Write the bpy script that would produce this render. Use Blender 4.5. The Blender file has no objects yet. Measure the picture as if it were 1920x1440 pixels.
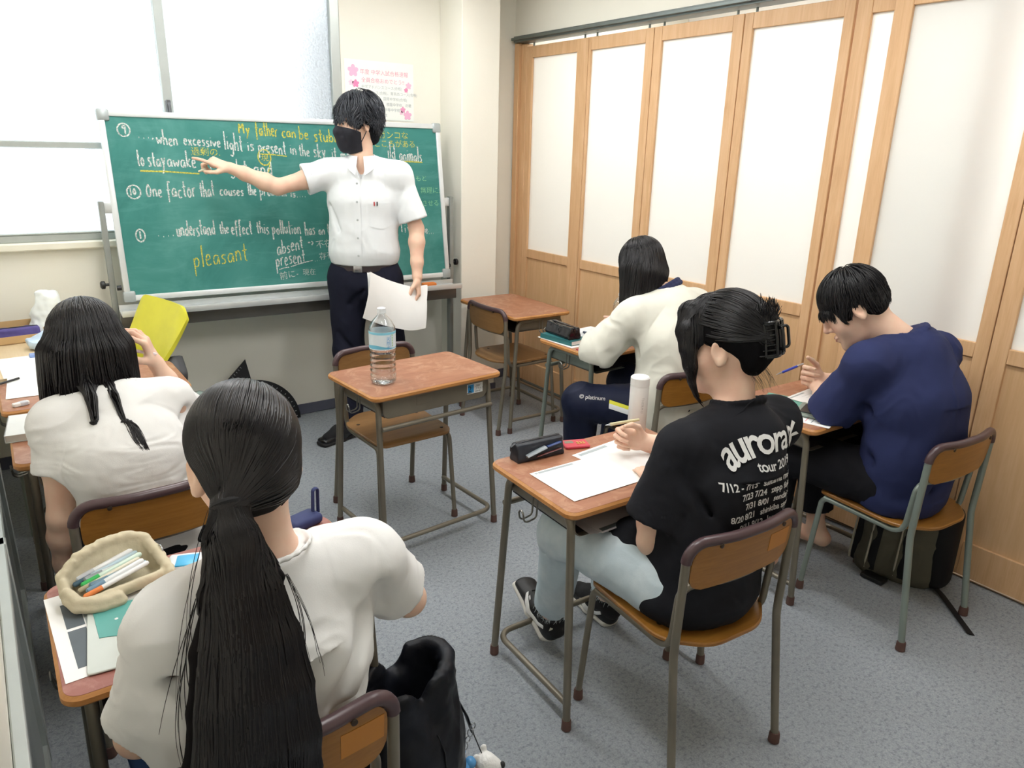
import bpy, bmesh, math, random
import numpy as np
from mathutils import Vector, Matrix

SC = bpy.context.scene
COL = SC.collection
PI = math.pi

# ------------------------------------------------------------------ camera
def make_camera():
    cd = bpy.data.cameras.new('camera')
    co = bpy.data.objects.new('camera', cd)
    COL.objects.link(co)
    yaw, pitch, roll = 0.6302, -0.3114, 0.0261
    f = np.array([math.sin(yaw)*math.cos(pitch), math.cos(yaw)*math.cos(pitch), math.sin(pitch)])
    rt = np.cross(f, [0, 0, 1]); rt /= np.linalg.norm(rt)
    up = np.cross(rt, f)
    c, s = math.cos(roll), math.sin(roll)
    r2, u2 = rt*c+up*s, -rt*s+up*c
    M = Matrix.Identity(4)
    for i in range(3):
        M[i][0], M[i][1], M[i][2] = r2[i], u2[i], -f[i]
    M[0][3], M[1][3], M[2][3] = -2.9988, -4.173, 1.5902
    co.matrix_world = M
    cd.sensor_fit = 'HORIZONTAL'
    cd.sensor_width = 36.0
    cd.lens = 1373.83/1920*36.0
    cd.clip_start = 0.02
    cd.clip_end = 200
    SC.camera = co
make_camera()

# ------------------------------------------------------------------ world (bright overcast sky), exposure
SC.view_settings.view_transform = 'Standard'
SC.view_settings.look = 'None'
SC.view_settings.gamma = 1.0
SC.view_settings.use_curve_mapping = False
SC.view_settings.exposure = 0.08
W = bpy.data.worlds.new('overcast_sky')
SC.world = W
W.use_nodes = True
bgn = W.node_tree.nodes['Background']
bgn.inputs[0].default_value = (0.96, 0.98, 1.0, 1)
bgn.inputs[1].default_value = 3.6
CEIL = 2.62
LAMP_STRENGTH = 21.0      # ceiling fluorescent diffusers (built below as ceiling_light things)
LAMPS = [(-2.25, -1.15), (-0.95, -1.15), (-2.25, -3.1), (-0.95, -3.1)]

# ------------------------------------------------------------------ materials
def lin(h):
    if isinstance(h, str):
        h = h.lstrip('#'); h = [int(h[i:i+2], 16)/255 for i in (0, 2, 4)]
    return tuple((c/12.92 if c <= .04045 else ((c+.055)/1.055)**2.4) for c in h)

class NT:
    def __init__(s, name):
        s.m = bpy.data.materials.new(name); s.m.use_nodes = True
        s.t = s.m.node_tree
        s.b = s.t.nodes['Principled BSDF']
        s.out = s.t.nodes['Material Output']
    def n(s, typ, **kw):
        nd = s.t.nodes.new(typ)
        for k, v in kw.items():
            if k.startswith('i_'):
                nd.inputs[k[2:].replace('_', ' ')].default_value = v
            else:
                setattr(nd, k, v)
        return nd
    def l(s, a, b): s.t.links.new(a, b)
    def coord(s, scale=(1, 1, 1), kind='Object'):
        tc = s.n('ShaderNodeTexCoord'); mp = s.n('ShaderNodeMapping')
        s.l(tc.outputs[kind], mp.inputs[0]); mp.inputs['Scale'].default_value = scale
        return mp.outputs[0]
    def noise(s, co, scale=5, detail=3, rough=.55, dist=0):
        nd = s.n('ShaderNodeTexNoise'); s.l(co, nd.inputs['Vector'])
        nd.inputs['Scale'].default_value = scale; nd.inputs['Detail'].default_value = detail
        nd.inputs['Roughness'].default_value = rough; nd.inputs['Distortion'].default_value = dist
        return nd.outputs['Fac']
    def ramp(s, fac, stops):
        nd = s.n('ShaderNodeValToRGB'); s.l(fac, nd.inputs[0])
        e = nd.color_ramp.elements
        while len(e) < len(stops): e.new(.5)
        for k, (p, c) in enumerate(stops):
            e[k].position = p; e[k].color = (*c, 1) if len(c) == 3 else c
        return nd.outputs[0]
    def mix(s, fac, a, b, mode='MIX'):
        nd = s.n('ShaderNodeMix', data_type='RGBA', blend_type=mode)
        for sock, v in ((nd.inputs[0], fac), (nd.inputs[6], a), (nd.inputs[7], b)):
            if hasattr(v, 'links'): s.l(v, sock)
            elif isinstance(v, (int, float)): sock.default_value = v
            else: sock.default_value = (*v, 1) if len(v) == 3 else v
        return nd.outputs[2]
    def bump(s, h, strength=.3, dist=.01):
        nd = s.n('ShaderNodeBump'); s.l(h, nd.inputs['Height'])
        nd.inputs['Strength'].default_value = strength; nd.inputs['Distance'].default_value = dist
        s.l(nd.outputs[0], s.b.inputs['Normal'])
    def base(s, v):
        if hasattr(v, 'links'): s.l(v, s.b.inputs['Base Color'])
        else: s.b.inputs['Base Color'].default_value = (*v, 1)
    def set(s, **kw):
        for k, v in kw.items(): s.b.inputs[k.replace('_', ' ')].default_value = v
        return s

MATS = {}
def plain(name, col, rough=.5, metal=0., var=.12, vscale=9., bump=0., bscale=60., spec=.5, **kw):
    if name in MATS: return MATS[name]
    t = NT(name); c = lin(col)
    co = t.coord()
    f = t.noise(co, vscale, 3)
    dark = tuple(x*(1-var) for x in c); lite = tuple(min(1, x*(1+var)) for x in c)
    t.base(t.ramp(f, [(.3, dark), (.7, lite)]))
    t.set(Roughness=rough, Metallic=metal)
    t.b.inputs['Specular IOR Level'].default_value = spec
    if bump: t.bump(t.noise(co, bscale, 4), bump, .004)
    for k, v in kw.items(): t.b.inputs[k.replace('_', ' ')].default_value = v
    MATS[name] = t.m
    return t.m

def wood(name, c0, c1, c2, rough=.4, scale=1., axis=0, wear=None, bump=.05):
    t = NT(name)
    sc = [7*scale, 7*scale, 7*scale]; sc[axis] = .9*scale
    co = t.coord(tuple(sc))
    n1 = t.noise(co, 3.2, 5, .6, .8)
    sc2 = [60*scale]*3; sc2[axis] = 2.5*scale
    co2 = t.coord(tuple(sc2)); n2 = t.noise(co2, 3, 3)
    a = t.ramp(n1, [(.3, lin(c0)), (.5, lin(c1)), (.72, lin(c2))])
    a = t.mix(.28, a, t.ramp(n2, [(.35, lin(c0)), (.65, lin(c2))]))
    if wear:
        co3 = t.coord((1, 1, 1)); n3 = t.noise(co3, 9, 6, .7, 1.5)
        a = t.mix(t.ramp(n3, [(.50, (0, 0, 0)), (.68, (.6, .6, .6))]), a, lin(wear))
    t.base(a); t.set(Roughness=rough)
    if bump: t.bump(n2, bump, .002)
    MATS[name] = t.m
    return t.m

def glassy(name, col=(1, 1, 1), rough=0., ior=1.33):
    t = NT(name); t.base(col); t.set(Roughness=rough, IOR=ior)
    t.b.inputs['Transmission Weight'].default_value = 1
    MATS[name] = t.m
    return t.m

def M_carpet():
    t = NT('grey_loop_carpet')
    co = t.coord((1, 1, 1))
    n1 = t.noise(co, 190, 4, .75); n2 = t.noise(co, 2.2, 3); n3 = t.noise(co, 75, 3, .7)
    a = t.ramp(n1, [(.30, lin('#71787f')), (.5, lin('#989ea4')), (.7, lin('#babec2'))])
    b = t.ramp(n3, [(.36, lin('#646b73')), (.48, lin('#9aa0a6')), (.7, lin('#adb1b4'))])
    a = t.mix(.45, a, b)
    a = t.mix(t.ramp(n2, [(.35, (0, 0, 0)), (.7, (.22, .22, .22))]), a, lin('#83868a'))
    t.base(a); t.set(Roughness=.95); t.b.inputs['Specular IOR Level'].default_value = .15
    t.bump(n1, .5, .006)
    return t.m

def M_wall(name, col, bump=.12):
    t = NT(name); co = t.coord()
    n1 = t.noise(co, 3, 3); n2 = t.noise(co, 120, 3)
    c = lin(col)
    t.base(t.ramp(n1, [(.3, tuple(x*.97 for x in c)), (.7, c)])); t.set(Roughness=.7)
    t.b.inputs['Specular IOR Level'].default_value = .3
    t.bump(n2, bump, .003)
    return t.m

def M_fabric(name, col, var=.1, rough=.85, weave=420, bump=.12, sheen=.0, blotch=None):
    t = NT(name); co = t.coord(); c = lin(col)
    n1 = t.noise(co, 6, 3); n2 = t.noise(co, weave, 2)
    a = t.ramp(n1, [(.3, tuple(x*(1-var) for x in c)), (.7, tuple(min(1, x*(1+var*.5)) for x in c))])
    if blotch:
        a = t.mix(t.ramp(t.noise(co, 11, 4, .6), [(.45, (0, 0, 0)), (.7, (.7, .7, .7))]), a, lin(blotch))
    t.base(a); t.set(Roughness=rough); t.b.inputs['Specular IOR Level'].default_value = .2
    if sheen: t.b.inputs['Sheen Weight'].default_value = sheen
    t.bump(n2, bump, .0015)
    return t.m

def M_skin(name, col, red):
    t = NT(name); co = t.coord()
    n1 = t.noise(co, 14, 4, .6); n2 = t.noise(co, 260, 2)
    t.base(t.ramp(n1, [(.35, lin(col)), (.75, lin(red))]))
    t.set(Roughness=.48); t.b.inputs['Specular IOR Level'].default_value = .35
    t.b.inputs['Subsurface Weight'].default_value = .12
    t.b.inputs['Subsurface Radius'].default_value = (.012, .005, .003)
    t.b.inputs['Subsurface Scale'].default_value = .6
    t.bump(n2, .06, .001)
    return t.m

def M_hair(name, col, tip, rough=.36, spec=.45):
    t = NT(name)
    co = t.coord((40, 40, 3)); n = t.noise(co, 5, 3)
    t.base(t.ramp(n, [(.3, lin(col)), (.75, lin(tip))]))
    t.set(Roughness=rough); t.b.inputs['Specular IOR Level'].default_value = spec
    return t.m

def M_chalkboard():
    t = NT('green_chalkboard_surface'); co = t.coord((1, 1, 1))
    n1 = t.noise(co, 2.6, 5, .6, .9)
    co2 = t.coord((2, 1, 9)); n2 = t.noise(co2, 2, 5, .65, .6)
    a = t.ramp(n1, [(.3, lin('#33766f')), (.5, lin('#40847d')), (.75, lin('#58978f'))])
    a = t.mix(t.ramp(n2, [(.5, (0, 0, 0)), (.8, (.4, .4, .4))]), a, lin('#6fa9a2'))
    t.base(a); t.set(Roughness=.62); t.b.inputs['Specular IOR Level'].default_value = .25
    return t.m

def M_chalk(name, col):
    t = NT(name); co = t.coord((1, 1, 1)); n = t.noise(co, 170, 3, .7)
    t.base(lin(col)); t.set(Roughness=.95)
    r = t.ramp(n, [(.36, (.25, .25, .25)), (.56, (1, 1, 1))])
    t.l(r, t.b.inputs['Alpha'])
    return t.m

def M_frost(name, through, col='#f4f4f0'):
    """frosted film: part white diffuse, part blurred see-through"""
    t = NT(name)
    d = t.n('ShaderNodeBsdfDiffuse'); d.inputs[0].default_value = (*lin(col), 1)
    tr = t.n('ShaderNodeBsdfTranslucent'); tr.inputs[0].default_value = (*lin(col), 1)
    tp = t.n('ShaderNodeBsdfTransparent')
    g = t.n('ShaderNodeBsdfGlossy'); g.inputs['Roughness'].default_value = .35
    m1 = t.n('ShaderNodeMixShader'); m1.inputs[0].default_value = .35
    t.l(d.outputs[0], m1.inputs[1]); t.l(tr.outputs[0], m1.inputs[2])
    m2 = t.n('ShaderNodeMixShader'); m2.inputs[0].default_value = through
    t.l(m1.outputs[0], m2.inputs[1]); t.l(tp.outputs[0], m2.inputs[2])
    fr = t.n('ShaderNodeMixShader'); fr.inputs[0].default_value = .03
    t.l(m2.outputs[0], fr.inputs[1]); t.l(g.outputs[0], fr.inputs[2])
    t.l(fr.outputs[0], t.out.inputs[0])
    return t.m

def M_windowpane():
    t = NT('patterned_frosted_glass')
    co = t.coord(); v = t.n('ShaderNodeTexVoronoi'); t.l(co, v.inputs['Vector']); v.inputs['Scale'].default_value = 90
    b = t.n('ShaderNodeBump'); b.inputs['Strength'].default_value = .6; b.inputs['Distance'].default_value = .01
    t.l(v.outputs['Distance'], b.inputs['Height'])
    tr = t.n('ShaderNodeBsdfTranslucent'); tr.inputs[0].default_value = (.93, .95, .96, 1)
    g = t.n('ShaderNodeBsdfGlossy'); g.inputs['Roughness'].default_value = .3
    t.l(b.outputs[0], g.inputs['Normal']); t.l(b.outputs[0], tr.inputs['Normal'])
    mx = t.n('ShaderNodeMixShader'); mx.inputs[0].default_value = .06
    t.l(tr.outputs[0], mx.inputs[1]); t.l(g.outputs[0], mx.inputs[2])
    t.l(mx.outputs[0], t.out.inputs[0])
    return t.m

def M_emit(name, col, s):
    t = NT(name); t.base(col)
    t.b.inputs['Emission Color'].default_value = (*col, 1); t.b.inputs['Emission Strength'].default_value = s
    return t.m

# ------------------------------------------------------------------ mesh helpers
class MB:
    """collects pieces of one mesh"""
    def __init__(s): s.v = []; s.f = []; s.mi = []; s.n = 0
    def add(s, v, f, mi=0, X=None):
        v = np.asarray(v, float).reshape(-1, 3)
        if X is not None: v = v@np.asarray(X)[:3, :3].T+np.asarray(X)[:3, 3]
        s.v.append(v); n = s.n
        s.f += [tuple(int(i)+n for i in q) for q in f]
        s.mi += [mi]*len(f); s.n += len(v)
        return s
    def build(s, name, mats, parent=None, smooth=True, angle=40):
        me = bpy.data.meshes.new(name)
        me.from_pydata(np.concatenate(s.v).tolist(), [], s.f)
        for m in (mats if isinstance(mats, (list, tuple)) else [mats]): me.materials.append(m)
        if max(s.mi) > 0: me.polygons.foreach_set('material_index', s.mi)
        if smooth:
            me.polygons.foreach_set('use_smooth', [True]*len(me.polygons))
            if angle < 180:
                try: me.set_sharp_from_angle(angle=math.radians(angle))
                except Exception: pass
        me.update()
        o = bpy.data.objects.new(name, me); COL.objects.link(o)
        if parent: o.parent = parent
        return o

def rbox(c, s, bev=.004, seg=2, X=None):
    bm = bmesh.new(); bmesh.ops.create_cube(bm, size=1)
    for v in bm.verts: v.co = Vector((v.co.x*s[0]+c[0], v.co.y*s[1]+c[1], v.co.z*s[2]+c[2]))
    if bev: bmesh.ops.bevel(bm, geom=list(bm.edges), offset=min(bev, min(s)*.48), segments=seg, affect='EDGES', profile=.5)
    r = ([tuple(v.co) for v in bm.verts], [[v.index for v in f.verts] for f in bm.faces])
    bm.verts.index_update(); r = ([tuple(v.co) for v in bm.verts], [[v.index for v in f.verts] for f in bm.faces])
    bm.free(); return r

def box2(x0, x1, y0, y1, z0, z1, bev=.0, seg=1):
    return rbox(((x0+x1)/2, (y0+y1)/2, (z0+z1)/2), (abs(x1-x0), abs(y1-y0), abs(z1-z0)), bev, seg)

def fillet(pts, r, n=6, closed=False):
    pts = [np.asarray(p, float) for p in pts]; out = []
    N = len(pts); R = r if isinstance(r, (list, tuple)) else [r]*N
    for i, p in enumerate(pts):
        if not closed and i in (0, N-1): out.append(p); continue
        a, b = pts[i-1]-p, pts[(i+1) % N]-p
        la, lb = np.linalg.norm(a), np.linalg.norm(b); a, b = a/la, b/lb
        c = np.clip(a@b, -1, 1); th = math.acos(c)
        if th > PI-.02 or R[i] <= 0: out.append(p); continue
        d = min(R[i]/math.tan(th/2), la*.49, lb*.49)
        rr = d*math.tan(th/2)
        ctr = p+(a+b)/np.linalg.norm(a+b)*(rr/math.sin(th/2))
        p0, p1 = p+a*d-ctr, p+b*d-ctr
        ang = math.acos(np.clip(p0@p1/(rr*rr), -1, 1))
        for k in range(n+1):
            t = k/n
            out.append(ctr+(math.sin((1-t)*ang)*p0+math.sin(t*ang)*p1)/max(math.sin(ang), 1e-6))
    return np.array(out)

def tube(path, r, seg=10, closed=False, cap=True, flat=(1, 1), up=None):
    P = np.asarray(path, float); N = len(P)
    T = np.zeros_like(P)
    for i in range(N):
        a = P[i-1] if (i > 0 or closed) else P[i]; b = P[(i+1) % N] if (i < N-1 or closed) else P[i]
        d = b-a; T[i] = d/max(np.linalg.norm(d), 1e-9)
    ref = np.array([0, 0, 1.]) if abs(T[0][2]) < .9 else np.array([1., 0, 0])
    if up is not None: ref = np.asarray(up, float)
    u = ref-T[0]*(ref@T[0]); u /= np.linalg.norm(u)
    R = np.broadcast_to(np.asarray(r, float), (N,)); V = []
    for i in range(N):
        u = u-T[i]*(u@T[i]); u /= np.linalg.norm(u); w = np.cross(T[i], u)
        for k in range(seg):
            a = 2*PI*k/seg
            V.append(P[i]+R[i]*(math.cos(a)*u*flat[0]+math.sin(a)*w*flat[1]))
    F = []
    for i in range(N if closed else N-1):
        j = (i+1) % N
        for k in range(seg):
            l = (k+1) % seg
            F.append((i*seg+k, i*seg+l, j*seg+l, j*seg+k))
    if cap and not closed:
        F.append(tuple(range(seg-1, -1, -1))); F.append(tuple(range((N-1)*seg, N*seg)))
    return V, F

def lathe(prof, seg=32, c=(0, 0, 0), cap=True):
    V = []; F = []
    for r, z in prof:
        for k in range(seg):
            a = 2*PI*k/seg; V.append((c[0]+r*math.cos(a), c[1]+r*math.sin(a), c[2]+z))
    for i in range(len(prof)-1):
        for k in range(seg):
            l = (k+1) % seg; F.append((i*seg+k, i*seg+l, (i+1)*seg+l, (i+1)*seg+k))
    if cap:
        F.append(tuple(range(seg-1, -1, -1))); F.append(tuple(range((len(prof)-1)*seg, len(prof)*seg)))
    return V, F

def rrect(w, d, r, n=6):
    P = []
    for cx, cy, a0 in ((w/2-r, d/2-r, 0), (-w/2+r, d/2-r, 90), (-w/2+r, -d/2+r, 180), (w/2-r, -d/2+r, 270)):
        for k in range(n+1):
            a = math.radians(a0+90*k/n); P.append((cx+r*math.cos(a), cy+r*math.sin(a)))
    return P

def plate(outline, z0, z1, bev=.002, fz=None, mtop=None):
    """extruded outline with chamfered rims; fz(x,y) bends it"""
    O = np.array(outline, float); c = O.mean(0); n = len(O)
    d = np.roll(O, -1, 0)-np.roll(O, 1, 0); nr = np.stack([d[:, 1], -d[:, 0]], 1); nr /= np.linalg.norm(nr, axis=1)[:, None]+1e-9
    rings = [(-bev, z0), (0, z0+bev), (0, z1-bev), (-bev, z1)]
    V = []
    for o, z in rings:
        for p in O+nr*o: V.append([p[0], p[1], z])
    F = []
    for i in range(3):
        for k in range(n):
            l = (k+1) % n; F.append((i*n+k, i*n+l, (i+1)*n+l, (i+1)*n+k))
    F.append(tuple(range(n-1, -1, -1))); F.append(tuple(range(3*n, 4*n)))
    if fz: V = [[x, y, z+fz(x, y)] for x, y, z in V]
    return V, F

def grid(fn, nu, nv):
    V = [fn(i/(nu-1), j/(nv-1)) for j in range(nv) for i in range(nu)]
    F = [(j*nu+i, j*nu+i+1, (j+1)*nu+i+1, (j+1)*nu+i) for j in range(nv-1) for i in range(nu-1)]
    return V, F

def sheet(fn, nu, nv, th=.0008):
    """thin solid sheet following fn(u,v)"""
    V, F = grid(fn, nu, nv); V = np.array(V, float)
    G = V.reshape(nv, nu, 3); du = np.gradient(G, axis=1); dv = np.gradient(G, axis=0)
    N = np.cross(du, dv); N /= np.linalg.norm(N, axis=2)[..., None]+1e-12
    T = (G+N*th/2).reshape(-1, 3); B = (G-N*th/2).reshape(-1, 3); k = len(T)
    FF = [f for f in F]+[tuple(i+k for i in f[::-1]) for f in F]
    rim = [i for i in range(nu)]+[j*nu+nu-1 for j in range(1, nv)]+[(nv-1)*nu+i for i in range(nu-2, -1, -1)]+[j*nu for j in range(nv-2, 0, -1)]
    for a, b in zip(rim, rim[1:]+rim[:1]): FF.append((b, a, a+k, b+k))
    return np.concatenate([T, B]), FF

def tag(o, label=None, cat=None, group=None, kind=None):
    if label: o['label'] = label
    if cat: o['category'] = cat
    if group: o['group'] = group
    if kind: o['kind'] = kind
    return o

def thing(name, label, cat, loc=(0, 0, 0), rz=0., group=None):
    o = bpy.data.objects.new(name, None); COL.objects.link(o)
    o.empty_display_size = .05
    o.location = loc; o.rotation_euler = (0, 0, rz)
    return tag(o, label, cat, group)

def struct(name, mb, m, **k):
    return tag(mb.build(name, m, **k), kind='structure')

def copy_tree(o, parent=None):
    c = o.copy(); COL.objects.link(c)
    if parent: c.parent = parent
    for ch in list(o.children): copy_tree(ch, c)
    return c

def text_mesh(s, size=.1, shear=0., extrude=0., offset=0., align='LEFT', space=1.):
    cu = bpy.data.curves.new('t', 'FONT'); cu.body = s; cu.size = size; cu.shear = shear
    cu.extrude = extrude; cu.offset = offset; cu.align_x = align; cu.space_character = space
    cu.resolution_u = 3
    o = bpy.data.objects.new('t', cu); COL.objects.link(o)
    dg = bpy.context.evaluated_depsgraph_get()
    me = bpy.data.meshes.new_from_object(o.evaluated_get(dg))
    V = np.zeros(len(me.vertices)*3); me.vertices.foreach_get('co', V)
    F = [tuple(p.vertices) for p in me.polygons]
    bpy.data.objects.remove(o); bpy.data.curves.remove(cu); bpy.data.meshes.remove(me)
    return V.reshape(-1, 3), F
# ------------------------------------------------------------------ room shell
CARPET = M_carpet()
WALLM = M_wall('cream_wall_paint', '#f1eee2')
CEILM = M_wall('ceiling_board', '#f2f1ec')
WOODP = wood('partition_wood', '#cca074', '#d9af82', '#e1ba91', .5, 1., 2, None, .03)
WOODD = wood('partition_wood_panel', '#cfa679', '#d7af83', '#dfb98f', .5, .8, 2, None, .02)
ALU = plain('aluminium_frame', '#b9bfbc', .42, .55, .05)
ALUL = plain('light_aluminium', '#d8dcdb', .38, .5, .04)
STEEL = plain('grey_track_steel', '#737b79', .45, .6, .08)
BASEB = plain('grey_vinyl_baseboard', '#5d6070', .55, 0, .06)
CREAM = plain('cream_sill_paint', '#eeeadb', .5, 0, .03)
FROST = M_frost('frosted_film_pane', .24, '#fbfbf8')
PANE = M_windowpane()
WHITEP = M_wall('white_wall_next_room', '#f4f3ef')

XL = -3.085; YB = -5.4
struct('floor', MB().add(*box2(XL-.1, 1.7, YB-.1, .15, -.06, 0)), CARPET)
struct('ceiling', MB().add(*box2(XL-.1, 1.7, YB-.1, .15, CEIL, CEIL+.06)), CEILM)
m = MB()
WZ0, WX1, WZT = 1.108, -1.195, 2.56
m.add(*box2(XL-.1, WX1, 0, .14, 0, WZ0)); m.add(*box2(WX1, 1.7, 0, .14, 0, CEIL)); m.add(*box2(XL-.1, WX1, 0, .14, WZT, CEIL))
struct('wall_back', m, WALLM)
struct('wall_pillar', MB().add(*box2(-.556, -.290, -.25, -.0005, 0, CEIL, .004)), WALLM)
struct('wall_left', MB().add(*box2(XL-.1, XL, YB, 0, 0, CEIL)), WALLM)
struct('wall_rear', MB().add(*box2(XL-.1, 1.7, YB-.1, YB, 0, CEIL)), WALLM)
struct('wall_right', MB().add(*box2(-.0, .12, YB, 0, 2.262, CEIL)), WALLM)
struct('wall_far', MB().add(*box2(1.6, 1.7, YB, 0, 0, CEIL)), WHITEP)
m = MB()
for q in ((XL, -.557, -.008, -.0006), (-.564, -.282, -.258, -.2505), (-.2895, -.02, -.008, -.0006)):
    m.add(*box2(q[0], q[1], q[2], q[3], .002, .066, .002))
m.add(*box2(-.564, -.5565, -.25, -.008, .002, .066, .002))
struct('baseboard_back', m, BASEB)
# left side screen panels in aluminium frames
SCRN = plain('grey_screen_panel', '#8f9795', .35, 0, .1, 3)
m = MB()
m.add(*box2(XL+.001, XL+.012, -4.0, -1.35, .06, .63, .002))
struct('wall_left_panel', m, SCRN)
m = MB()
for y in (-1.34, -2.2, -3.05, -3.9):
    m.add(*box2(XL+.001, XL+.026, y-.02, y+.02, .003, .66, .003))
m.add(*box2(XL+.001, XL+.024, -4.0, -1.34, .63, .66, .003)); m.add(*box2(XL+.001, XL+.024, -4.0, -1.34, .003, .06, .003))
struct('trim_1', m, ALU)

# window
wn = tag(thing('window_1', None, None), kind='structure')
m = MB()
def fr(x0, x1, z0, z1, y0=.0, y1=.05, b=.003): m.add(*box2(x0, x1, y0, y1, z0, z1, b))
fr(WX1-.055, WX1, WZ0, WZT); fr(-2.142, -2.098, WZ0, WZT, -.006, .04); fr(XL, XL+.03, WZ0, WZT)
fr(XL, WX1, 1.538, 1.566); fr(XL, WX1, WZ0, 1.142); fr(XL, WX1, WZT-.04, WZT); fr(XL, WX1, 1.142, 1.15, -.004, .03)
m.build('window_frame', ALU, wn)
g = MB()
for x0, x1, z0, z1 in ((XL+.03, -2.142, 1.566, WZT-.04), (-2.098, WX1-.055, 1.566, WZT-.04), (XL+.03, -2.142, 1.15, 1.538), (-2.098, WX1-.055, 1.15, 1.538)):
    p = MB().add(*box2(x0, x1, .026, .030, z0, z1)); p.build('window_pane', PANE, wn)
l = MB(); l.add(*box2(-2.134, -2.112, -.030, -.006, 1.715, 1.775, .004)); l.add(*tube([(-2.123, -.03, 1.76), (-2.123, -.05, 1.748), (-2.123, -.05, 1.70)], .006))
l.build('window_latch', plain('dull_latch_metal', '#77797a', .4, .8), wn)
s = MB(); s.add(*box2(XL, WX1+.03, -.045, .0, 1.072, 1.108, .006))
s.build('window_sill', CREAM, wn)
# added unseen block just outside, cuts sky light to grey the patterned glass
nb = MB(); nb.add(*box2(-1.55, 1.6, .30, 3.2, -2, 2.45))
tag(struct('sky_blocker', nb, plain('sky_blocker_grey', '#8a93a0', .9)), kind='structure')

# folding partition
def panel(n, y0, y1, g0, g1, x, lower=True):
    """y0>y1: edges along the wall; g0>g1 glass edges"""
    d = tag(thing('door_%d' % n, None, None), kind='structure')
    X0, X1 = x, x+.034
    m = MB()
    zt, zb = 2.2, .022
    m.add(*box2(X0, X1, g0, y0, zb, zt, .002)); m.add(*box2(X0, X1, y1, g1, zb, zt, .002))
    m.add(*box2(X0+.001, X1-.001, g1, g0, 2.132, zt, .002)); m.add(*box2(X0+.001, X1-.001, g1, g0, .888, .944, .002))
    m.add(*box2(X0+.001, X1-.001, g1, g0, zb, .165, .002))
    m.build('door_frame', WOODP, d)
    MB().add(*box2(X0+.012, X0+.022, g1, g0, .165, .888)).build('door_panel', WOODD, d)
    MB().add(*box2(X0+.014, X0+.018, g1, g0, .944, 2.132)).build('door_pane', FROST, d)
    for yy in (y0-.05, y1+.05):
        MB().add(*tube([(X0+.017, yy, 2.2), (X0+.017, yy, 2.222)], .006)).build('door_hanger', STEEL, d)
PAN = [(-.125, -.709, -.181, -.611, .004), (-.713, -1.218, -.731, -1.161, .004), (-1.222, -1.780, -1.276, -1.72, .004), (-1.785, -2.322, -1.832, -2.277, .004),
       (-2.330, -2.965, -2.394, -2.852, .006), (-2.512, -3.089, -2.583, -3.041, -.044), (-3.093, -3.69, -3.154, -3.63, -.044), (-3.694, -4.28, -3.75, -4.22, -.044), (-4.284, -4.87, -4.34, -4.81, -.044), (-4.874, -5.39, -4.93, -5.34, -.044)]
for i, p in enumerate(PAN): panel(i+1, *p)
m = MB(); m.add(*box2(-.012, .07, -.06, -.012, 0, 2.225, .003)); m.add(*box2(.006, .07, -.122, -.06, 0, 2.218, .003))
struct('trim_2', m, WOODP)
m = MB(); m.add(*box2(-.035, .06, YB, -.03, 2.226, 2.262, .002)); m.add(*box2(-.055, -.035, YB, -.03, 2.236, 2.252, .002))
struct('trim_3', m, STEEL)
m = MB(); m.add(*box2(-.022, .06, YB, -.03, .0005, .006, .002))
struct('trim_4', m, wood('threshold_wood', '#7d6a58', '#8f7a64', '#9c8770', .5, 1., 1))
m = MB(); m.add(*box2(.002, .03, YB, -.03, .006, .013, .001))
struct('trim_5', m, STEEL)
# power outlet low on the back wall
o = MB().add(*rbox((-.165, -.006, .318), (.075, .010, .12), .004))
ot = tag(o.build('power_outlet', plain('outlet_white', '#efeee6', .4)), 'white wall power outlet low on the back wall behind the corner desk', 'outlet')
k = MB()
for z in (.340, .300):
    for x in (-.175, -.155): k.add(*box2(x-.0025, x+.0025, -.0125, -.0105, z-.007, z+.007))
k.build('socket_slots', plain('slot_dark', '#3a3a3a'), ot)

# ceiling lamps (the room's fluorescent lights)
LEM = M_emit('fluorescent_diffuser', (1.0, .995, .985), LAMP_STRENGTH)
for i, (x, y) in enumerate(LAMPS):
    t = thing('ceiling_light', 'white fluorescent ceiling fixture over the classroom', 'lamp', (x, y, CEIL), 0, 'ceiling fluorescent fixtures')
    MB().add(*rbox((0, 0, -.03), (.30, 1.22, .058), .01)).build('housing', plain('fixture_white', '#ecece8', .4), t)
    MB().add(*rbox((0, 0, -.062), (.22, 1.14, .012), .004)).build('diffuser', LEM, t)
LEM2 = M_emit('fluorescent_diffuser_next_room', (1.0, .99, .97), LAMP_STRENGTH*1.15)
for y in (-.9, -2.4, -3.9):
    t = thing('ceiling_light', 'white fluorescent ceiling fixture in the room behind the folding partition', 'lamp', (.8, y, CEIL), 0, 'ceiling fixtures behind the partition')
    MB().add(*rbox((0, 0, -.03), (.30, 1.22, .058), .01)).build('housing', plain('fixture_white', '#ecece8', .4), t)
    MB().add(*rbox((0, 0, -.062), (.22, 1.14, .012), .004)).build('diffuser', LEM2, t)
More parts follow.
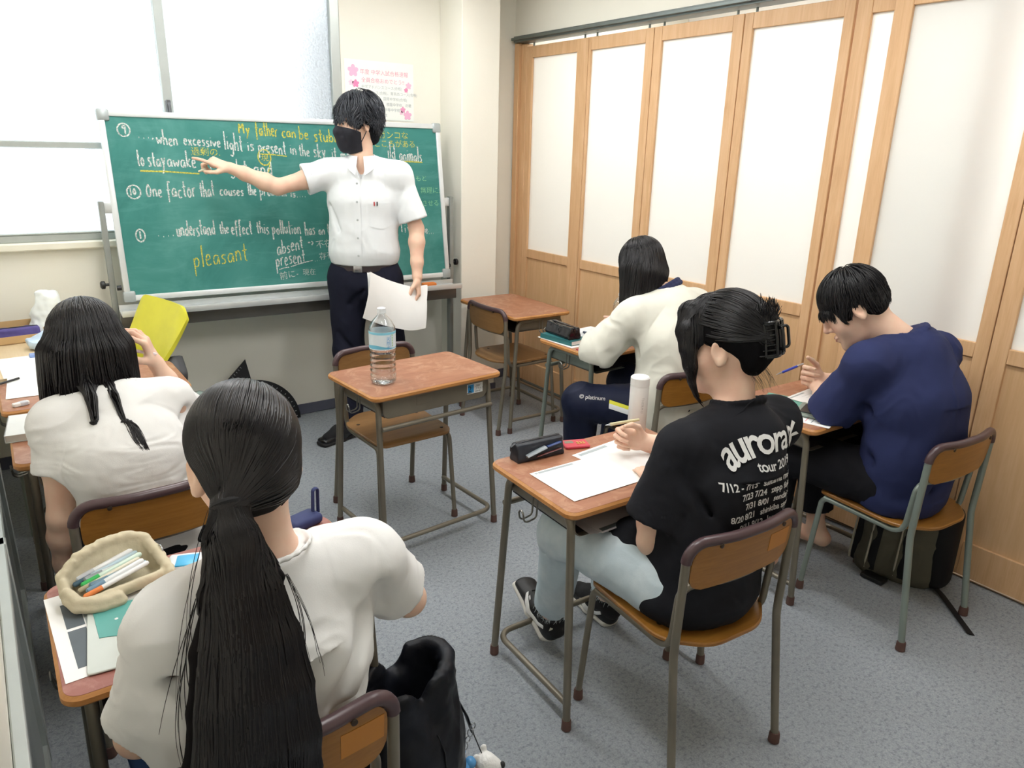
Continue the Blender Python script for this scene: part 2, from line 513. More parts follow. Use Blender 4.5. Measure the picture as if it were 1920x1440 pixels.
# ------------------------------------------------------------------ school desks and chairs
DTOP = wood('desk_top_laminate', '#915c42', '#9e694e', '#ab785b', .42, 1., 0, '#c9a385', .02)
DTOPR = wood('desk_top_laminate_reddish', '#8c564c', '#985f55', '#a2695e', .45, 1., 0, '#bd8f80', .02)
DEDGE = wood('desk_edge_ply', '#a9713a', '#bb8249', '#c99359', .4, 1., 0, None, .02)
TAN = plain('tan_grey_tube_paint', '#7d7668', .38, .35, .14, 5)
GREEN = plain('grey_green_tube_paint', '#8a948c', .38, .35, .12, 5)
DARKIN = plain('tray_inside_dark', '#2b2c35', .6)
CAPM = plain('brown_rubber_foot', '#5a4039', .7)
SLEEVE = plain('brown_vinyl_sleeve', '#4c393c', .32, 0, .1)
SEATW = wood('seat_plywood', '#865823', '#986729', '#a97736', .33, 1., 0, None, .03)
SEATO = wood('seat_plywood_old', '#7c5830', '#8b663c', '#9a7347', .4, 1., 0, None, .03)
SCREW = plain('screw_head', '#4a4038', .4, .7)
WIRE = plain('hook_wire', '#8a8a84', .3, .7)

def school_desk(label, x, y, rz, metal=TAN, top=DTOP, sticker=False, full=True):
    H = .696
    t = thing('school_desk', label, 'desk', (x, y, 0), rz, 'school desks')
    O = rrect(.612, .405, .035, 6)
    tp = MB().add(*plate(O, H-.022, H, .006)).build('tabletop', DEDGE, t)
    MB().add(*plate(rrect(.600, .393, .03, 6), H-.001, H+.0008, .0004)).build('top_laminate', top, tp)
    # metal book tray open toward the sitter (-y)
    m = MB(); w, d, h, th = .50, .315, .085, .003; z1 = H-.022; z0 = z1-h; yb = .165; yf = yb-d
    prof = fillet([(-w/2, 0, z1), (-w/2, 0, z0), (w/2, 0, z0), (w/2, 0, z1)], .03, 5)
    V = []; n = len(prof)
    for yy, k in ((yf, 1.), (yb, 1.), (yb, .985), (yf, .985)):
        for p in prof: V.append((p[0]*k, yy, z1-(z1-p[2])*k))
    F = [(a*n+i, a*n+i+1, ((a+1) % 4)*n+i+1, ((a+1) % 4)*n+i) for a in range(4) for i in range(n-1)]
    m.add(V, F); m.add([(p[0], yb, p[2]) for p in prof]+[(p[0], yb-.003, p[2]) for p in prof], [tuple(range(n)), tuple(range(2*n-1, n-1, -1))])
    m.add(*box2(.03, .10, yb, yb+.0015, z0+.03, z0+.066, .001)); m.add(*box2(-.17, -.13, yb, yb+.002, z0+.028, z0+.032, .0005))
    tr = m.build('book_tray', metal, t, angle=35)
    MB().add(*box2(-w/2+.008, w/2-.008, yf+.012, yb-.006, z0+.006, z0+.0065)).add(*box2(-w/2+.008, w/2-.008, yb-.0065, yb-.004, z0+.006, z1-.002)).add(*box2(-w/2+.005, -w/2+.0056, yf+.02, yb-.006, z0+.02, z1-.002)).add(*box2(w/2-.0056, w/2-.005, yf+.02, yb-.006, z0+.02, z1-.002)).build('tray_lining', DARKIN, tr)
    # legs: inverted U on each short side, splayed
    r = .0115
    for sx in (-1, 1):
        for sy in (-1, 1):
            p = fillet([(sx*.262, sy*.07, H-.036), (sx*.262, sy*.150, H-.036), (sx*.275, sy*.195, .028)], .055, 6)
            lg = MB().add(*tube(p, r, 12)).build('leg', metal, t)
            MB().add(*lathe([(.0115, .0), (.0145, .002), (.0140, .028), (.0128, .034)], 14, (sx*.275, sy*.1955, 0))).build('foot_cap', CAPM, lg)
        MB().add(*tube([(sx*.262, -.075, H-.036), (sx*.262, .075, H-.036)], r, 12)).build('side_bar', metal, t)
        hk = fillet([(sx*.268, .018, H-.035), (sx*.270, .018, H-.105), (sx*.312, .018, H-.112), (sx*.316, .018, H-.085)], .014, 4)
        h = MB().add(*tube(hk, .0028, 7)).add(*tube(hk+np.array([0, -.022, 0]), .0028, 7)).add(*tube(fillet([hk[-1], hk[-1]+np.array([0, -.011, .014]), hk[-1]+np.array([0, -.022, 0])], .008, 4), .0028, 7))
        h.build('bag_hook', WIRE, t)
    MB().add(*tube([(-.262, .178, .555), (.262, .178, .555)], .0095, 12)).build('crossbar', metal, t)
    fr_ = fillet([(-.266, -.19, .075), (-.263, .197, .072), (.263, .197, .072), (.266, -.19, .075)], .05, 7)
    MB().add(*tube(fr_, .0100, 12)).build('foot_rail', metal, t)
    if sticker:
        s = MB().add(*box2(-.225, -.145, yb+.0005, yb+.0012, z0+.026, z0+.068)); so = s.build('sticker', plain('sticker_white', '#e9ebe8', .4, 0, .02), t)
        X = Matrix.Translation((-.146, yb+.0018, z0+.028))@Matrix.Rotation(PI, 4, 'Z')@Matrix.Rotation(PI/2, 4, 'X')
        MB().add(*box2(-.222, -.192, 0, .0004, .004, .04), X=Matrix.Translation((-.371, yb+.0012, z0+.026))@Matrix.Scale(-1, 4, (1, 0, 0))@Matrix.Identity(4)).build('sticker_square', plain('sticker_blue', '#2f93d1', .4, 0, .02), so)
        blk = plain('sticker_ink', '#23262b', .5, 0, .02)
        X = lambda x, z, s=1: Matrix.Translation((x, yb+.002, z))@Matrix.Rotation(PI, 4, 'Z')@Matrix.Rotation(PI/2, 4, 'X')
        mm = MB(); mm.add(*text_mesh('2', .036), X=X(-.150, z0+.035)); mm.add(*text_mesh('2001', .013, .3), X=X(-.186, z0+.053)); mm.add(*text_mesh('プラムコ', .011), X=X(-.186, z0+.041)); mm.add(*text_mesh('0000-00', .008), X=X(-.186, z0+.031))
        mm.build('sticker_text', blk, so, smooth=False)
    return t

def school_chair(label, x, y, rz, metal=TAN, seat=SEATW, sticker=None):
    t = thing('school_chair', label, 'chair', (x, y, 0), rz, 'school chairs')
    r = .0112
    # seat
    O = []
    for px, py in fillet([(-.178, .195, 0), (.178, .195, 0), (.188, -.165, 0), (.10, -.20, 0), (-.10, -.20, 0), (-.188, -.165, 0)], [.045, .045, .07, .12, .12, .07], 7)[:, :2] if False else fillet([(-.178, .195, 0), (.178, .195, 0), (.19, -.12, 0), (.09, -.205, 0), (-.09, -.205, 0), (-.19, -.12, 0)], [.045, .045, .10, .12, .12, .10], 7, True)[:, :2]:
        O.append((px, py))
    O = O[::-1]
    dish = lambda a, b: -.007*math.exp(-((a/.13)**2+((b+.03)/.14)**2))-.012*max(0, (b-.12)/.08)**2
    O2 = [(a, b) for a, b in O]
    V = []; F = []
    rings = [1., .98, .8, .55, .28]
    n = len(O2)
    def ring(k, z):
        for a, b in O2: V.append((a*k, b*k, z+dish(a*k, b*k)))
    ring(.985, .412); ring(1., .415); ring(1., .422)
    for k in (.985, .8, .55, .25): ring(k, .425)
    nr = len(V)//n
    for i in range(nr-1):
        for k in range(n):
            l = (k+1) % n; F.append((i*n+k, i*n+l, (i+1)*n+l, (i+1)*n+k))
    F.append(tuple(range(n-1, -1, -1))); F.append(tuple(range((nr-1)*n, nr*n)))
    st = MB().add(V, F).build('seat', seat, t)
    sc = MB()
    for sx in (-1, 1):
        for yy in (.15, -.07): sc.add(*lathe([(.008, 0), (.008, .0025), (.005, .003)], 12, (sx*.145, yy, .4235+dish(sx*.145, yy))))
    sc.build('seat_screws', SCREW, st)
    # backrest board
    def bk(z, xx): return -.172-.018*(1-(xx/.19)**2)-.012*max(0, (z-.6)/.13)
    O = rrect(.352, .128, .045, 6); V = []; n = len(O)
    for th in (-.005, .005):
        for a, b in O:
            z = .652+b; V.append((a, bk(z, a)+th, z))
    C = 7
    # build as a grid strip so that the board curves
    def bf(u, v):
        xx = (u-.5)*.352; zz = (v-.5)*.128
        cx, cz = .176-.045, .064-.045
        ax, az = max(0, abs(xx)-cx), max(0, abs(zz)-cz)
        l = math.hypot(ax, az)
        if l > .045: xx = math.copysign(cx+ax/l*.045, xx) if ax else xx; zz = math.copysign(cz+az/l*.045, zz) if az else zz
        return (xx, bk(.652+zz, xx), .652+zz)
    br = MB().add(*sheet(bf, 19, 9, .010)).build('backrest', seat, t)
    if sticker:
        def sf(u, v):
            xx = sticker+(u-.5)*.08; zz = .66+(v-.5)*.05
            return (xx, bk(zz, xx)-.0058, zz)
        MB().add(*sheet(sf, 6, 4, .0006)).build('backrest_patch', plain('paler_varnish_patch', '#c07f2c', .4, 0, .04), br)
    s = MB()
    for sx in (-1, 1): s.add(*lathe([(.006, 0), (.006, .003), (.003, .004)], 10, (0, 0, 0)), X=Matrix.Translation((sx*.11, bk(.7, .11)-.016, .712))@Matrix.Rotation(PI/2, 4, 'X'))
    s.build('backrest_screws', SCREW, br)
    # tubes
    top = fillet([(-.190, -.172, .44), (-.190, -.180, .722), (-.06, -.206, .722), (.06, -.206, .722), (.190, -.180, .722), (.190, -.172, .44)], [0, .05, .3, .3, .05, 0], 7)
    MB().add(*tube(top, r, 12)).build('back_frame', metal, t)
    i0 = [i for i, p in enumerate(top) if p[2] > .60]
    MB().add(*tube(top[i0[0]:i0[-1]+1], r+.0022, 12)).build('top_sleeve', SLEEVE, t)
    rail = []
    low = fillet([(-.168, .165, .395), (-.168, -.135, .392), (-.168, -.150, .585), (-.05, -.182, .586), (.05, -.182, .586), (.168, -.150, .585), (.168, -.135, .392), (.168, .165, .395)], [0, .05, .04, .3, .3, .04, .05, 0], 7)
    MB().add(*tube(low, .0098, 12)).build('seat_frame', metal, t)
    MB().add(*tube([(-.168, .06, .398), (.168, .06, .398)], .008, 10)).build('stretcher', metal, t)
    for sx in (-1, 1):
        p = fillet([(sx*.168, .12, .395), (sx*.170, .172, .395), (sx*.182, .198, .028)], .04, 6)
        lg = MB().add(*tube(p, .0098, 12)).build('leg', metal, t)
        MB().add(*lathe([(.0115, .0), (.0148, .002), (.0138, .028), (.012, .034)], 14, (sx*.182, .1985, 0))).build('foot_cap', CAPM, lg)
        p = fillet([(sx*.190, -.172, .46), (sx*.190, -.172, .40), (sx*.199, -.220, .028)], .2, 5)
        lg = MB().add(*tube(p, r, 12)).build('leg', metal, t)
        MB().add(*lathe([(.0125, .0), (.016, .002), (.0148, .028), (.013, .034)], 14, (sx*.199, -.2205, 0))).build('foot_cap', CAPM, lg)
    return t

D_MID = school_desk('empty wooden school desk in the aisle holding only the large water bottle', -1.6125, -1.590, .066+PI, TAN, DTOP, True)
C_MID = school_chair('wooden school chair tucked behind the desk that holds the water bottle', -1.631, -1.433, 3.162, TAN, SEATO)
D_CORNER = school_desk('bare wooden school desk in the room corner beside the folding partition', -.449, -.672, -PI/2-.02, TAN, DTOP)
C_CORNER = school_chair('empty wooden school chair tucked into the corner desk beside the pillar', -.502, -.734, -1.579, TAN, SEATO)
D_G3 = school_desk('wooden school desk with white worksheets and a white flask, in front of the black T-shirt', -1.563, -2.717, -.042, TAN, DTOP)
C_G3 = school_chair('wooden school chair under the person in the black printed T-shirt', -1.567, -3.034, -.07, TAN, SEATW, .12)
D_B1 = school_desk('wooden school desk where the person in the navy T-shirt writes', -.478, -2.705, -.03, TAN, DTOP)
C_B1 = school_chair('wooden school chair under the person in the navy T-shirt', -.462, -3.056, -.065, GREEN, SEATW)
D_G4 = school_desk('wooden school desk with grey-green legs crowded with books and a black pencil case', -.511, -1.586, .015, GREEN, DTOP)
C_G4 = school_chair('wooden school chair under the person in the loose cream top', -.635, -2.075, -.10, TAN, SEATW)
D_G1 = school_desk('wooden school desk where the long-haired person in the fitted white T-shirt leans', -2.712, -1.620, -.015, TAN, DTOP)
C_G1 = school_chair('wooden school chair under the long-haired person in the fitted white T-shirt', -2.735, -2.055, .03, TAN, SEATW)
D_G2 = school_desk('reddish school desk with a ruffled pouch of pens, in front of the ponytail', -2.702, -2.748, -.012, TAN, DTOPR)
C_G2 = school_chair('wooden school chair under the person with the ponytail', -2.735, -3.055, -.04, TAN, SEATW, .13)
D_FRONT = school_desk('wooden school desk at the window end covered by white paper and an eraser', -2.722, -1.100, -.01, TAN, DTOP)
# ------------------------------------------------------------------ implicit-surface modelling (smooth unions, meshed)
A3 = lambda *p: np.array(p, float)
def unit(v): v = np.asarray(v, float); return v/(np.linalg.norm(v)+1e-12)
RNG = np.random.default_rng(7)
_LAT = RNG.random((48, 48, 48)).astype(np.float32)
def vnoise(p):
    """value noise in -1..1"""
    q = np.floor(p).astype(int); f = p-q; f = f*f*(3-2*f); q %= 48; r = (q+1) % 48
    x0, y0, z0 = q.T; x1, y1, z1 = r.T; fx, fy, fz = f.T
    L = _LAT
    a = L[x0, y0, z0]*(1-fx)+L[x1, y0, z0]*fx; b = L[x0, y1, z0]*(1-fx)+L[x1, y1, z0]*fx
    c = L[x0, y0, z1]*(1-fx)+L[x1, y0, z1]*fx; d = L[x0, y1, z1]*(1-fx)+L[x1, y1, z1]*fx
    return ((a*(1-fy)+b*fy)*(1-fz)+(c*(1-fy)+d*fy)*fz)*2-1

class Field:
    def __init__(s, lo, hi, h):
        s.lo = np.array(lo, np.float32); s.h = float(h)
        s.n = np.ceil((np.array(hi)-s.lo)/h).astype(int)+1
        s.f = np.full(s.n, .5, np.float32)
    def op(s, fn, lo, hi, k=.0, mode='u'):
        pad = k+2.5*s.h
        i0 = np.clip(np.floor((np.array(lo)-pad-s.lo)/s.h).astype(int), 0, s.n); i1 = np.clip(np.ceil((np.array(hi)+pad-s.lo)/s.h).astype(int)+1, 0, s.n)
        if (i1 <= i0).any(): return s
        ax = [s.lo[a]+s.h*np.arange(i0[a], i1[a], dtype=np.float32) for a in range(3)]
        X = ax[0][:, None, None]; Y = ax[1][None, :, None]; Z = ax[2][None, None, :]
        d = fn(X, Y, Z).astype(np.float32)
        sl = tuple(slice(a, b) for a, b in zip(i0, i1)); f = s.f[sl]
        if mode == 's': d = -d
        if mode == 'u':
            if k > 0:
                hh = np.maximum(k-np.abs(f-d), 0)/k; s.f[sl] = np.minimum(f, d)-hh*hh*(k*.25)
            else: s.f[sl] = np.minimum(f, d)
        else:
            if k > 0:
                hh = np.maximum(k-np.abs(f-d), 0)/k; s.f[sl] = np.maximum(f, d)+hh*hh*(k*.25)
            else: s.f[sl] = np.maximum(f, d)
        return s
    # tapered capsule
    def cone(s, p0, p1, r0, r1, k=.02, mode='u'):
        p0, p1 = A3(*p0), A3(*p1); d = p1-p0; L2 = max(d@d, 1e-9); R = max(r0, r1)
        def fn(X, Y, Z):
            x, y, z = X-p0[0], Y-p0[1], Z-p0[2]
            t = np.clip((x*d[0]+y*d[1]+z*d[2])/L2, 0, 1)
            return np.sqrt((x-t*d[0])**2+(y-t*d[1])**2+(z-t*d[2])**2)-(r0+(r1-r0)*t)
        return s.op(fn, np.minimum(p0, p1)-R, np.maximum(p0, p1)+R, k, mode)
    # tapered elliptic capsule / flat-ended tube; a: half width along side, b: half depth
    def et(s, p0, p1, side, a0, b0, a1, b1, k=.03, mode='u', flat0=False, flat1=False, rnd=.004):
        p0, p1 = A3(*p0), A3(*p1); d = p1-p0; L = max(np.linalg.norm(d), 1e-6); dh = d/L
        sd = A3(*side); sd = unit(sd-dh*(sd@dh)); nn = np.cross(dh, sd); R = max(a0, b0, a1, b1)*1.05
        def fn(X, Y, Z):
            x, y, z = X-p0[0], Y-p0[1], Z-p0[2]
            w = x*dh[0]+y*dh[1]+z*dh[2]; t = np.clip(w/L, 0, 1)
            u = x*sd[0]+y*sd[1]+z*sd[2]; v = x*nn[0]+y*nn[1]+z*nn[2]
            a = a0+(a1-a0)*t; b = b0+(b1-b0)*t; c = np.minimum(a, b)
            we = np.where(w < 0, w, np.where(w > L, w-L, 0))
            if flat0: we = np.where(w < 0, 0, we)
            if flat1: we = np.where(w > L, 0, we)
            U, V, Wv = u/a, v/b, we/c
            k0 = np.sqrt(U*U+V*V+Wv*Wv); k1 = np.sqrt((U/a)**2+(V/b)**2+(Wv/c)**2)
            dd = np.where(k0 < 1e-3, -c, k0*(k0-1)/(k1+1e-6))
            if flat0: dd = np.maximum(dd, -w)
            if flat1: dd = np.maximum(dd, w-L)
            return dd
        return s.op(fn, np.minimum(p0, p1)-R, np.maximum(p0, p1)+R, k, mode)
    def ell(s, c, ax, r, k=.02, mode='u'):
        c = A3(*c); ax = np.array(ax, float); r = np.array(r, float); R = r.max()
        def fn(X, Y, Z):
            x, y, z = X-c[0], Y-c[1], Z-c[2]
            q = [(x*e[0]+y*e[1]+z*e[2]) for e in ax]
            k0 = np.sqrt(sum((q[i]/r[i])**2 for i in range(3))); k1 = np.sqrt(sum((q[i]/r[i]**2)**2 for i in range(3)))
            return np.where(k0 < 1e-3, -r.min(), k0*(k0-1)/(k1+1e-6))
        return s.op(fn, c-R, c+R, k, mode)
    def plane(s, p, n, lo, hi, k=.0):
        """cut away everything on the side n points to, inside the box"""
        n = unit(n); p = A3(*p)
        return s.op(lambda X, Y, Z: -((X-p[0])*n[0]+(Y-p[1])*n[1]+(Z-p[2])*n[2]), lo, hi, k, 's')
    def chain(s, pts, rs, k=.02, mode='u'):
        for i in range(len(pts)-1): s.cone(pts[i], pts[i+1], rs[i], rs[i+1], k, mode)
        return s
    def sample(s, P):
        q = (P-s.lo)/s.h; ok = ((q >= 0) & (q < s.n-1.001)).all(1)
        q = np.clip(q, 0, s.n-1.001); i = q.astype(int); f = q-i; x, y, z = i.T; fx, fy, fz = f.T; F = s.f
        a = F[x, y, z]*(1-fx)+F[x+1, y, z]*fx; b = F[x, y+1, z]*(1-fx)+F[x+1, y+1, z]*fx
        c = F[x, y, z+1]*(1-fx)+F[x+1, y, z+1]*fx; d = F[x, y+1, z+1]*(1-fx)+F[x+1, y+1, z+1]*fx
        r = (a*(1-fy)+b*fy)*(1-fz)+(c*(1-fy)+d*fy)*fz
        return np.where(ok, r, .3)
    def grad(s, P):
        e = s.h; g = np.stack([s.sample(P+v)-s.sample(P-v) for v in np.eye(3)*e], 1)
        return g/(np.linalg.norm(g, axis=1)[:, None]+1e-9)
    def mesh(s):
        f = s.f; ins = f < 0; c8 = ins.astype(np.int8)
        c = c8[:-1]+c8[1:]; c = c[:, :-1]+c[:, 1:]; c = c[:, :, :-1]+c[:, :, 1:]
        act = (c > 0) & (c < 8); idx = np.argwhere(act)
        vid = np.full(act.shape, -1, np.int32); vid[act] = np.arange(len(idx))
        cor = [(a, b, d) for a in (0, 1) for b in (0, 1) for d in (0, 1)]
        vals = {q: f[idx[:, 0]+q[0], idx[:, 1]+q[1], idx[:, 2]+q[2]] for q in cor}
        acc = np.zeros((len(idx), 3)); cnt = np.zeros(len(idx))
        for q in cor:
            for a in range(3):
                if q[a] == 0:
                    r = list(q); r[a] = 1; r = tuple(r); va, vb = vals[q], vals[r]
                    m = (va < 0) != (vb < 0); t = np.where(m, va/np.where(m, va-vb, 1), 0)
                    P = np.array(q, float)[None, :].repeat(len(idx), 0); P[:, a] = t
                    acc += P*m[:, None]; cnt += m
        V = (idx+acc/np.maximum(cnt, 1)[:, None])*s.h+s.lo
        Fs = []
        for a in range(3):
            b, d = [(1, 2), (2, 0), (0, 1)][a]
            s0 = [slice(None)]*3; s1 = [slice(None)]*3; s0[a] = slice(0, -1); s1[a] = slice(1, None)
            x = ins[tuple(s0)] != ins[tuple(s1)]
            E = np.argwhere(x)
            E = E[(E[:, b] > 0) & (E[:, d] > 0) & (E[:, b] < s.n[b]-1) & (E[:, d] < s.n[d]-1)]
            eb = np.zeros(3, int); eb[b] = 1; ed = np.zeros(3, int); ed[d] = 1
            q = [E-eb-ed, E-ed, E, E-eb]
            Q = np.stack([vid[tuple(w.T)] for w in q], 1)
            fl = ins[tuple(E.T)]
            Q = np.where(fl[:, None], Q, Q[:, ::-1]); Fs.append(Q)
        return V, np.concatenate(Fs)
    def build(s, name, mats, parent=None, disp=None, matfn=None, relax=1, extra=None):
        V, Q = s.mesh()
        for _ in range(relax):
            V = V-np.clip(s.sample(V), -.5*s.h, .5*s.h)[:, None]*s.grad(V)
        if disp is not None:
            N = s.grad(V); V = V+N*disp(V, N)[:, None]
        me = bpy.data.meshes.new(name)
        if extra:
            n = len(V); VV = [V]; QQ = Q.tolist()
            for ev, ef in extra:
                QQ += [[i+n for i in q] for q in ef]; VV.append(np.asarray(ev)); n += len(ev)
            V = np.concatenate(VV); me.from_pydata(V.tolist(), [], QQ)
        else:
            me.vertices.add(len(V)); me.vertices.foreach_set('co', V.astype(np.float32).ravel())
            me.loops.add(Q.size); me.loops.foreach_set('vertex_index', Q.astype(np.int32).ravel())
            me.polygons.add(len(Q)); me.polygons.foreach_set('loop_start', np.arange(0, Q.size, 4, dtype=np.int32))
            me.polygons.foreach_set('loop_total', np.full(len(Q), 4, np.int32))
            me.update(calc_edges=True); me.validate()
        ms = mats if isinstance(mats, (list, tuple)) else [mats]
        for m in ms: me.materials.append(m)
        if matfn is not None:
            C = V[Q].mean(1); me.polygons.foreach_set('material_index', matfn(C).astype(np.int32))
        me.polygons.foreach_set('use_smooth', np.ones(len(me.polygons), bool))
        me.update()
        o = bpy.data.objects.new(name, me); COL.objects.link(o)
        if parent: o.parent = parent
        return o

def folds(amp, scale, stretch=(1, 1, 1), amp2=.0006, seed=0.):
    st = np.array(stretch, float)
    def fn(V, N):
        p = V*st*scale+seed
        w = vnoise(p*.7+9.1)[:, None]*np.array([1.1, .8, 1.3])
        r = 1-np.abs(vnoise(p+w))*2
        w2 = vnoise(p*1.7+3.3)[:, None]*np.array([1.6, 1.1, 1.7]); r2 = 1-np.abs(vnoise(p*2.3+w2+5.7))*2
        return 1.35*amp*(r+.42*r2)+amp2*vnoise(V*55+seed)
    return fn

# ------------------------------------------------------------------ anatomy
def head(F, c, f, u, s=1., k=1., ears=True):
    """head with face; c between the ears, f forward, u up"""
    f = unit(f); u = A3(*u); u = unit(u-f*(u@f)); r = np.cross(f, u); c = A3(*c)
    L = lambda a, b, d: c+(r*a+f*b+u*d)*s
    ax = (r, f, u); S = lambda *q: [x*s for x in q]
    F.ell(L(0, -.012, .035), ax, S(.074, .093, .085), .0)
    F.ell(L(0, -.045, -.008), ax, S(.058, .052, .05), .03)
    F.ell(L(0, .034, -.028), ax, S(.061, .055, .084), .03)
    F.ell(L(0, .044, -.085), ax, S(.044, .042, .034), .03)
    F.ell(L(0, .076, -.106), ax, S(.02, .017, .015), .02)
    for q in (-1, 1):
        F.ell(L(q*.040, .056, -.030), ax, S(.026, .024, .03), .03)
        F.ell(L(q*.028, .077, .029), ax, S(.027, .013, .009), .02)
        F.ell(L(q*.031, .097, .008), ax, S(.017, .012, .010), .012, 's')
        F.ell(L(q*.031, .0775, .006), ax, S(.0135, .012, .0115), .003)
    F.cone(L(0, .086, .016), L(0, .107, -.028), .0085*s, .0115*s, .012)
    for q in (-1, 1): F.ell(L(q*.011, .092, -.034), ax, S(.008, .009, .007), .006)
    F.ell(L(0, .0915, -.062), ax, S(.023, .009, .006), .006)
    F.ell(L(0, .0895, -.0735), ax, S(.019, .009, .0065), .006)
    F.ell(L(0, .1005, -.0675), ax, S(.02, .005, .0012), .003, 's')
    if ears:
        for q in (-1, 1):
            rr = unit(r*q*.92-f*.38); ff = unit(f*.93+r*q*.34-u*.12); uu = np.cross(rr, ff)*q
            e = L(q*.077, -.010, -.004)
            F.ell(e, (rr, ff, uu), S(.0085, .019, .032), .006)
            F.ell(e+rr*.008*s+uu*.006*s+ff*.003*s, (rr, ff, uu), S(.0065, .011, .018), .004, 's')
            F.ell(e+rr*.003*s-uu*.024*s+ff*.004*s, (rr, ff, uu), S(.006, .009, .009), .005)
    return L, r, f, u

def hand(F, w, d, n, t, curl=(25, 30, 35, 40), mid=None, spread=(.10, .03, -.04, -.12), thumb=((.55, .75, .25), (.85, .35, .3), (.95, .1, .25)), s=1., k=.004):
    """w wrist, d towards the fingers, n out of the palm, t towards the thumb; curl per finger in degrees at each of three knuckles"""
    d = unit(d); n = A3(*n); n = unit(n-d*(n@d)); t = A3(*t); t = unit(t-d*(t@d)-n*(t@n)); w = A3(*w)
    P = lambda a, b, c: w+(d*a+t*b+n*c)*s
    F.et(P(.0, 0, 0), P(.03, .001, .001), t, .025*s, .019*s, .033*s, .0155*s, .015)
    F.et(P(.028, .002, .001), P(.083, 0, 0), t, .033*s, .0155*s, .0375*s, .0115*s, .01)
    F.ell(P(.034, .020, .007), (d, t, n), [.026*s, .014*s, .014*s], .012)
    F.ell(P(.040, -.022, .006), (d, t, n), [.028*s, .011*s, .012*s], .012)
    base = [(.090, .0285), (.094, .0095), (.090, -.0095), (.081, -.0275)]
    seg = [(.040, .025, .020), (.044, .029, .021), (.041, .027, .020), (.032, .020, .018)]
    rad = [(.0092, .0084, .0076, .0066), (.0094, .0086, .0078, .0067), (.0090, .0082, .0074, .0064), (.0080, .0072, .0066, .0058)]
    tips = []
    for i in range(4):
        c = curl[i]; c = c if isinstance(c, (tuple, list)) else (c, c*1.1, c*.7)
        p = P(base[i][0], base[i][1], -.001); a = 0
        p0 = P(base[i][0]-.022, base[i][1]*.9, 0); F.cone(p0, p, rad[i][0]*s, rad[i][0]*1.06*s, .008)
        for j in range(3):
            a += math.radians(c[j])
            q = p+unit(d*math.cos(a)+n*math.sin(a)+t*spread[i]*math.cos(a))*seg[i][j]*s
            F.cone(p, q, rad[i][j]*s, rad[i][j+1]*s, k if j == 0 else .003); p = q
        tips.append(p)
    p = P(.022, .022, .004)
    for j, (L, r0, r1) in enumerate(((.044, .0145, .0112), (.033, .0105, .0095), (.027, .0094, .0072))):
        v = thumb[j]; q = p+unit(d*v[0]+t*v[1]+n*v[2])*L*s
        F.cone(p, q, r0*s, r1*s, .008 if j == 0 else .004); p = q
    tips.append(p)
    return tips

def arm(F, sh, el, wr, s=1., off=0.):
    sh, el, wr = A3(*sh), A3(*el), A3(*wr)
    F.cone(sh, sh+(el-sh)*.45, .050*s+off, .044*s+off, .03); F.cone(sh+(el-sh)*.45, el, .044*s+off, .0365*s+off, .02)
    F.cone(el, el+(wr-el)*.28, .0375*s+off, .0405*s+off, .02); F.cone(el+(wr-el)*.28, el+(wr-el)*.7, .0405*s+off, .031*s+off, .02)
    F.cone(el+(wr-el)*.7, wr, .031*s+off, .0255*s+off, .02)

def leg(F, hip, kn, an, s=1., off=0.):
    hip, kn, an = A3(*hip), A3(*kn), A3(*an)
    F.cone(hip, kn, .085*s+off, .056*s+off, .03)
    F.cone(kn, kn+(an-kn)*.3, .054*s+off, .055*s+off, .02); F.cone(kn+(an-kn)*.3, an, .055*s+off, .036*s+off, .02)

def foot(F, an, toe, s=1., off=0.):
    an, toe = A3(*an), A3(*toe)
    heel = an+A3(0, 0, -.045)*s-unit((toe-an)*A3(1, 1, 0))*.035*s
    F.cone(an, heel+A3(0, 0, .01), .036*s+off, .03*s+off, .02)
    F.cone(heel+A3(0, 0, .005), an+(toe-an)*.55+A3(0, 0, -.01), .03*s+off, .034*s+off, .02)
    F.cone(an+(toe-an)*.55+A3(0, 0, -.01), toe, .034*s+off, .024*s+off, .02)

def trunk(F, st, off=0., k=.05):
    """st: list of (centre, side vector, half width, half depth)"""
    for (p, sd, a, b), (p2, sd2, a2, b2) in zip(st, st[1:]):
        F.et(p, p2, A3(*sd)+A3(*sd2), a+off, b+off, a2+off, b2+off, k)

def sleeve(F, sh, el, frac, r0, r1, k=.03, hollow=.006):
    sh, el = A3(*sh), A3(*el); c = sh+(el-sh)*frac
    sd = unit(np.cross(el-sh, A3(.3, .2, .9)+1e-3))
    F.et(sh, c, sd, r0, r0, r1, r1, k, 'u', False, True)
    return c, sd
def hollow(F, sh, el, frac, r1, depth=.022, th=.010):
    sh, el = A3(*sh), A3(*el); c = sh+(el-sh)*frac; d = unit(el-sh)
    sd = unit(np.cross(el-sh, A3(.3, .2, .9)+1e-3))
    F.et(c-d*depth, c+d*.02, sd, r1-th, r1-th, r1-th, r1-th, .004, 's', False, True)

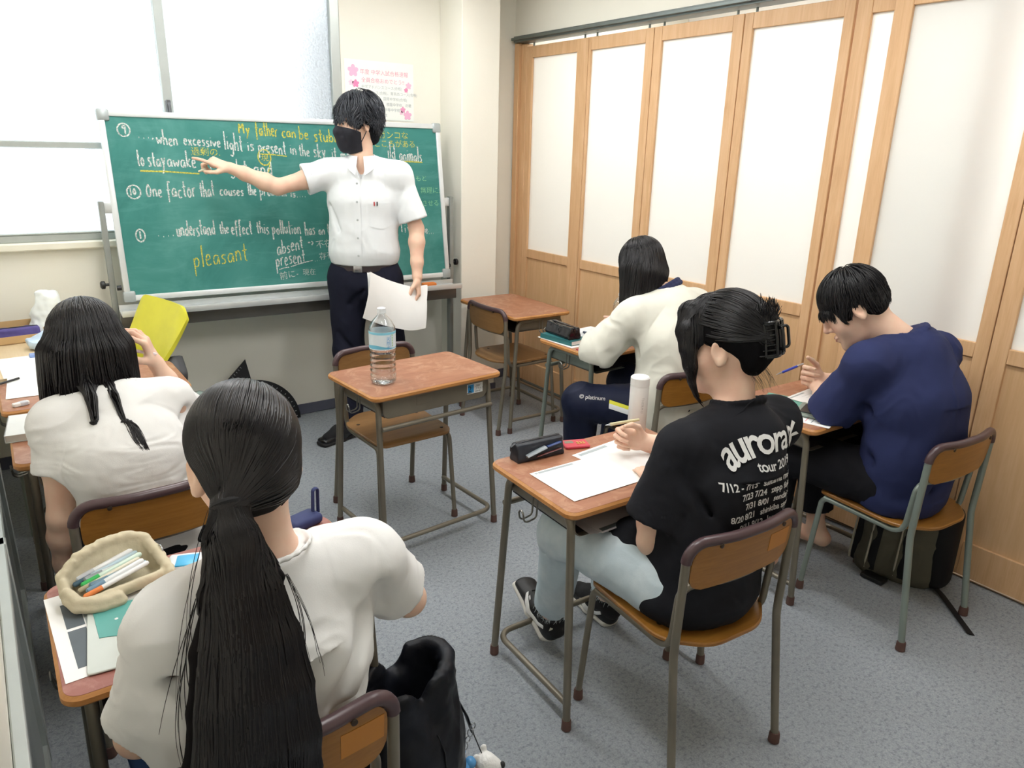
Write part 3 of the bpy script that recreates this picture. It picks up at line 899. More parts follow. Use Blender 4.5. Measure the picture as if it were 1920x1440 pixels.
# ------------------------------------------------------------------ hair strands laid over a surface
def strands(F, roots, flow, steps, ds, cling=1., margin=(.0005, .004), inertia=.6, jitter=.12, solids=(), seed=1):
    """F: hair volume; flow(P, s)->dirs (s 0..1 along strand). returns (S, steps, 3)"""
    rg = np.random.default_rng(seed)
    P = np.array(roots, float); S = len(P)
    mg = rg.uniform(margin[0], margin[1], S)
    P = P-F.grad(P)*(F.sample(P)-mg)[:, None]
    J = rg.normal(0, jitter, (S, 3)); out = [P.copy()]; v = None
    dsv = ds*rg.uniform(.85, 1.1, S) if np.isscalar(ds) else ds
    for i in range(1, steps):
        s = i/(steps-1)
        D = flow(P, s)+J*(.3+.7*s)
        D /= np.linalg.norm(D, axis=1)[:, None]+1e-9
        if v is not None: D = D*(1-inertia)+v*inertia; D /= np.linalg.norm(D, axis=1)[:, None]+1e-9
        Q = P+D*dsv[:, None]
        d = F.sample(Q); g = F.grad(Q)
        cl = cling(s) if callable(cling) else cling
        near = np.abs(d-mg) < .03
        corr = np.where(d < mg, mg-d, np.where(near, (mg-d)*cl, 0))
        Q = Q+g*corr[:, None]
        for B in solids:
            d = B.sample(Q); m = mg*.8+.001; Q = Q+B.grad(Q)*np.maximum(m-d, 0)[:, None]
        v = Q-P; v /= np.linalg.norm(v, axis=1)[:, None]+1e-9
        P = Q; out.append(P.copy())
    return np.stack(out, 1)

def keep_near(F, paths, tol=.03):
    e = F.sample(paths[:, -1]); m = F.sample(paths[:, paths.shape[1]//2])
    return paths[(e < tol) & (m < tol)]

def back_cut(T, chair, y=-.153, k=.02):
    """flatten cloth where it rests against a chair's backrest"""
    M = chair.matrix_basis; p = M@Vector((0, y, .65)); n = M.to_3x3()@Vector((0, -1, 0))
    a = np.array(M@Vector((-.24, y-.25, .0))); b = np.array(M@Vector((.24, y+.02, .0)))
    lo, hi = np.minimum(a, b), np.maximum(a, b); lo[2] = .52; hi[2] = .78
    T.plane(np.array(p), np.array(n), lo, hi, k)

def sock(name, an, toe, mat, parent, s=1.):
    an, toe = A3(*an), A3(*toe); lo, hi = bounds([an, toe, an+A3(0, 0, .06)], .07); F = Field(lo, hi, .005)
    foot(F, an, toe, s, .006); F.cone(an, an+A3(0, 0, .05), .041*s, .043*s, .01)
    F.plane(A3(0, 0, .004), A3(0, 0, -1), lo, hi); F.build(name, mat, parent)

def strand_mesh(paths, r0=.0016, r1=.0006, name='hair_strands', mat=None, parent=None, seg=4, wide=1.6, tipstart=.6):
    S, n, _ = paths.shape
    T = np.gradient(paths, axis=1); T /= np.linalg.norm(T, axis=2)[..., None]+1e-9
    ref = np.array([.31, .47, .83]); ref /= np.linalg.norm(ref)
    U = np.cross(T, ref); U /= np.linalg.norm(U, axis=2)[..., None]+1e-9; Wv = np.cross(T, U)
    t = np.linspace(0, 1, n); R = r0+(r1-r0)*np.clip((t-tipstart)/(1-tipstart), 0, 1); R[0] *= .7
    rv = np.random.default_rng(3).uniform(.7, 1.3, (S, 1, 1, 1))
    a = np.arange(seg)*2*PI/seg
    V = paths[:, :, None, :]+rv*R[None, :, None, None]*(np.cos(a)[None, None, :, None]*U[:, :, None, :]*wide+np.sin(a)[None, None, :, None]*Wv[:, :, None, :])
    V = V.reshape(-1, 3)
    i = np.arange(n-1)[:, None]*seg; k = np.arange(seg)[None, :]; l = (k+1) % seg
    q = np.stack([i+k, i+l, i+seg+l, i+seg+k], -1).reshape(-1, 4)
    Q = (q[None]+(np.arange(S)*n*seg)[:, None, None]).reshape(-1, 4)
    me = bpy.data.meshes.new(name)
    me.vertices.add(len(V)); me.vertices.foreach_set('co', V.astype(np.float32).ravel())
    me.loops.add(Q.size); me.loops.foreach_set('vertex_index', Q.astype(np.int32).ravel())
    me.polygons.add(len(Q)); me.polygons.foreach_set('loop_start', np.arange(0, Q.size, 4, dtype=np.int32)); me.polygons.foreach_set('loop_total', np.full(len(Q), 4, np.int32))
    me.update(calc_edges=True)
    me.polygons.foreach_set('use_smooth', np.ones(len(Q), bool))
    if mat: me.materials.append(mat)
    o = bpy.data.objects.new(name, me); COL.objects.link(o)
    if parent: o.parent = parent
    return o

def bounds(pts, pad):
    p = np.array(pts, float); return p.min(0)-pad, p.max(0)+pad

SKIN = M_skin('skin_tone', '#eac8b0', '#e6b8a0')
SKINT = M_skin('skin_tone_tanned', '#dba98c', '#d59a7e')
HAIRB = M_hair('black_hair', '#0c0b0e', '#18171b')
HAIRD = M_hair('dark_brown_black_hair', '#0d0b0e', '#191518')
HAIRM = M_hair('greyish_black_hair', '#23252b', '#474b53')
HAIRB0 = M_hair('black_hair_under', '#09080a', '#111013', .75, .1); HAIRD0 = M_hair('dark_hair_under', '#0a080a', '#120f11', .75, .1); HAIRM0 = M_hair('greyish_hair_under', '#17181c', '#23252a', .75, .1)
TEE = M_fabric('white_cotton_tee', '#e6e6e4', .05)
CREAMT = M_fabric('cream_jersey', '#e3e2d6', .05)
SHIRTM = M_fabric('white_dress_shirt', '#e6eaec', .03, weave=300)
BLACKT = M_fabric('black_cotton_tee', '#1a1b20', .15, blotch='#22242a')
NAVYT = M_fabric('navy_cotton_tee', '#2c3359', .12)
NAVYP = M_fabric('navy_trouser_cloth', '#1b1d2c', .15)
BLACKP = M_fabric('black_trouser_cloth', '#17171c', .15)
TRACKP = M_fabric('navy_track_nylon', '#191f36', .15, .6)
DENIM = M_fabric('pale_blue_denim', '#c6d6de', .08, .9, 500, .25, blotch='#dde7ec')
DENIMD = M_fabric('blue_denim', '#39537f', .15, .9)
EYEW = plain('eye_white', '#e8e4df', .2); EYEB = plain('eye_dark', '#201815', .15)
BROWM = plain('eyebrow_dark', '#2a2425', .8); LIPM = plain('lip_tone', '#c9847a', .45)
WHITE = plain('clean_white', '#ececea', .5, 0, .03)
BLACK = plain('soft_black', '#1b1b1d', .5, 0, .1)

def face_bits(L, r, f, u, s, parent):
    """eyes, brows and lips as children"""
    X = lambda p: p
    for q in (-1, 1):
        e = MB(); R = .0112*s; c = L(q*.031, .0785, .006)
        V, Fc = lathe([(math.sin(a)*R, math.cos(a)*R) for a in np.linspace(.02, PI-.02, 12)], 16)
        V = [c+r*v[0]+f*v[2]+u*v[1] for v in V]
        e.add(V, Fc, 0)
        V, Fc = lathe([(.0001, .0004), (.0054*s, 0), (.0054*s, -.002)], 14)
        V = [c+f*(R+.0004)+r*v[0]+u*v[1]+f*v[2] for v in V]
        e.add(V, Fc, 1); eo = e.build('eye', [EYEW, EYEB], parent)
        b = [L(q*(.014+.033*t), .088-.010*t*t, .030+.006*math.sin(t*2.4)) for t in np.linspace(0, 1, 8)]
        MB().add(*tube(b, [.0022*s, .0034*s, .0036*s, .0034*s, .003*s, .0026*s, .002*s, .001*s], 8)).build('eyebrow', BROWM, parent)
    p = [L(.021*t, .0975-.010*t*t, -.0625+.0015*abs(t)) for t in np.linspace(-1, 1, 9)]
    p2 = [L(.018*t, .0960-.009*t*t, -.0728+.004*t*t) for t in np.linspace(-1, 1, 9)]
    m = MB().add(*tube(p, [.001*s, .003*s, .0036*s, .0038*s, .0034*s, .0038*s, .0036*s, .003*s, .001*s], 8)).add(*tube(p2, [.001*s, .003*s, .004*s, .0044*s, .0046*s, .0044*s, .004*s, .003*s, .001*s], 8))
    m.build('lips', LIPM, parent)
# ------------------------------------------------------------------ people
def adopt(root):
    inv = root.matrix_basis.inverted()
    for c in root.children: c.matrix_parent_inverse = inv

def person_root(label, loc, group=None):
    return thing('person', label, 'person', loc, 0, group)

def hair_roots(L, r, f, u, n, rad, c=(0, -.012, .035), keep=None, seed=2, s=1.):
    rg = np.random.default_rng(seed); out = []
    while len(out) < n:
        q = rg.normal(size=(n*4, 3)); q /= np.linalg.norm(q, axis=1)[:, None]
        q = q[keep(q[:, 0], q[:, 1], q[:, 2])] if keep else q
        out += [L(c[0]+a*rad[0], c[1]+b*rad[1], c[2]+d*rad[2]) for a, b, d in q]
    return np.array(out[:n])

def inner(B, tr, C7, SL, SR, k=.8):
    trunk(B, [(p, sd, a*k, b*k*.88) for p, sd, a, b in tr], 0, .04)
    B.cone(SL, SR, .040, .040, .03); q = C7-A3(0, -.01, .035); B.cone(q, SL, .036, .036, .03); B.cone(q, SR, .036, .036, .03)

def neck_ring(F, base, axis, ra, rb, side, r=.005, k=.004):
    axis = unit(axis); sd = A3(*side); sd = unit(sd-axis*(sd@axis)); nn = np.cross(axis, sd); base = A3(*base)
    P = [base+sd*ra*math.cos(a)+nn*rb*math.sin(a) for a in np.linspace(0, 2*PI, 25)]
    F.chain(P, [r]*25, k)

def shoe(name, heel, toe, upv, mats, parent, s=1., fancy=False):
    """low shoe: heel and toe points on the sole, upv up out of the shoe"""
    heel, toe = A3(*heel), A3(*toe); d = toe-heel; Ln = np.linalg.norm(d); d = d/Ln; up = A3(*upv); up = unit(up-d*(up@d)); sd = np.cross(d, up)
    P = lambda a, b, c: heel+d*a*Ln+sd*b+up*c
    lo, hi = bounds([heel, toe], .14); F = Field(lo, hi, .0035)
    F.et(P(.10, 0, .035), P(.45, 0, .034), sd, .034, .036, .037, .034, .0)
    F.et(P(.45, 0, .034), P(.86, .003, .022), sd, .040, .032, .042, .022, .03)
    F.et(P(.12, 0, .05), P(.20, 0, .088), sd, .032, .036, .030, .044, .02, 'u', False, True)
    F.et(P(.20, 0, .08), P(.21, 0, .12), sd, .026, .038, .028, .04, .003, 's')
    F.plane(P(0, 0, 0.0), -up, lo, hi)
    G = Field(lo, hi, .0035)
    G.et(P(.08, 0, .008), P(.45, 0, .008), sd, .037, .017, .040, .017, 0); G.et(P(.45, 0, .008), P(.89, .002, .009), sd, .0425, .017, .045, .017, .02)
    G.plane(P(0, 0, .0), -up, lo, hi); G.plane(P(0, 0, .021), up, lo, hi, .004)
    so = F.build(name, mats[0], parent)
    G.build('sole', mats[1], so)
    if fancy:
        for q in (-1, 1):
            pts = [P(.10, q*.036, .052), P(.24, q*.040, .030), P(.40, q*.0405, .030), P(.55, q*.041, .045), P(.64, q*.035, .056)]
            pts = [p for p in fillet(pts, .05, 5)]
            pts = np.array(pts); pts = pts-F.grad(pts)*(F.sample(pts)-.0015)[:, None]
            n = len(pts); w = np.interp(np.linspace(0, 1, n), [0, .3, .7, 1], [.006, .008, .013, .010])
            MB().add(*tube(pts, w, 8, flat=(1, .22), up=up)).build('side_stripe', WHITE, so)
        hp = [P(.02, q*.03, .058+.008*abs(q)) for q in np.linspace(-1, 1, 7)]; hp = np.array(hp); hp = hp-F.grad(hp)*(F.sample(hp)-.001)[:, None]
        MB().add(*tube(hp, .009, 8, flat=(1, .25), up=up)).build('heel_tab', plain('heel_tab_cream', '#d8d5c4', .5), so)
        for i in range(4):
            a = .42+.08*i; pts = np.array([P(a, b, .09) for b in np.linspace(-.02, .02, 7)]); pts = pts-F.grad(pts)*(F.sample(pts)-.0015)[:, None]
            pts = pts-F.grad(pts)*(F.sample(pts)-.0015)[:, None]
            MB().add(*tube(pts, .0028, 6)).build('lace', BLACK, so)
        tg = np.array([P(.50, -.036, .055), P(.57, -.036, .060)]); tg = tg-F.grad(tg)*(F.sample(tg)-.001)[:, None]
        MB().add(*tube(tg, .007, 6, flat=(1, .2), up=up)).build('side_label', WHITE, so)
    return so, F

# ---- person in the black printed T-shirt
def person_black():
    R = person_root('person in a black printed T-shirt and pale jeans, hair pinned with a claw clip, writing', (-1.56, -3.05, .43))
    c = A3(-1.432, -2.985, 1.105); fw = unit(A3(-.30, .93, -.20)); up = A3(-.05, .15, 1)
    C7 = A3(-1.430, -3.045, .965); SL, SR = A3(-1.628, -3.040, .868), A3(-1.283, -3.055, .882)
    EL, ER = A3(-1.690, -3.015, .618), A3(-1.268, -2.885, .735); WL, WR = A3(-1.560, -2.890, .722), A3(-1.425, -2.722, .738)
    HL, HR = A3(-1.655, -3.02, .505), A3(-1.47, -3.03, .505); KL, KR = A3(-1.700, -2.685, .500), A3(-1.47, -2.68, .50)
    AL, AR = A3(-1.648, -2.575, .118), A3(-1.405, -2.585, .10)
    sd = unit(SR-SL); tr = [(A3(-1.56, -3.06, .52), sd, .155, .115), (A3(-1.535, -3.085, .66), sd, .128, .098), (A3(-1.490, -3.075, .80), sd, .142, .105), (A3(-1.460, -3.055, .90), sd, .140, .085)]
    lo, hi = bounds([c, SL, SR, EL, ER, WR, HL, KL, AL, AR], .17); lo[2] = 0.0
    B = Field(lo, hi, .0036)
    inner(B, tr, C7, SL, SR)
    L, r, f, u = head(B, c, fw, up, 1.05)
    B.et(C7+A3(0, .01, -.03), L(0, -.02, -.045), r, .050, .050, .048, .050, .035)
    arm(B, SL, EL, WL, .92); arm(B, SR, ER, WR, .92)
    dR = unit(A3(-.80, .58, .22)); tR = A3(.15, -.1, 1); nR = np.cross(tR, dR)
    tips = hand(B, WR, dR, nR, tR, ((55, 55, 30), (62, 65, 35), (68, 70, 40), (72, 70, 40)), thumb=((.55, .70, .45), (.9, .25, .5), (.9, -.2, .55)), s=.90)
    dL = unit(A3(.45, .85, -.18)); tL = A3(.85, -.45, .1)
    hand(B, WL, dL, A3(0, 0, -1), tL, (16, 18, 20, 22), s=.9)
    leg(B, HL, KL, AL, .95); leg(B, HR, KR, AR, .95); foot(B, AL, A3(-1.635, -2.43, .10), .8); foot(B, AR, A3(-1.395, -2.43, .045), .8)
    body = B.build('body', SKIN, R)
    face_bits(L, r, f, u, 1.05, R)
    # T-shirt
    lo, hi = bounds([SL, SR, EL, ER, C7, HL, A3(-1.3, -3.25, .4)], .14)
    T = Field(lo, hi, .0048)
    st = [(A3(-1.562, -3.055, .475), sd, .178, .142), (A3(-1.540, -3.078, .60), sd, .162, .136), (A3(-1.50, -3.075, .75), sd, .165, .125), (A3(-1.465, -3.06, .86), sd, .155, .092)]
    sleeve(T, SL, EL, .74, .066, .088, .0); hollow(T, SL, EL, .74, .088); sleeve(T, SR, ER, .74, .066, .078, .0); hollow(T, SR, ER, .74, .078)
    trunk(T, st, 0, .045)
    T.cone(SL, SR, .056, .056, .05); T.et(C7-A3(0, -.01, .040), SL, fw, .046, .042, .052, .052, .045); T.et(C7-A3(0, -.01, .040), SR, fw, .046, .042, .052, .052, .045)
    T.cone(A3(-1.44, -3.10, .88), A3(-1.50, -3.14, .72), .085, .085, .06)
    T.cone(A3(-1.605, -2.99, .535), A3(-1.645, -2.925, .54), .098, .088, .05); T.cone(A3(-1.50, -2.98, .54), A3(-1.48, -2.91, .55), .09, .085, .05)
    back_cut(T, C_G3)
    T.ell(A3(-1.56, -3.06, .475), np.eye(3), (.185, .160, .06), .05)
    T.plane(A3(0, 0, .4285), A3(0, 0, -1), lo, hi)
    ax = unit(L(0, -.02, -.045)-C7)
    T.et(C7+ax*.004, C7+ax*.12, r, .058, .060, .072, .08, .006, 's', True, True)
    neck_ring(T, C7+ax*.002+A3(0, .004, 0), ax, .062, .063, r, .007, .006)
    for a, b in (((-1.70, -3.10, .84), (-1.60, -3.16, .70)), ((-1.63, -3.13, .66), (-1.50, -3.20, .60)), ((-1.30, -3.13, .82), (-1.38, -3.17, .68)), ((-1.68, -3.06, .56), (-1.62, -3.13, .52))):
        T.cone(a, b, .008, .004, .03, 's')
    fdisp = folds(.0026, 7, (1, 1, .55)); shirt = T.build('t_shirt', BLACKT, R, fdisp)
    MB().add(*tube([p-T.grad(p[None])[0]*T.sample(p[None])[0] for p in [SL+(C7-SL)*t+A3(0, -.045-.02*t, .04) for t in np.linspace(.1, .9, 9)]], .0018, 6)).build('shoulder_seam', BLACKT, shirt)
    # back print
    ctr = A3(-1.478, -3.19, .832); ex = unit(A3(1, -.02, .02)); ez = unit(A3(-.07, -.16, 1)); ey = np.cross(ez, ex)
    inkm = plain('print_white', '#dcdcda', .7, 0, .05)
    lines = [('tour 2019', .030, .016, .012), ('7/12 - 7/13   saitama metlife dome', .0245, -.026, .012), ('7/23 7/24   zepp fukuoka', .0235, -.052, .012), ('7/31 8/01   sendai gigs', .0235, -.079, .012), ('8/20 8/21   shinkiba studio coast', .0235, -.106, .012), ('9/11 9/12   kyocera dome', .0235, -.133, .012), ('9/21 9/22', .0235, -.160, -.03)]
    P2 = MB()
    def lay(V, Fq):
        bm = bmesh.new(); vs = [bm.verts.new(v) for v in V]
        for q in Fq:
            try: bm.faces.new([vs[i] for i in q])
            except ValueError: pass
        bmesh.ops.triangulate(bm, faces=bm.faces[:]); 
        for _ in range(2):
            es = [e for e in bm.edges if e.calc_length() > .010]
            if es: bmesh.ops.subdivide_edges(bm, edges=es, cuts=1)
        bmesh.ops.triangulate(bm, faces=bm.faces[:]); bm.verts.index_update()
        V = np.array([v.co[:] for v in bm.verts]); Fq = [[v.index for v in q.verts] for q in bm.faces]; bm.free()
        W3 = ctr+V[:, :1]*ex+V[:, 1:2]*ez-ey*0
        st_ = W3+np.cross(ex, ez)*0
        n_ = np.cross(ex, ez)            # points to -y, out of the back
        Q = W3+n_*.05
        for _ in range(40):
            d = T.sample(Q); Q = Q-n_*np.clip(d-.0035, -.01, .01)[:, None]*.8
        P2.add(Q+n_*(.0022+fdisp(Q, None))[:, None], Fq)
    for s_, size, z, xo in lines:
        V, Fq = text_mesh(s_, size, .0, 0, .0005, 'CENTER', .95); V = V.copy(); V[:, 0] += xo; V[:, 1] += z; lay(V, Fq)
    s_ = 'aurora ark'; V, Fq = text_mesh(s_, .082, .25, 0, .0012, 'CENTER', .86); V = V.copy()
    Rr = .24; a = V[:, 0]/Rr; V = np.stack([(Rr+V[:, 1])*np.sin(a)*.96+.026, (Rr+V[:, 1])*np.cos(a)-Rr+.056, V[:, 2]], 1); lay(V, Fq)
    P2.build('back_print', inkm, shirt, smooth=False)
    # jeans
    lo, hi = bounds([HL, HR, KL, KR, AL, AR], .15)
    J = Field(lo, hi, .0048)
    J.et(A3(-1.56, -3.06, .50), A3(-1.56, -3.03, .53), sd, .165, .13, .16, .13, 0)
    for h, kn, an in ((HL, KL, AL), (HR, KR, AR)):
        J.cone(h, kn, .100, .078, .04); J.cone(kn, an+(kn-an)*.14, .074, .056, .03)
        d = unit(kn-an); J.plane(an+(kn-an)*.11, -d, an-.12, an+.12)
        J.et(an-d*.02, an+(kn-an)*.17, sd, .048, .048, .050, .050, .003, 's', True, True)
        J.cone(kn+A3(-.05, .01, -.06), kn+A3(.06, .01, -.05), .006, .006, .02, 's'); J.cone(kn+A3(-.06, -.02, -.02), kn+A3(.05, .06, -.04), .006, .006, .02, 's')
        J.cone(kn+A3(-.03, -.10, .07), kn+A3(.03, -.26, .09), .006, .004, .02, 's')
    J.plane(A3(0, 0, .4285), A3(0, 0, -1), A3(-1.9, -3.3, .36), A3(-1.2, -2.86, .5))
    jo = J.build('jeans', DENIM, R, folds(.0035, 9, (1, .6, .5)))
    fm = MB(); rg = np.random.default_rng(5)
    for h, kn, an in ((HL, KL, AL), (HR, KR, AR)):
        e = an+(kn-an)*.115; d = unit(an-kn); s1 = unit(np.cross(d, A3(0, 1, .1))); s2 = np.cross(d, s1)
        for a in rg.uniform(0, 2*PI, 90):
            o = s1*math.cos(a)+s2*math.sin(a); p = e+o*.054; l = rg.uniform(.012, .03)
            fm.add(*tube([p, p+d*l*.5+o*.004, p+d*l+o*rg.uniform(-.004, .010)+s1*rg.normal(0, .004)], [.0009, .0008, .0004], 4))
    fm.build('frayed_hem', plain('fray_white', '#d5dde0', .9), jo)
    shm = [plain('sneaker_black', '#17181b', .5, 0, .15), plain('sneaker_sole', '#d9d7cf', .6)]
    for an, to in ((AL, A3(-1.635, -2.43, .10)), (AR, A3(-1.395, -2.43, .045))): sock('sock', an, to, plain('sock_black', '#19191c', .9), R, .85)
    shoe('sneaker', A3(-1.668, -2.605, .030), A3(-1.612, -2.345, .115), A3(.12, -.38, 1), shm, R, 1, True)
    shoe('sneaker', A3(-1.405, -2.625, .001), A3(-1.38, -2.375, .001), A3(0, 0, 1), shm, R, 1, True)
    # hair
    lo, hi = bounds([c], .22); H = Field(lo, hi, .0034); ax_ = (r, f, u); s = 1.05
    H.ell(L(0, -.016, .042), ax_, (.080*s+.004, .097*s+.004, .091*s+.010), 0)
    H.plane(L(0, .070, .05), f*.92-u*.30, lo, hi, .01)
    H.plane(L(0, .0, .008), -u*.9+f*.42, lo, hi, .012)
    H.ell(L(0, -.060, .005), ax_, (.066, .058, .062), .02)
    H.ell(L(0, -.098, .015), ax_, (.046, .034, .056), .02)
    H.ell(L(0, -.064, -.032), ax_, (.056, .040, .046), .02)
    H.ell(L(0, -.096, .070), ax_, (.036, .03, .026), .02)
    for q in (-1, 1):
        pts = [L(q*.018, .040, .118), L(q*.050, .068, .098), L(q*.074, .070, .055), L(q*.082, .066, .010), L(q*.080, .066, -.03), L(q*.075, .070, -.07)]
        H.chain(pts, [.016, .022, .020, .015, .011, .007], .022)
        H.chain([pts[-1], L(q*.066, .066, -.11), L(q*.052, .050, -.142)], [.007, .004, .0015], .006)
    ho = H.build('hair', HAIRB0, R, lambda V, N: .0018*vnoise(np.stack([(V-c)@r*60, (V-c)@f*60, (V-c)@u*14], 1)))
    tgt = L(0, -.090, .02)
    rt = hair_roots(L, r, f, u, 900, (.089, .106, .102), (0, -.015, .042), lambda a, b, d: (d > -.15) & (b < .80) & ~((d < .25) & (b > .45)) & ~((d < -.02) & (b > .15)), 4)
    def fl(P, t): return (tgt-P)/(np.linalg.norm(tgt-P, axis=1)[:, None]+.01)+np.array(u)*.05
    strand_mesh(strands(H, rt, fl, 20, .0085, 1., (.0002, .0030), .5, .05), .0017, .0009, 'hair_strands', HAIRB, ho)
    rt = np.array([L(q*(.008+rr*.045), .010+rr*.058+j*.008, .130-rr*.03) for q in (-1, 1) for rr, j in zip(rg.random(420), rg.normal(0, 1, 420))])
    def cu(P, t):
        sg = np.sign((P-c)@r)[:, None]
        return (r*sg*.9+f*.35-u*.45 if t < .2 else (-u*1.0+f*.10+r*sg*.12 if t < .75 else -u*1.0-f*.22-r*sg*.25))+0*P
    strand_mesh(strands(H, rt, cu, 26, .0112, lambda t: 1. if t < .85 else .5, (.0002, .0025), .45, .04), .0014, .0004, 'front_strands', HAIRB, ho)
    # loose tips fanning above the clip, and nape wisps
    rt = np.array([L(rr*.035, -.105+j*.01, .065+k*.02) for rr, j, k in zip(rg.uniform(-1, 1, 90), rg.normal(0, 1, 90), rg.random(90))])
    strand_mesh(strands(H, rt, lambda P, t: u*1.0-f*.55*(1-t)+f*.2*t+((P-c)@r)[:, None]*r*9, 9, .0034, 0., (.0, .003), .6, .35, seed=5), .0008, .0003, 'tip_strands', HAIRB, ho)
    rt = np.array([L(q*(.01+.03*rr), -.085+.02*j, -.060) for q in (-1, 1) for rr, j in zip(rg.random(14), rg.random(14))])
    strand_mesh(strands(H, rt, lambda P, t: -u*.9-f*.35+r*.5*math.sin(t*6), 10, .006, 0., (.001, .003), .5, .12, solids=(B,), seed=8), .00025, .00015, 'nape_strands', HAIRB, ho)
    # claw clip
    ck = MB(); clipm = plain('black_clip_plastic', '#101114', .18, 0, .1)
    cb = L(0, -.102, .018)
    q3 = lambda a, b, d: cb+(r*a+f*b+u*d)*.86
    for j in range(7):
        h = -.045+.015*j
        for q in (-1, 1):
            ck.add(*tube(fillet([q3(q*.004, -.036, h), q3(q*.030, -.038, h), q3(q*.052, -.012, h), q3(q*.050, .022, h*1.05)], .02, 4), [.0034]*3+[.0034]*7+[.0016] if False else .0032, 7))
    for q in (-1, 1):
        for a, b, rr in ((.030, -.038, .0042), (.052, -.012, .0036), (.012, -.040, .0036)):
            ck.add(*tube([q3(q*a, b, -.050), q3(q*a, b-.002, 0), q3(q*a, b, .050)], rr, 8))
        ck.add(*tube(fillet([q3(q*.008, -.040, -.03), q3(q*.026, -.056, -.034), q3(q*.026, -.056, .034), q3(q*.008, -.040, .03)], .012, 5), .0040, 8))
        for h in (-.05, .05): ck.add(*tube(fillet([q3(q*.004, -.038, h), q3(q*.030, -.040, h), q3(q*.052, -.012, h)], .02, 4), .0045, 8))
    ck.add(*tube([q3(0, -.040, -.04), q3(0, -.040, .04)], .0055, 10))
    ck.build('claw_clip', clipm, R)
    adopt(R)
    # pen held in the right hand
    th, ix = tips[4], tips[0]
    a = A3(-1.528, -2.648, .790); b = A3(-1.415, -2.715, .812); d = unit(b-a)
    pn = thing('mechanical_pencil', 'beige mechanical pencil held by the person in the black T-shirt', 'pencil', tuple(a), 0)
    lo_ = MB().add(*tube([a+d*.014, a+d*.016, a+d*.075, a+d*.105], [.0042, .0052, .0050, .0044], 10)).build('barrel', plain('pencil_beige', '#cdc49b', .4), pn)
    MB().add(*tube([a, a+d*.004, a+d*.014], [.0008, .0012, .0042], 10)).build('metal_tip', plain('bright_metal', '#b9bcc0', .25, .9), pn)
    adopt(pn)
    return R
person_black()
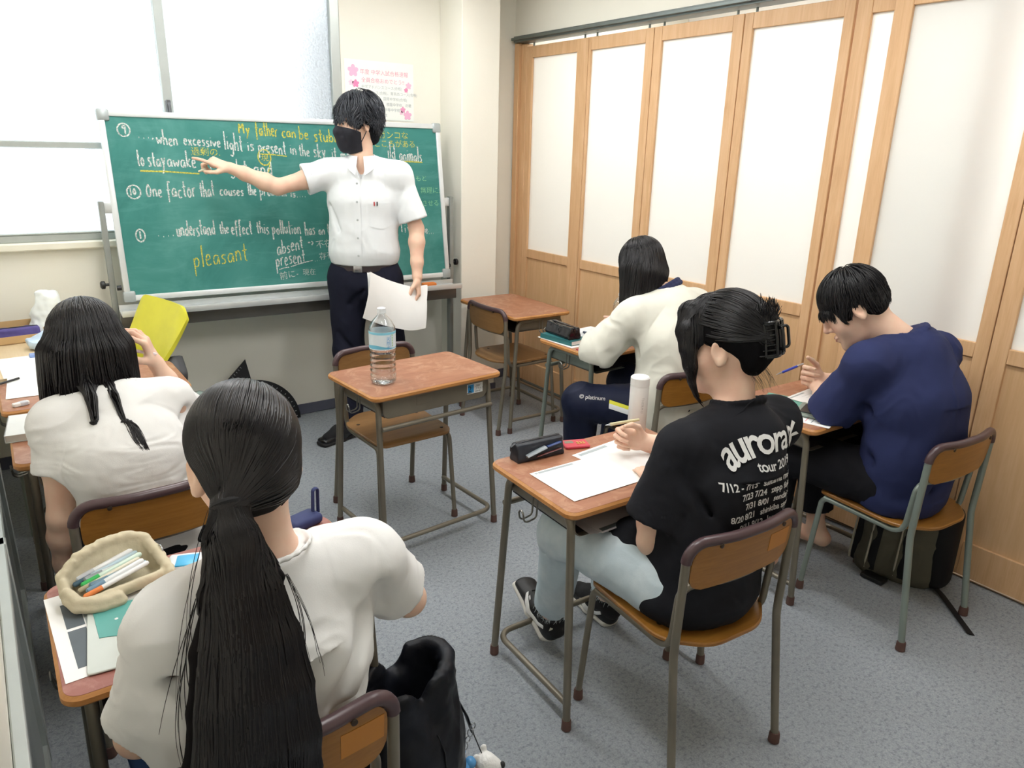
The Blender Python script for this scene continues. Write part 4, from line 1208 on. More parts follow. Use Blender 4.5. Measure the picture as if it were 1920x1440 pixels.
# ---- person with the long ponytail (nearest, back to the camera)
def person_pony():
    R = person_root('person with a long black ponytail and white T-shirt at the nearest desk', (-2.73, -3.06, .43))
    c = A3(-2.712, -3.070, 1.108); fw = unit(A3(.05, .96, -.24)); up = A3(0, .22, 1)
    C7 = A3(-2.704, -3.115, .972); SL, SR = A3(-2.848, -3.105, .880), A3(-2.528, -3.090, .884)
    EL, ER = A3(-2.912, -3.035, .655), A3(-2.395, -3.000, .700); WL, WR = A3(-2.845, -2.815, .735), A3(-2.60, -2.825, .738)
    HL, HR = A3(-2.82, -3.03, .505), A3(-2.64, -3.03, .505); KL, KR = A3(-2.86, -2.66, .50), A3(-2.62, -2.66, .50)
    AL, AR = A3(-2.84, -2.62, .09), A3(-2.62, -2.62, .09)
    sd = unit(SR-SL); tr = [(A3(-2.73, -3.06, .52), sd, .155, .115), (A3(-2.73, -3.10, .66), sd, .125, .095), (A3(-2.715, -3.115, .80), sd, .138, .10), (A3(-2.705, -3.11, .90), sd, .135, .082)]
    lo, hi = bounds([c, SL, SR, EL, ER, WR, HL, KL, AL, AR], .16); lo[2] = 0
    B = Field(lo, hi, .0040)
    inner(B, tr, C7, SL, SR)
    s = .985; L, r, f, u = head(B, c, fw, up, s)
    B.et(C7+A3(0, .01, -.03), L(0, -.02, -.045), r, .050, .050, .048, .050, .035)
    arm(B, SL, EL, WL, .92); arm(B, SR, ER, WR, .92)
    hand(B, WL, unit(A3(.35, .9, -.1)), A3(0, 0, -1), A3(.9, -.3, 0), (16, 18, 20, 22), s=.9)
    hand(B, WR, unit(A3(-.55, .8, .1)), unit(A3(-.6, -.3, -.4)), A3(-.3, -.2, .9), ((50, 50, 30),)*4, s=.9)
    leg(B, HL, KL, AL, .95); leg(B, HR, KR, AR, .95); foot(B, AL, A3(-2.84, -2.45, .035), .9); foot(B, AR, A3(-2.62, -2.45, .035), .9)
    B.build('body', SKIN, R); face_bits(L, r, f, u, s, R)
    lo, hi = bounds([SL, SR, EL, ER, C7, HL, A3(-2.7, -3.26, .42)], .13)
    T = Field(lo, hi, .0045)
    sleeve(T, SL, EL, .84, .054, .064, .0); hollow(T, SL, EL, .84, .064); sleeve(T, SR, ER, .66, .055, .064, .0); hollow(T, SR, ER, .66, .064)
    trunk(T, [(A3(-2.735, -3.065, .47), sd, .178, .135), (A3(-2.73, -3.085, .60), sd, .160, .128), (A3(-2.715, -3.11, .76), sd, .165, .115), (A3(-2.702, -3.105, .860), sd, .150, .088)], 0, .07)
    T.cone(SL, SR, .056, .056, .045); T.et(C7-A3(0, -.005, .034), SL, fw, .048, .044, .054, .054, .045); T.et(C7-A3(0, -.005, .034), SR, fw, .048, .044, .054, .054, .045)
    T.plane(A3(0, 0, .4285), A3(0, 0, -1), lo, hi); back_cut(T, C_G2)
    ax = unit(L(0, -.02, -.045)-C7)
    T.et(C7+ax*.002, C7+ax*.12, r, .070, .064, .085, .085, .006, 's', True, True)
    neck_ring(T, C7-ax*.004+A3(0, .006, 0), ax, .071, .065, r, .0045, .008)
    for a, b in (((-2.56, -3.17, .82), (-2.64, -3.21, .70)), ((-2.53, -3.15, .86), (-2.50, -3.10, .78)), ((-2.86, -3.17, .82), (-2.78, -3.21, .70)), ((-2.86, -3.14, .84), (-2.87, -3.09, .76)), ((-2.62, -3.20, .66), (-2.78, -3.21, .62)), ((-2.58, -3.16, .70), (-2.68, -3.21, .64))):
        T.cone(a, b, .009, .004, .035, 's')
    T.build('t_shirt', TEE, R, folds(.0034, 7, (1, 1, .8), seed=3))
    lo, hi = bounds([HL, HR, KL, KR, AL, AR], .15); J = Field(lo, hi, .006)
    J.et(A3(-2.73, -3.06, .50), A3(-2.73, -3.03, .53), sd, .165, .13, .16, .13, 0)
    for h, kn, an in ((HL, KL, AL), (HR, KR, AR)):
        J.cone(h, kn, .098, .076, .04); J.cone(kn, an, .074, .055, .03); J.plane(an+A3(0, 0, .02), A3(0, 0, -1), an-.12, an+.12)
    J.plane(A3(0, 0, .4285), A3(0, 0, -1), A3(-3.1, -3.3, .36), A3(-2.4, -2.84, .5))
    J.build('jeans', DENIMD, R)
    shm = [plain('canvas_shoe_white', '#d8d8d4', .6, 0, .05), plain('sneaker_sole', '#d9d7cf', .6)]
    for x in (-2.84, -2.62): shoe('shoe', A3(x, -2.67, .001), A3(x, -2.42, .001), A3(0, 0, 1), shm, R)
    # hair: swept back into a low tie, long tail down the back
    lo, hi = bounds([c, A3(-2.77, -3.22, .50)], .2); H = Field(lo, hi, .0036); ax_ = (r, f, u)
    H.ell(L(0, -.016, .040), ax_, (.083*s, .100*s, .093*s), 0)
    H.plane(L(0, .066, .05), f*.92-u*.30, lo, hi, .01)
    H.plane(L(0, .0, -.012), -u*.80+f*.60, lo, hi, .012)
    H.ell(L(0, -.052, -.018), ax_, (.066*s, .050*s, .058*s), .025)
    tie = A3(-2.766, -3.172, 1.090)
    H.cone(L(-.02, -.07, -.02), tie, .045, .020, .03)
    tail = [tie, A3(-2.774, -3.200, 1.055), A3(-2.770, -3.222, .985), A3(-2.776, -3.238, .905), A3(-2.781, -3.254, .825), A3(-2.789, -3.268, .745), A3(-2.795, -3.277, .67), A3(-2.795, -3.282, .60)]
    wd = [.019, .032, .055, .076, .086, .094, .094, .070]; dp = [.018, .022, .026, .028, .028, .026, .022, .014]
    for i in range(7): H.et(tail[i], tail[i+1], r, wd[i], dp[i], wd[i+1], dp[i+1], .012)
    def gro(V, N):
        a = (V-tie)@r; w = np.interp(V[:, 2], [.55, .7, .9, 1.0, 1.3], [.09, .094, .066, .03, .08])
        return .0022*vnoise(np.stack([a/w*6.5, V[:, 2]*3, V[:, 1]*8], 1))*(V[:, 2] < 1.0)+.0012*vnoise(np.stack([(V-c)@r*70, (V-c)@f*20, (V-c)@u*20], 1))
    ho = H.build('hair', HAIRD0, R, gro)
    rt = hair_roots(L, r, f, u, 1500, (.084, .101, .095), (0, -.016, .040), lambda a, b, d: (d > -.35) & (b < .80) & ~((d < .25) & (b > .45)) & ~((d < -.05) & (b > .12)), 4)
    def fl(P, t): return (tie-P)/(np.linalg.norm(tie-P, axis=1)[:, None]+.01)+np.array(u)*.03
    strand_mesh(strands(H, rt, fl, 22, .0098, 1., (.0001, .0022), .45, .03), .0013, .0009, 'hair_strands', HAIRD, ho)
    rg = np.random.default_rng(11); n = 1800
    a = rg.uniform(0, 2*PI, n); q = rg.uniform(-1, 1, n)
    rt = np.stack([tie+r*.020*x+np.array([0, -1, 0])*.014*abs(y) for x, y in zip(q, np.sin(a))])
    lens = rg.uniform(.0195, .0250, n)
    def tf(P, t):
        ctr = np.stack([np.interp(P[:, 2], [p[2] for p in tail[::-1]], [p[i] for p in tail[::-1]]) for i in range(3)], 1)
        w = np.interp(P[:, 2], [p[2] for p in tail[::-1]], wd[::-1])
        off = ((P-ctr)@r)
        want = q*w*.97
        return np.array([0, -.02, -1.])+r[None]*np.clip((want-off)*22, -1.1, 1.1)[:, None]
    strand_mesh(strands(H, rt, tf, 24, lens, lambda t: .9 if t < .9 else .2, (.0001, .0035), .35, .012, solids=(T,), seed=5), .0014, .0005, 'ponytail_strands', HAIRD, ho, wide=2.0)
    k = rg.integers(1, 6, 1100); fr_ = rg.random(1100); qq = rg.uniform(-1, 1, 1100); ta = np.array(tail); wa = np.array(wd)
    rt = ta[k]+(ta[k+1]-ta[k])*fr_[:, None]+np.outer(qq*(wa[k]+(wa[k+1]-wa[k])*fr_)*.97, r)+A3(0, -.02, 0)
    q = qq
    P_ = strands(H, rt, tf, 16, rg.uniform(.014, .021, 1100), lambda t: .9 if t < .85 else .2, (.0001, .0035), .4, .012, solids=(T,), seed=6)
    P_ = P_[P_[:, -1, 2] > .53]
    strand_mesh(P_, .0014, .0005, 'ponytail_strands', HAIRD, ho, wide=2.0)
    # stray strands falling forward over the shoulders
    rt = np.stack([tail[j]+r*(wd[j]*.95*k) for k, j in zip(rg.choice([-1, 1], 22), rg.choice([0, 1, 2, 2, 3], 22))])
    sg = np.where(np.arange(22)[:, None] >= 0, np.sign((rt-np.stack([tail[2]]*22))@r)[:, None], 1)
    strand_mesh(strands(H, rt, lambda P, t: A3(0, -.03, -1)+r*sg*(.38-.50*t), 18, .0125, 0., (.002, .006), .6, .16, solids=(T,), seed=15), .00035, .0002, 'loose_strands', HAIRD, ho)
    tm = MB().add(*tube([tie+r*.0215*math.cos(a_)+unit(np.cross(r, unit(tail[1]-tie)))*.0215*math.sin(a_)-unit(tail[1]-tie)*.003 for a_ in np.linspace(0, 2*PI, 24)[:-1]], .0062, 8, closed=True))
    tm.build('hair_tie', plain('hair_tie_black', '#111114', .8), R)
    adopt(R)
person_pony()
def offset_field(B, lo, hi, h, off):
    G = Field(lo, hi, h); I = np.indices(G.n).reshape(3, -1).T*h+G.lo
    G.f = (B.sample(I)-off).reshape(G.n).astype(np.float32); return G

def lay_on(T, P, n, m=.001, start=.06, disp=None):
    """drop points onto the surface of T, coming from outside along -n"""
    Q = np.asarray(P, float)+n*start
    for _ in range(40): Q = Q-n*np.clip(T.sample(Q)-m, -.01, .012)[:, None]*.8
    return Q+(n*disp(Q, None)[:, None] if disp else 0)

def short_hair(H, L, r, f, u, s, long=False):
    lo, hi = H.lo, H.lo+H.h*H.n
    H.ell(L(0, -.014, .040), (r, f, u), (.085*s, .103*s, .095*s), 0)
    H.plane(L(0, .075, .034), f*.35-u*.94 if not long else f*.5-u*.87, lo, hi, .02)
    H.plane(L(0, 0, .012 if not long else -.002), -u*.97+f*.1, lo, hi, .012)
    H.ell(L(0, -.050, -.004), (r, f, u), (.076*s, .056*s, .062*s), .02)
    if long:
        H.ell(L(0, -.062, -.050), (r, f, u), (.064*s, .044*s, .062*s), .02); H.ell(L(0, -.030, .052), (r, f, u), (.092*s, .104*s, .094*s), .02)
    for q in (-1, 1): H.ell(L(q*.068, .028, .012), (r, f, u), (.014*s, .020*s, .034*s), .012)

# ---- person in the navy T-shirt
def person_navy():
    R = person_root('person with short black hair in a loose navy T-shirt bending over a desk', (-.465, -3.07, .43))
    c = A3(-.560, -2.835, 1.092); fw = unit(A3(-.46, .66, -.60)); up = A3(-.3, .5, .82); s = 1.06
    C7 = A3(-.470, -2.985, 1.018); SL, SR = A3(-.632, -2.965, .925), A3(-.300, -3.015, .930)
    EL, ER = A3(-.628, -2.862, .738), A3(-.200, -2.800, .735); WL, WR = A3(-.455, -2.690, .742), A3(-.362, -2.640, .745)
    HL, HR = A3(-.56, -3.04, .510), A3(-.37, -3.05, .510); KL, KR = A3(-.60, -2.66, .51), A3(-.36, -2.66, .52)
    AL, AR = A3(-.62, -2.66, .09), A3(-.310, -2.695, .095)
    sd = unit(SR-SL); s0 = A3(1, 0, 0)
    tr = [(A3(-.465, -3.07, .53), s0, .165, .12), (A3(-.465, -3.10, .67), s0, .14, .105), (A3(-.465, -3.07, .82), sd, .155, .11), (A3(-.465, -3.01, .93), sd, .15, .085)]
    lo, hi = bounds([c, SL, SR, EL, ER, WR, HL, KL, AL, AR, A3(-.55, -2.58, .8)], .16); lo[2] = 0
    B = Field(lo, hi, .0042); inner(B, tr, C7, SL, SR)
    L, r, f, u = head(B, c, fw, up, s)
    B.et(C7+A3(0, .01, -.03), L(0, -.025, -.045), r, .056, .056, .054, .056, .035)
    arm(B, SL, EL, WL, 1); arm(B, SR, ER, WR, 1)
    hand(B, WL, unit(A3(.8, .5, -.1)), A3(0, 0, -1), A3(.5, -.8, 0), (14, 16, 18, 20))
    dR = unit(A3(-.93, .26, .26)); tR = A3(.2, .1, 1); nR = np.cross(tR, dR)
    tips = hand(B, WR, dR, nR, tR, ((40, 55, 30), (58, 62, 35), (66, 68, 40), (70, 70, 40)), thumb=((.70, .68, .2), (.92, .36, .1), (.96, .25, .05)))
    leg(B, HL, KL, AL, .95); leg(B, HR, KR, AR, .95); foot(B, AL, A3(-.63, -2.48, .035), 1); foot(B, AR, A3(-.33, -2.52, .035), 1)
    B.build('body', SKINT if False else SKIN, R); face_bits(L, r, f, u, s, R)
    lo, hi = bounds([SL, SR, EL, ER, C7, HL, A3(-.46, -3.25, .42)], .15); T = Field(lo, hi, .005)
    sleeve(T, SL, EL, 1.12, .066, .082, 0); hollow(T, SL, EL, 1.12, .082); sleeve(T, SR, ER, .92, .070, .088, 0); hollow(T, SR, ER, .92, .088)
    T.plane(A3(0, 0, .702), A3(0, 0, -1), (-.9, -2.905, .5), (0, -2.6, .75))
    trunk(T, [(A3(-.475, -3.065, .49), s0, .182, .145), (A3(-.475, -3.085, .63), s0, .176, .140), (A3(-.475, -3.065, .80), sd, .180, .130), (A3(-.470, -3.010, .915), sd, .165, .098)], 0, .05)
    T.cone(SL, SR, .060, .060, .05); T.et(C7-A3(0, -.005, .036), SL, fw, .052, .048, .058, .058, .05); T.et(C7-A3(0, -.005, .036), SR, fw, .052, .048, .058, .058, .05)
    T.cone(A3(-.46, -3.03, .93), A3(-.47, -3.11, .72), .105, .095, .07)
    T.plane(A3(0, 0, .4285), A3(0, 0, -1), lo, hi); back_cut(T, C_B1)
    ax = unit(unit(L(0, -.025, -.045)-C7)+A3(0, 0, .9))
    T.et(C7+ax*.006, C7+ax*.12, r, .066, .066, .08, .085, .006, 's', True, True)
    neck_ring(T, C7-ax*.006, ax, .068, .066, r, .0055, .006)
    for a, b, r0 in (((-.62, -3.06, .74), (-.50, -3.17, .68), .014), ((-.64, -2.98, .78), (-.57, -3.12, .76), .012), ((-.66, -3.0, .62), (-.56, -3.16, .58), .012), ((-.60, -3.12, .50), (-.48, -3.22, .56), .012), ((-.35, -3.10, .98), (-.42, -3.12, .88), .008)):
        T.cone(a, b, r0, .005, .045, 's')
    T.build('t_shirt', NAVYT, R, folds(.0042, 6, (1, 1, .7), seed=5))
    lo, hi = bounds([HL, HR, KL, KR, AL, AR], .15); J = Field(lo, hi, .0055)
    J.et(A3(-.465, -3.055, .51), A3(-.465, -3.03, .53), s0, .165, .115, .155, .11, 0)
    for h, kn, an in ((HL, KL, AL), (HR, KR, AR)):
        J.cone(h, kn, .10, .082, .04); J.cone(kn, an, .080, .066, .03); e = an+(kn-an)*.22; J.plane(e, unit(an-kn), an-.13, an+.13); d = unit(kn-an)
        J.et(an-d*.02, e+d*.03, s0, .055, .055, .056, .056, .003, 's', True, True)
    J.plane(A3(0, 0, .4285), A3(0, 0, -1), A3(-.75, -3.3, .36), A3(-.2, -2.86, .5))
    J.build('trousers', BLACKP, R, folds(.003, 8, (1, .7, .6)))
    lo, hi = bounds([c], .2); H = Field(lo, hi, .0036); short_hair(H, L, r, f, u, s)
    ho = H.build('hair', HAIRB0, R, lambda V, N: .002*vnoise((V-c)*45))
    rt = hair_roots(L, r, f, u, 1500, (.086*s, .104*s, .096*s), (0, -.014, .040), lambda a, b, d: (d > -.25), 4)
    cr = L(0, -.045, .12)
    def fl(P, t):
        q = P-cr; q = q-np.outer(q@u, u); q /= np.linalg.norm(q, axis=1)[:, None]+.01
        return q*(.9-.5*t)-u*(.35+.6*t)
    strand_mesh(keep_near(H, strands(H, rt, fl, 13, .0062, lambda t: 1. if t < .7 else .4, (.0003, .0055), .5, .10)), .0014, .0004, 'hair_strands', HAIRB, ho)
    rg = np.random.default_rng(6); rt = np.array([L(a*.075, .070+.012*(1-a*a)+.004*rg.normal(), .050+.012*rg.normal()) for a in rg.uniform(-1, 1, 260)])
    strand_mesh(keep_near(H, strands(H, rt, lambda P, t: -u*.95+f*(.35-.3*t)+0*P, 10, .0060, lambda t: .8 if t < .3 else 0., (.0, .004), .5, .10, solids=(B,), seed=3), .05), .0014, .0004, 'fringe_strands', HAIRB, ho)
    adopt(R)
    a, b = A3(-.548, -2.562, .772), A3(-.318, -2.600, .822); d = unit(b-a)
    pn = thing('ballpoint_pen', 'blue pen held by the person in the navy T-shirt', 'pen', tuple(a))
    MB().add(*tube([a+d*.03, a+d*.035, a+d*.11], [.0040, .0050, .0050], 10)).build('barrel', plain('pen_blue', '#2b3fa8', .3), pn)
    MB().add(*tube([a, a+d*.005, a+d*.03], [.0008, .0014, .0046], 10)).add(*tube([a+d*.11, a+d*.142], [.0047, .0044], 10)).build('metal_tip', plain('bright_metal', '#b9bcc0', .25, .9), pn)
    adopt(pn)
person_navy()

# ---- person in the loose cream top
def person_cream():
    R = person_root('person in a loose cream top with a navy collar and navy track trousers, writing', (-.625, -2.08, .43))
    c = A3(-.618, -1.865, 1.098); fw = unit(A3(-.10, .84, -.52)); up = A3(0, .5, .86); s = 1.0
    C7 = A3(-.572, -1.985, 1.010); SL, SR = A3(-.758, -1.980, .912), A3(-.400, -2.000, .922)
    EL, ER = A3(-.838, -1.855, .740), A3(-.300, -1.835, .735); WL, WR = A3(-.655, -1.665, .748), A3(-.465, -1.625, .748)
    HL, HR = A3(-.70, -2.06, .510), A3(-.53, -2.06, .510); KL, KR = A3(-.885, -1.815, .50), A3(-.50, -1.70, .51)
    AL, AR = A3(-.855, -1.775, .09), A3(-.50, -1.63, .09)
    sd = unit(SR-SL); s0 = A3(1, -.05, 0)
    tr = [(A3(-.62, -2.08, .53), s0, .155, .115), (A3(-.61, -2.12, .66), s0, .125, .10), (A3(-.585, -2.09, .81), sd, .14, .10), (A3(-.578, -2.02, .92), sd, .135, .085)]
    lo, hi = bounds([c, SL, SR, EL, ER, WR, HL, KL, KR, AL, AR, A3(-.5, -1.5, .8)], .15); lo[2] = 0
    B = Field(lo, hi, .0046); inner(B, tr, C7, SL, SR)
    L, r, f, u = head(B, c, fw, up, s)
    B.et(C7+A3(0, .01, -.03), L(0, -.02, -.045), r, .048, .048, .046, .048, .035)
    arm(B, SL, EL, WL, .92); arm(B, SR, ER, WR, .92)
    hand(B, WL, unit(A3(.62, .70, .30)), unit(A3(.6, -.5, -.3)), A3(0, -.2, 1), (24, 28, 30, 34), s=.9)
    hand(B, WR, unit(A3(-.5, .85, .05)), unit(A3(-.8, -.5, -.2)), A3(0, 0, 1), ((50, 55, 30),)*4, s=.9)
    leg(B, HL, KL, AL, .95); leg(B, HR, KR, AR, .95); foot(B, AL, A3(-.875, -1.62, .035), .9); foot(B, AR, A3(-.50, -1.46, .035), .9)
    B.build('body', SKIN, R); face_bits(L, r, f, u, s, R)
    lo, hi = bounds([SL, SR, EL, ER, WL, C7, HL, A3(-.6, -2.28, .42)], .15); T = Field(lo, hi, .0052)
    T.cone(SL, EL, .070, .085, 0); T.et(EL, EL+(WL-EL)*.30, A3(0, 0, 1), .084, .084, .080, .080, .02, 'u', False, True)
    T.cone(SR, ER, .070, .085, .0); T.et(ER, ER+(WR-ER)*.30, A3(0, 0, 1), .084, .084, .080, .080, .02, 'u', False, True)
    T.plane(A3(0, 0, .702), A3(0, 0, -1), (-1.05, -1.90, .5), (-.1, -1.5, .78))
    trunk(T, [(A3(-.625, -2.085, .49), s0, .195, .150), (A3(-.612, -2.115, .62), s0, .180, .148), (A3(-.588, -2.095, .80), sd, .190, .135), (A3(-.578, -2.025, .91), sd, .170, .100)], 0, .06)
    T.cone(SL, SR, .062, .062, .05); T.et(C7-A3(0, -.005, .034), SL, fw, .052, .048, .058, .058, .05); T.et(C7-A3(0, -.005, .034), SR, fw, .052, .048, .058, .058, .05)
    T.cone(A3(-.575, -2.05, .92), A3(-.60, -2.13, .72), .10, .10, .07)
    T.plane(A3(0, 0, .4285), A3(0, 0, -1), lo, hi); back_cut(T, C_G4)
    ax = unit(unit(L(0, -.02, -.045)-C7)+A3(0, 0, .6))
    T.et(C7+ax*.008, C7+ax*.12, r, .060, .060, .075, .08, .006, 's', True, True)
    for a, b, r0 in (((-.78, -2.0, .80), (-.70, -2.17, .66), .013), ((-.74, -2.06, .84), (-.66, -2.16, .80), .010), ((-.72, -2.14, .62), (-.62, -2.24, .58), .006), ((-.46, -2.14, .80), (-.54, -2.20, .66), .012), ((-.70, -2.17, .54), (-.56, -2.24, .52), .006), ((-.83, -1.93, .80), (-.77, -1.92, .88), .008)):
        T.cone(a, b, r0, .005, .04, 's')
    to = T.build('jersey_top', CREAMT, R, folds(.0045, 6, (1, 1, .6), seed=8))
    cf = Field(C7-.14, C7+.14, .004); neck_ring(cf, C7+ax*.004, ax, .066, .066, r, .011, .004); neck_ring(cf, C7+ax*.020, ax, .064, .064, r, .009, .006)
    cf.build('collar', plain('navy_rib_collar', '#252c50', .85), to)
    lo, hi = bounds([HL, HR, KL, KR, AL, AR], .15); J = Field(lo, hi, .005)
    J.et(A3(-.62, -2.08, .51), A3(-.62, -2.05, .53), s0, .165, .13, .16, .13, 0)
    for h, kn, an in ((HL, KL, AL), (HR, KR, AR)):
        J.cone(h, kn, .098, .083, .04); J.cone(kn, an, .080, .062, .03); J.plane(an+A3(0, 0, .02), A3(0, 0, -1), an-.12, an+.12)
    J.plane(A3(0, 0, .4285), A3(0, 0, -1), A3(-.9, -2.4, .36), A3(-.4, -1.95, .5))
    fdj = folds(.003, 8, (1, 1, .6)); jo = J.build('track_trousers', TRACKP, R, fdj)
    d = unit(KL-HL); nn = unit(A3(-.75, -.55, .35)); nn = unit(nn-d*(nn@d)); e2 = np.cross(nn, d)
    V, Fq = text_mesh('© platinum', .026); V = V.copy(); ctr = HL+(KL-HL)*.98
    P = ctr+np.outer(V[:, 0]-.0, -d)*1+np.outer(V[:, 1]+.012, e2*(1 if e2[2] > 0 else -1))
    MB().add(lay_on(J, P, nn, .0020, .10, fdj), Fq).build('trouser_print', plain('print_white', '#dcdcda', .7), jo, smooth=False)
    for k, (mt, w0, w1) in enumerate(((plain('panel_white', '#dcdfe0', .6), .004, .026), (plain('panel_yellow', '#d6d43a', .6), .026, .042))):
        G = [HL+(KL-HL)*(.12+.42*a)+e2*(1 if e2[2] > 0 else -1)*(-.055+.03*a+w0+(w1-w0)*b) for b in (0, 1/3, 2/3, 1) for a in np.linspace(0, 1, 12)]
        Q = lay_on(J, np.array(G), nn, .0020, .10, fdj)
        MB().add(Q, [(j*12+i, j*12+i+1, (j+1)*12+i+1, (j+1)*12+i) for j in range(3) for i in range(11)]).build('side_panel', mt, jo)
    shm = [plain('sneaker_black', '#17181b', .5, 0, .15), plain('sneaker_sole', '#d9d7cf', .6)]
    shoe('shoe', A3(-.85, -1.82, .001), A3(-.88, -1.57, .001), A3(0, 0, 1), shm, R); shoe('shoe', A3(-.50, -1.68, .001), A3(-.50, -1.43, .001), A3(0, 0, 1), shm, R)
    # long straight hair hanging forward over one shoulder
    lo, hi = bounds([c, A3(-.75, -1.95, .86)], .19); H = Field(lo, hi, .004); ax_ = (r, f, u)
    H.ell(L(0, -.014, .040), ax_, (.084, .103, .094), 0); H.plane(L(0, .068, .05), f*.9-u*.35, lo, hi, .01)
    H.ell(L(0, -.048, -.015), ax_, (.076, .056, .070), .025)
    H.et(c+A3(-.075, -.015, .0), c+A3(-.095, -.045, -.14), f, .06, .038, .052, .026, .03); H.et(c+A3(-.095, -.045, -.14), c+A3(-.112, -.06, -.215), f, .052, .026, .030, .012, .02)
    H.et(c+A3(.062, -.02, .0), c+A3(.062, -.02, -.09), f, .05, .034, .035, .02, .03)
    H.et(c+A3(0, -.085, -.01), c+A3(-.005, -.098, -.075), r, .07, .03, .062, .022, .03)
    ho = H.build('hair', HAIRD0, R, lambda V, N: .0016*vnoise(np.stack([V[:, 0]*60, V[:, 1]*60, V[:, 2]*8], 1)))
    rt = hair_roots(L, r, f, u, 1300, (.086, .104, .096), (0, -.014, .040), lambda a, b, d: (d > .1) & (b < .8), 4)
    cr = L(0, -.01, .135)
    def fl(P, t):
        q = P-cr; q = q-np.outer(q@u, u); q /= np.linalg.norm(q, axis=1)[:, None]+.01
        w = max(0, 1-t*2.2)
        return q*w+A3(-.10, -.05, -1)*(1-w*.6)
    strand_mesh(strands(H, rt, fl, 24, np.random.default_rng(1).uniform(.0095, .0150, 1300), lambda t: .9 if t < .75 else .3, (.0001, .004), .5, .04, solids=(T,)), .0014, .0005, 'hair_strands', HAIRD, ho)
    adopt(R)
person_cream()

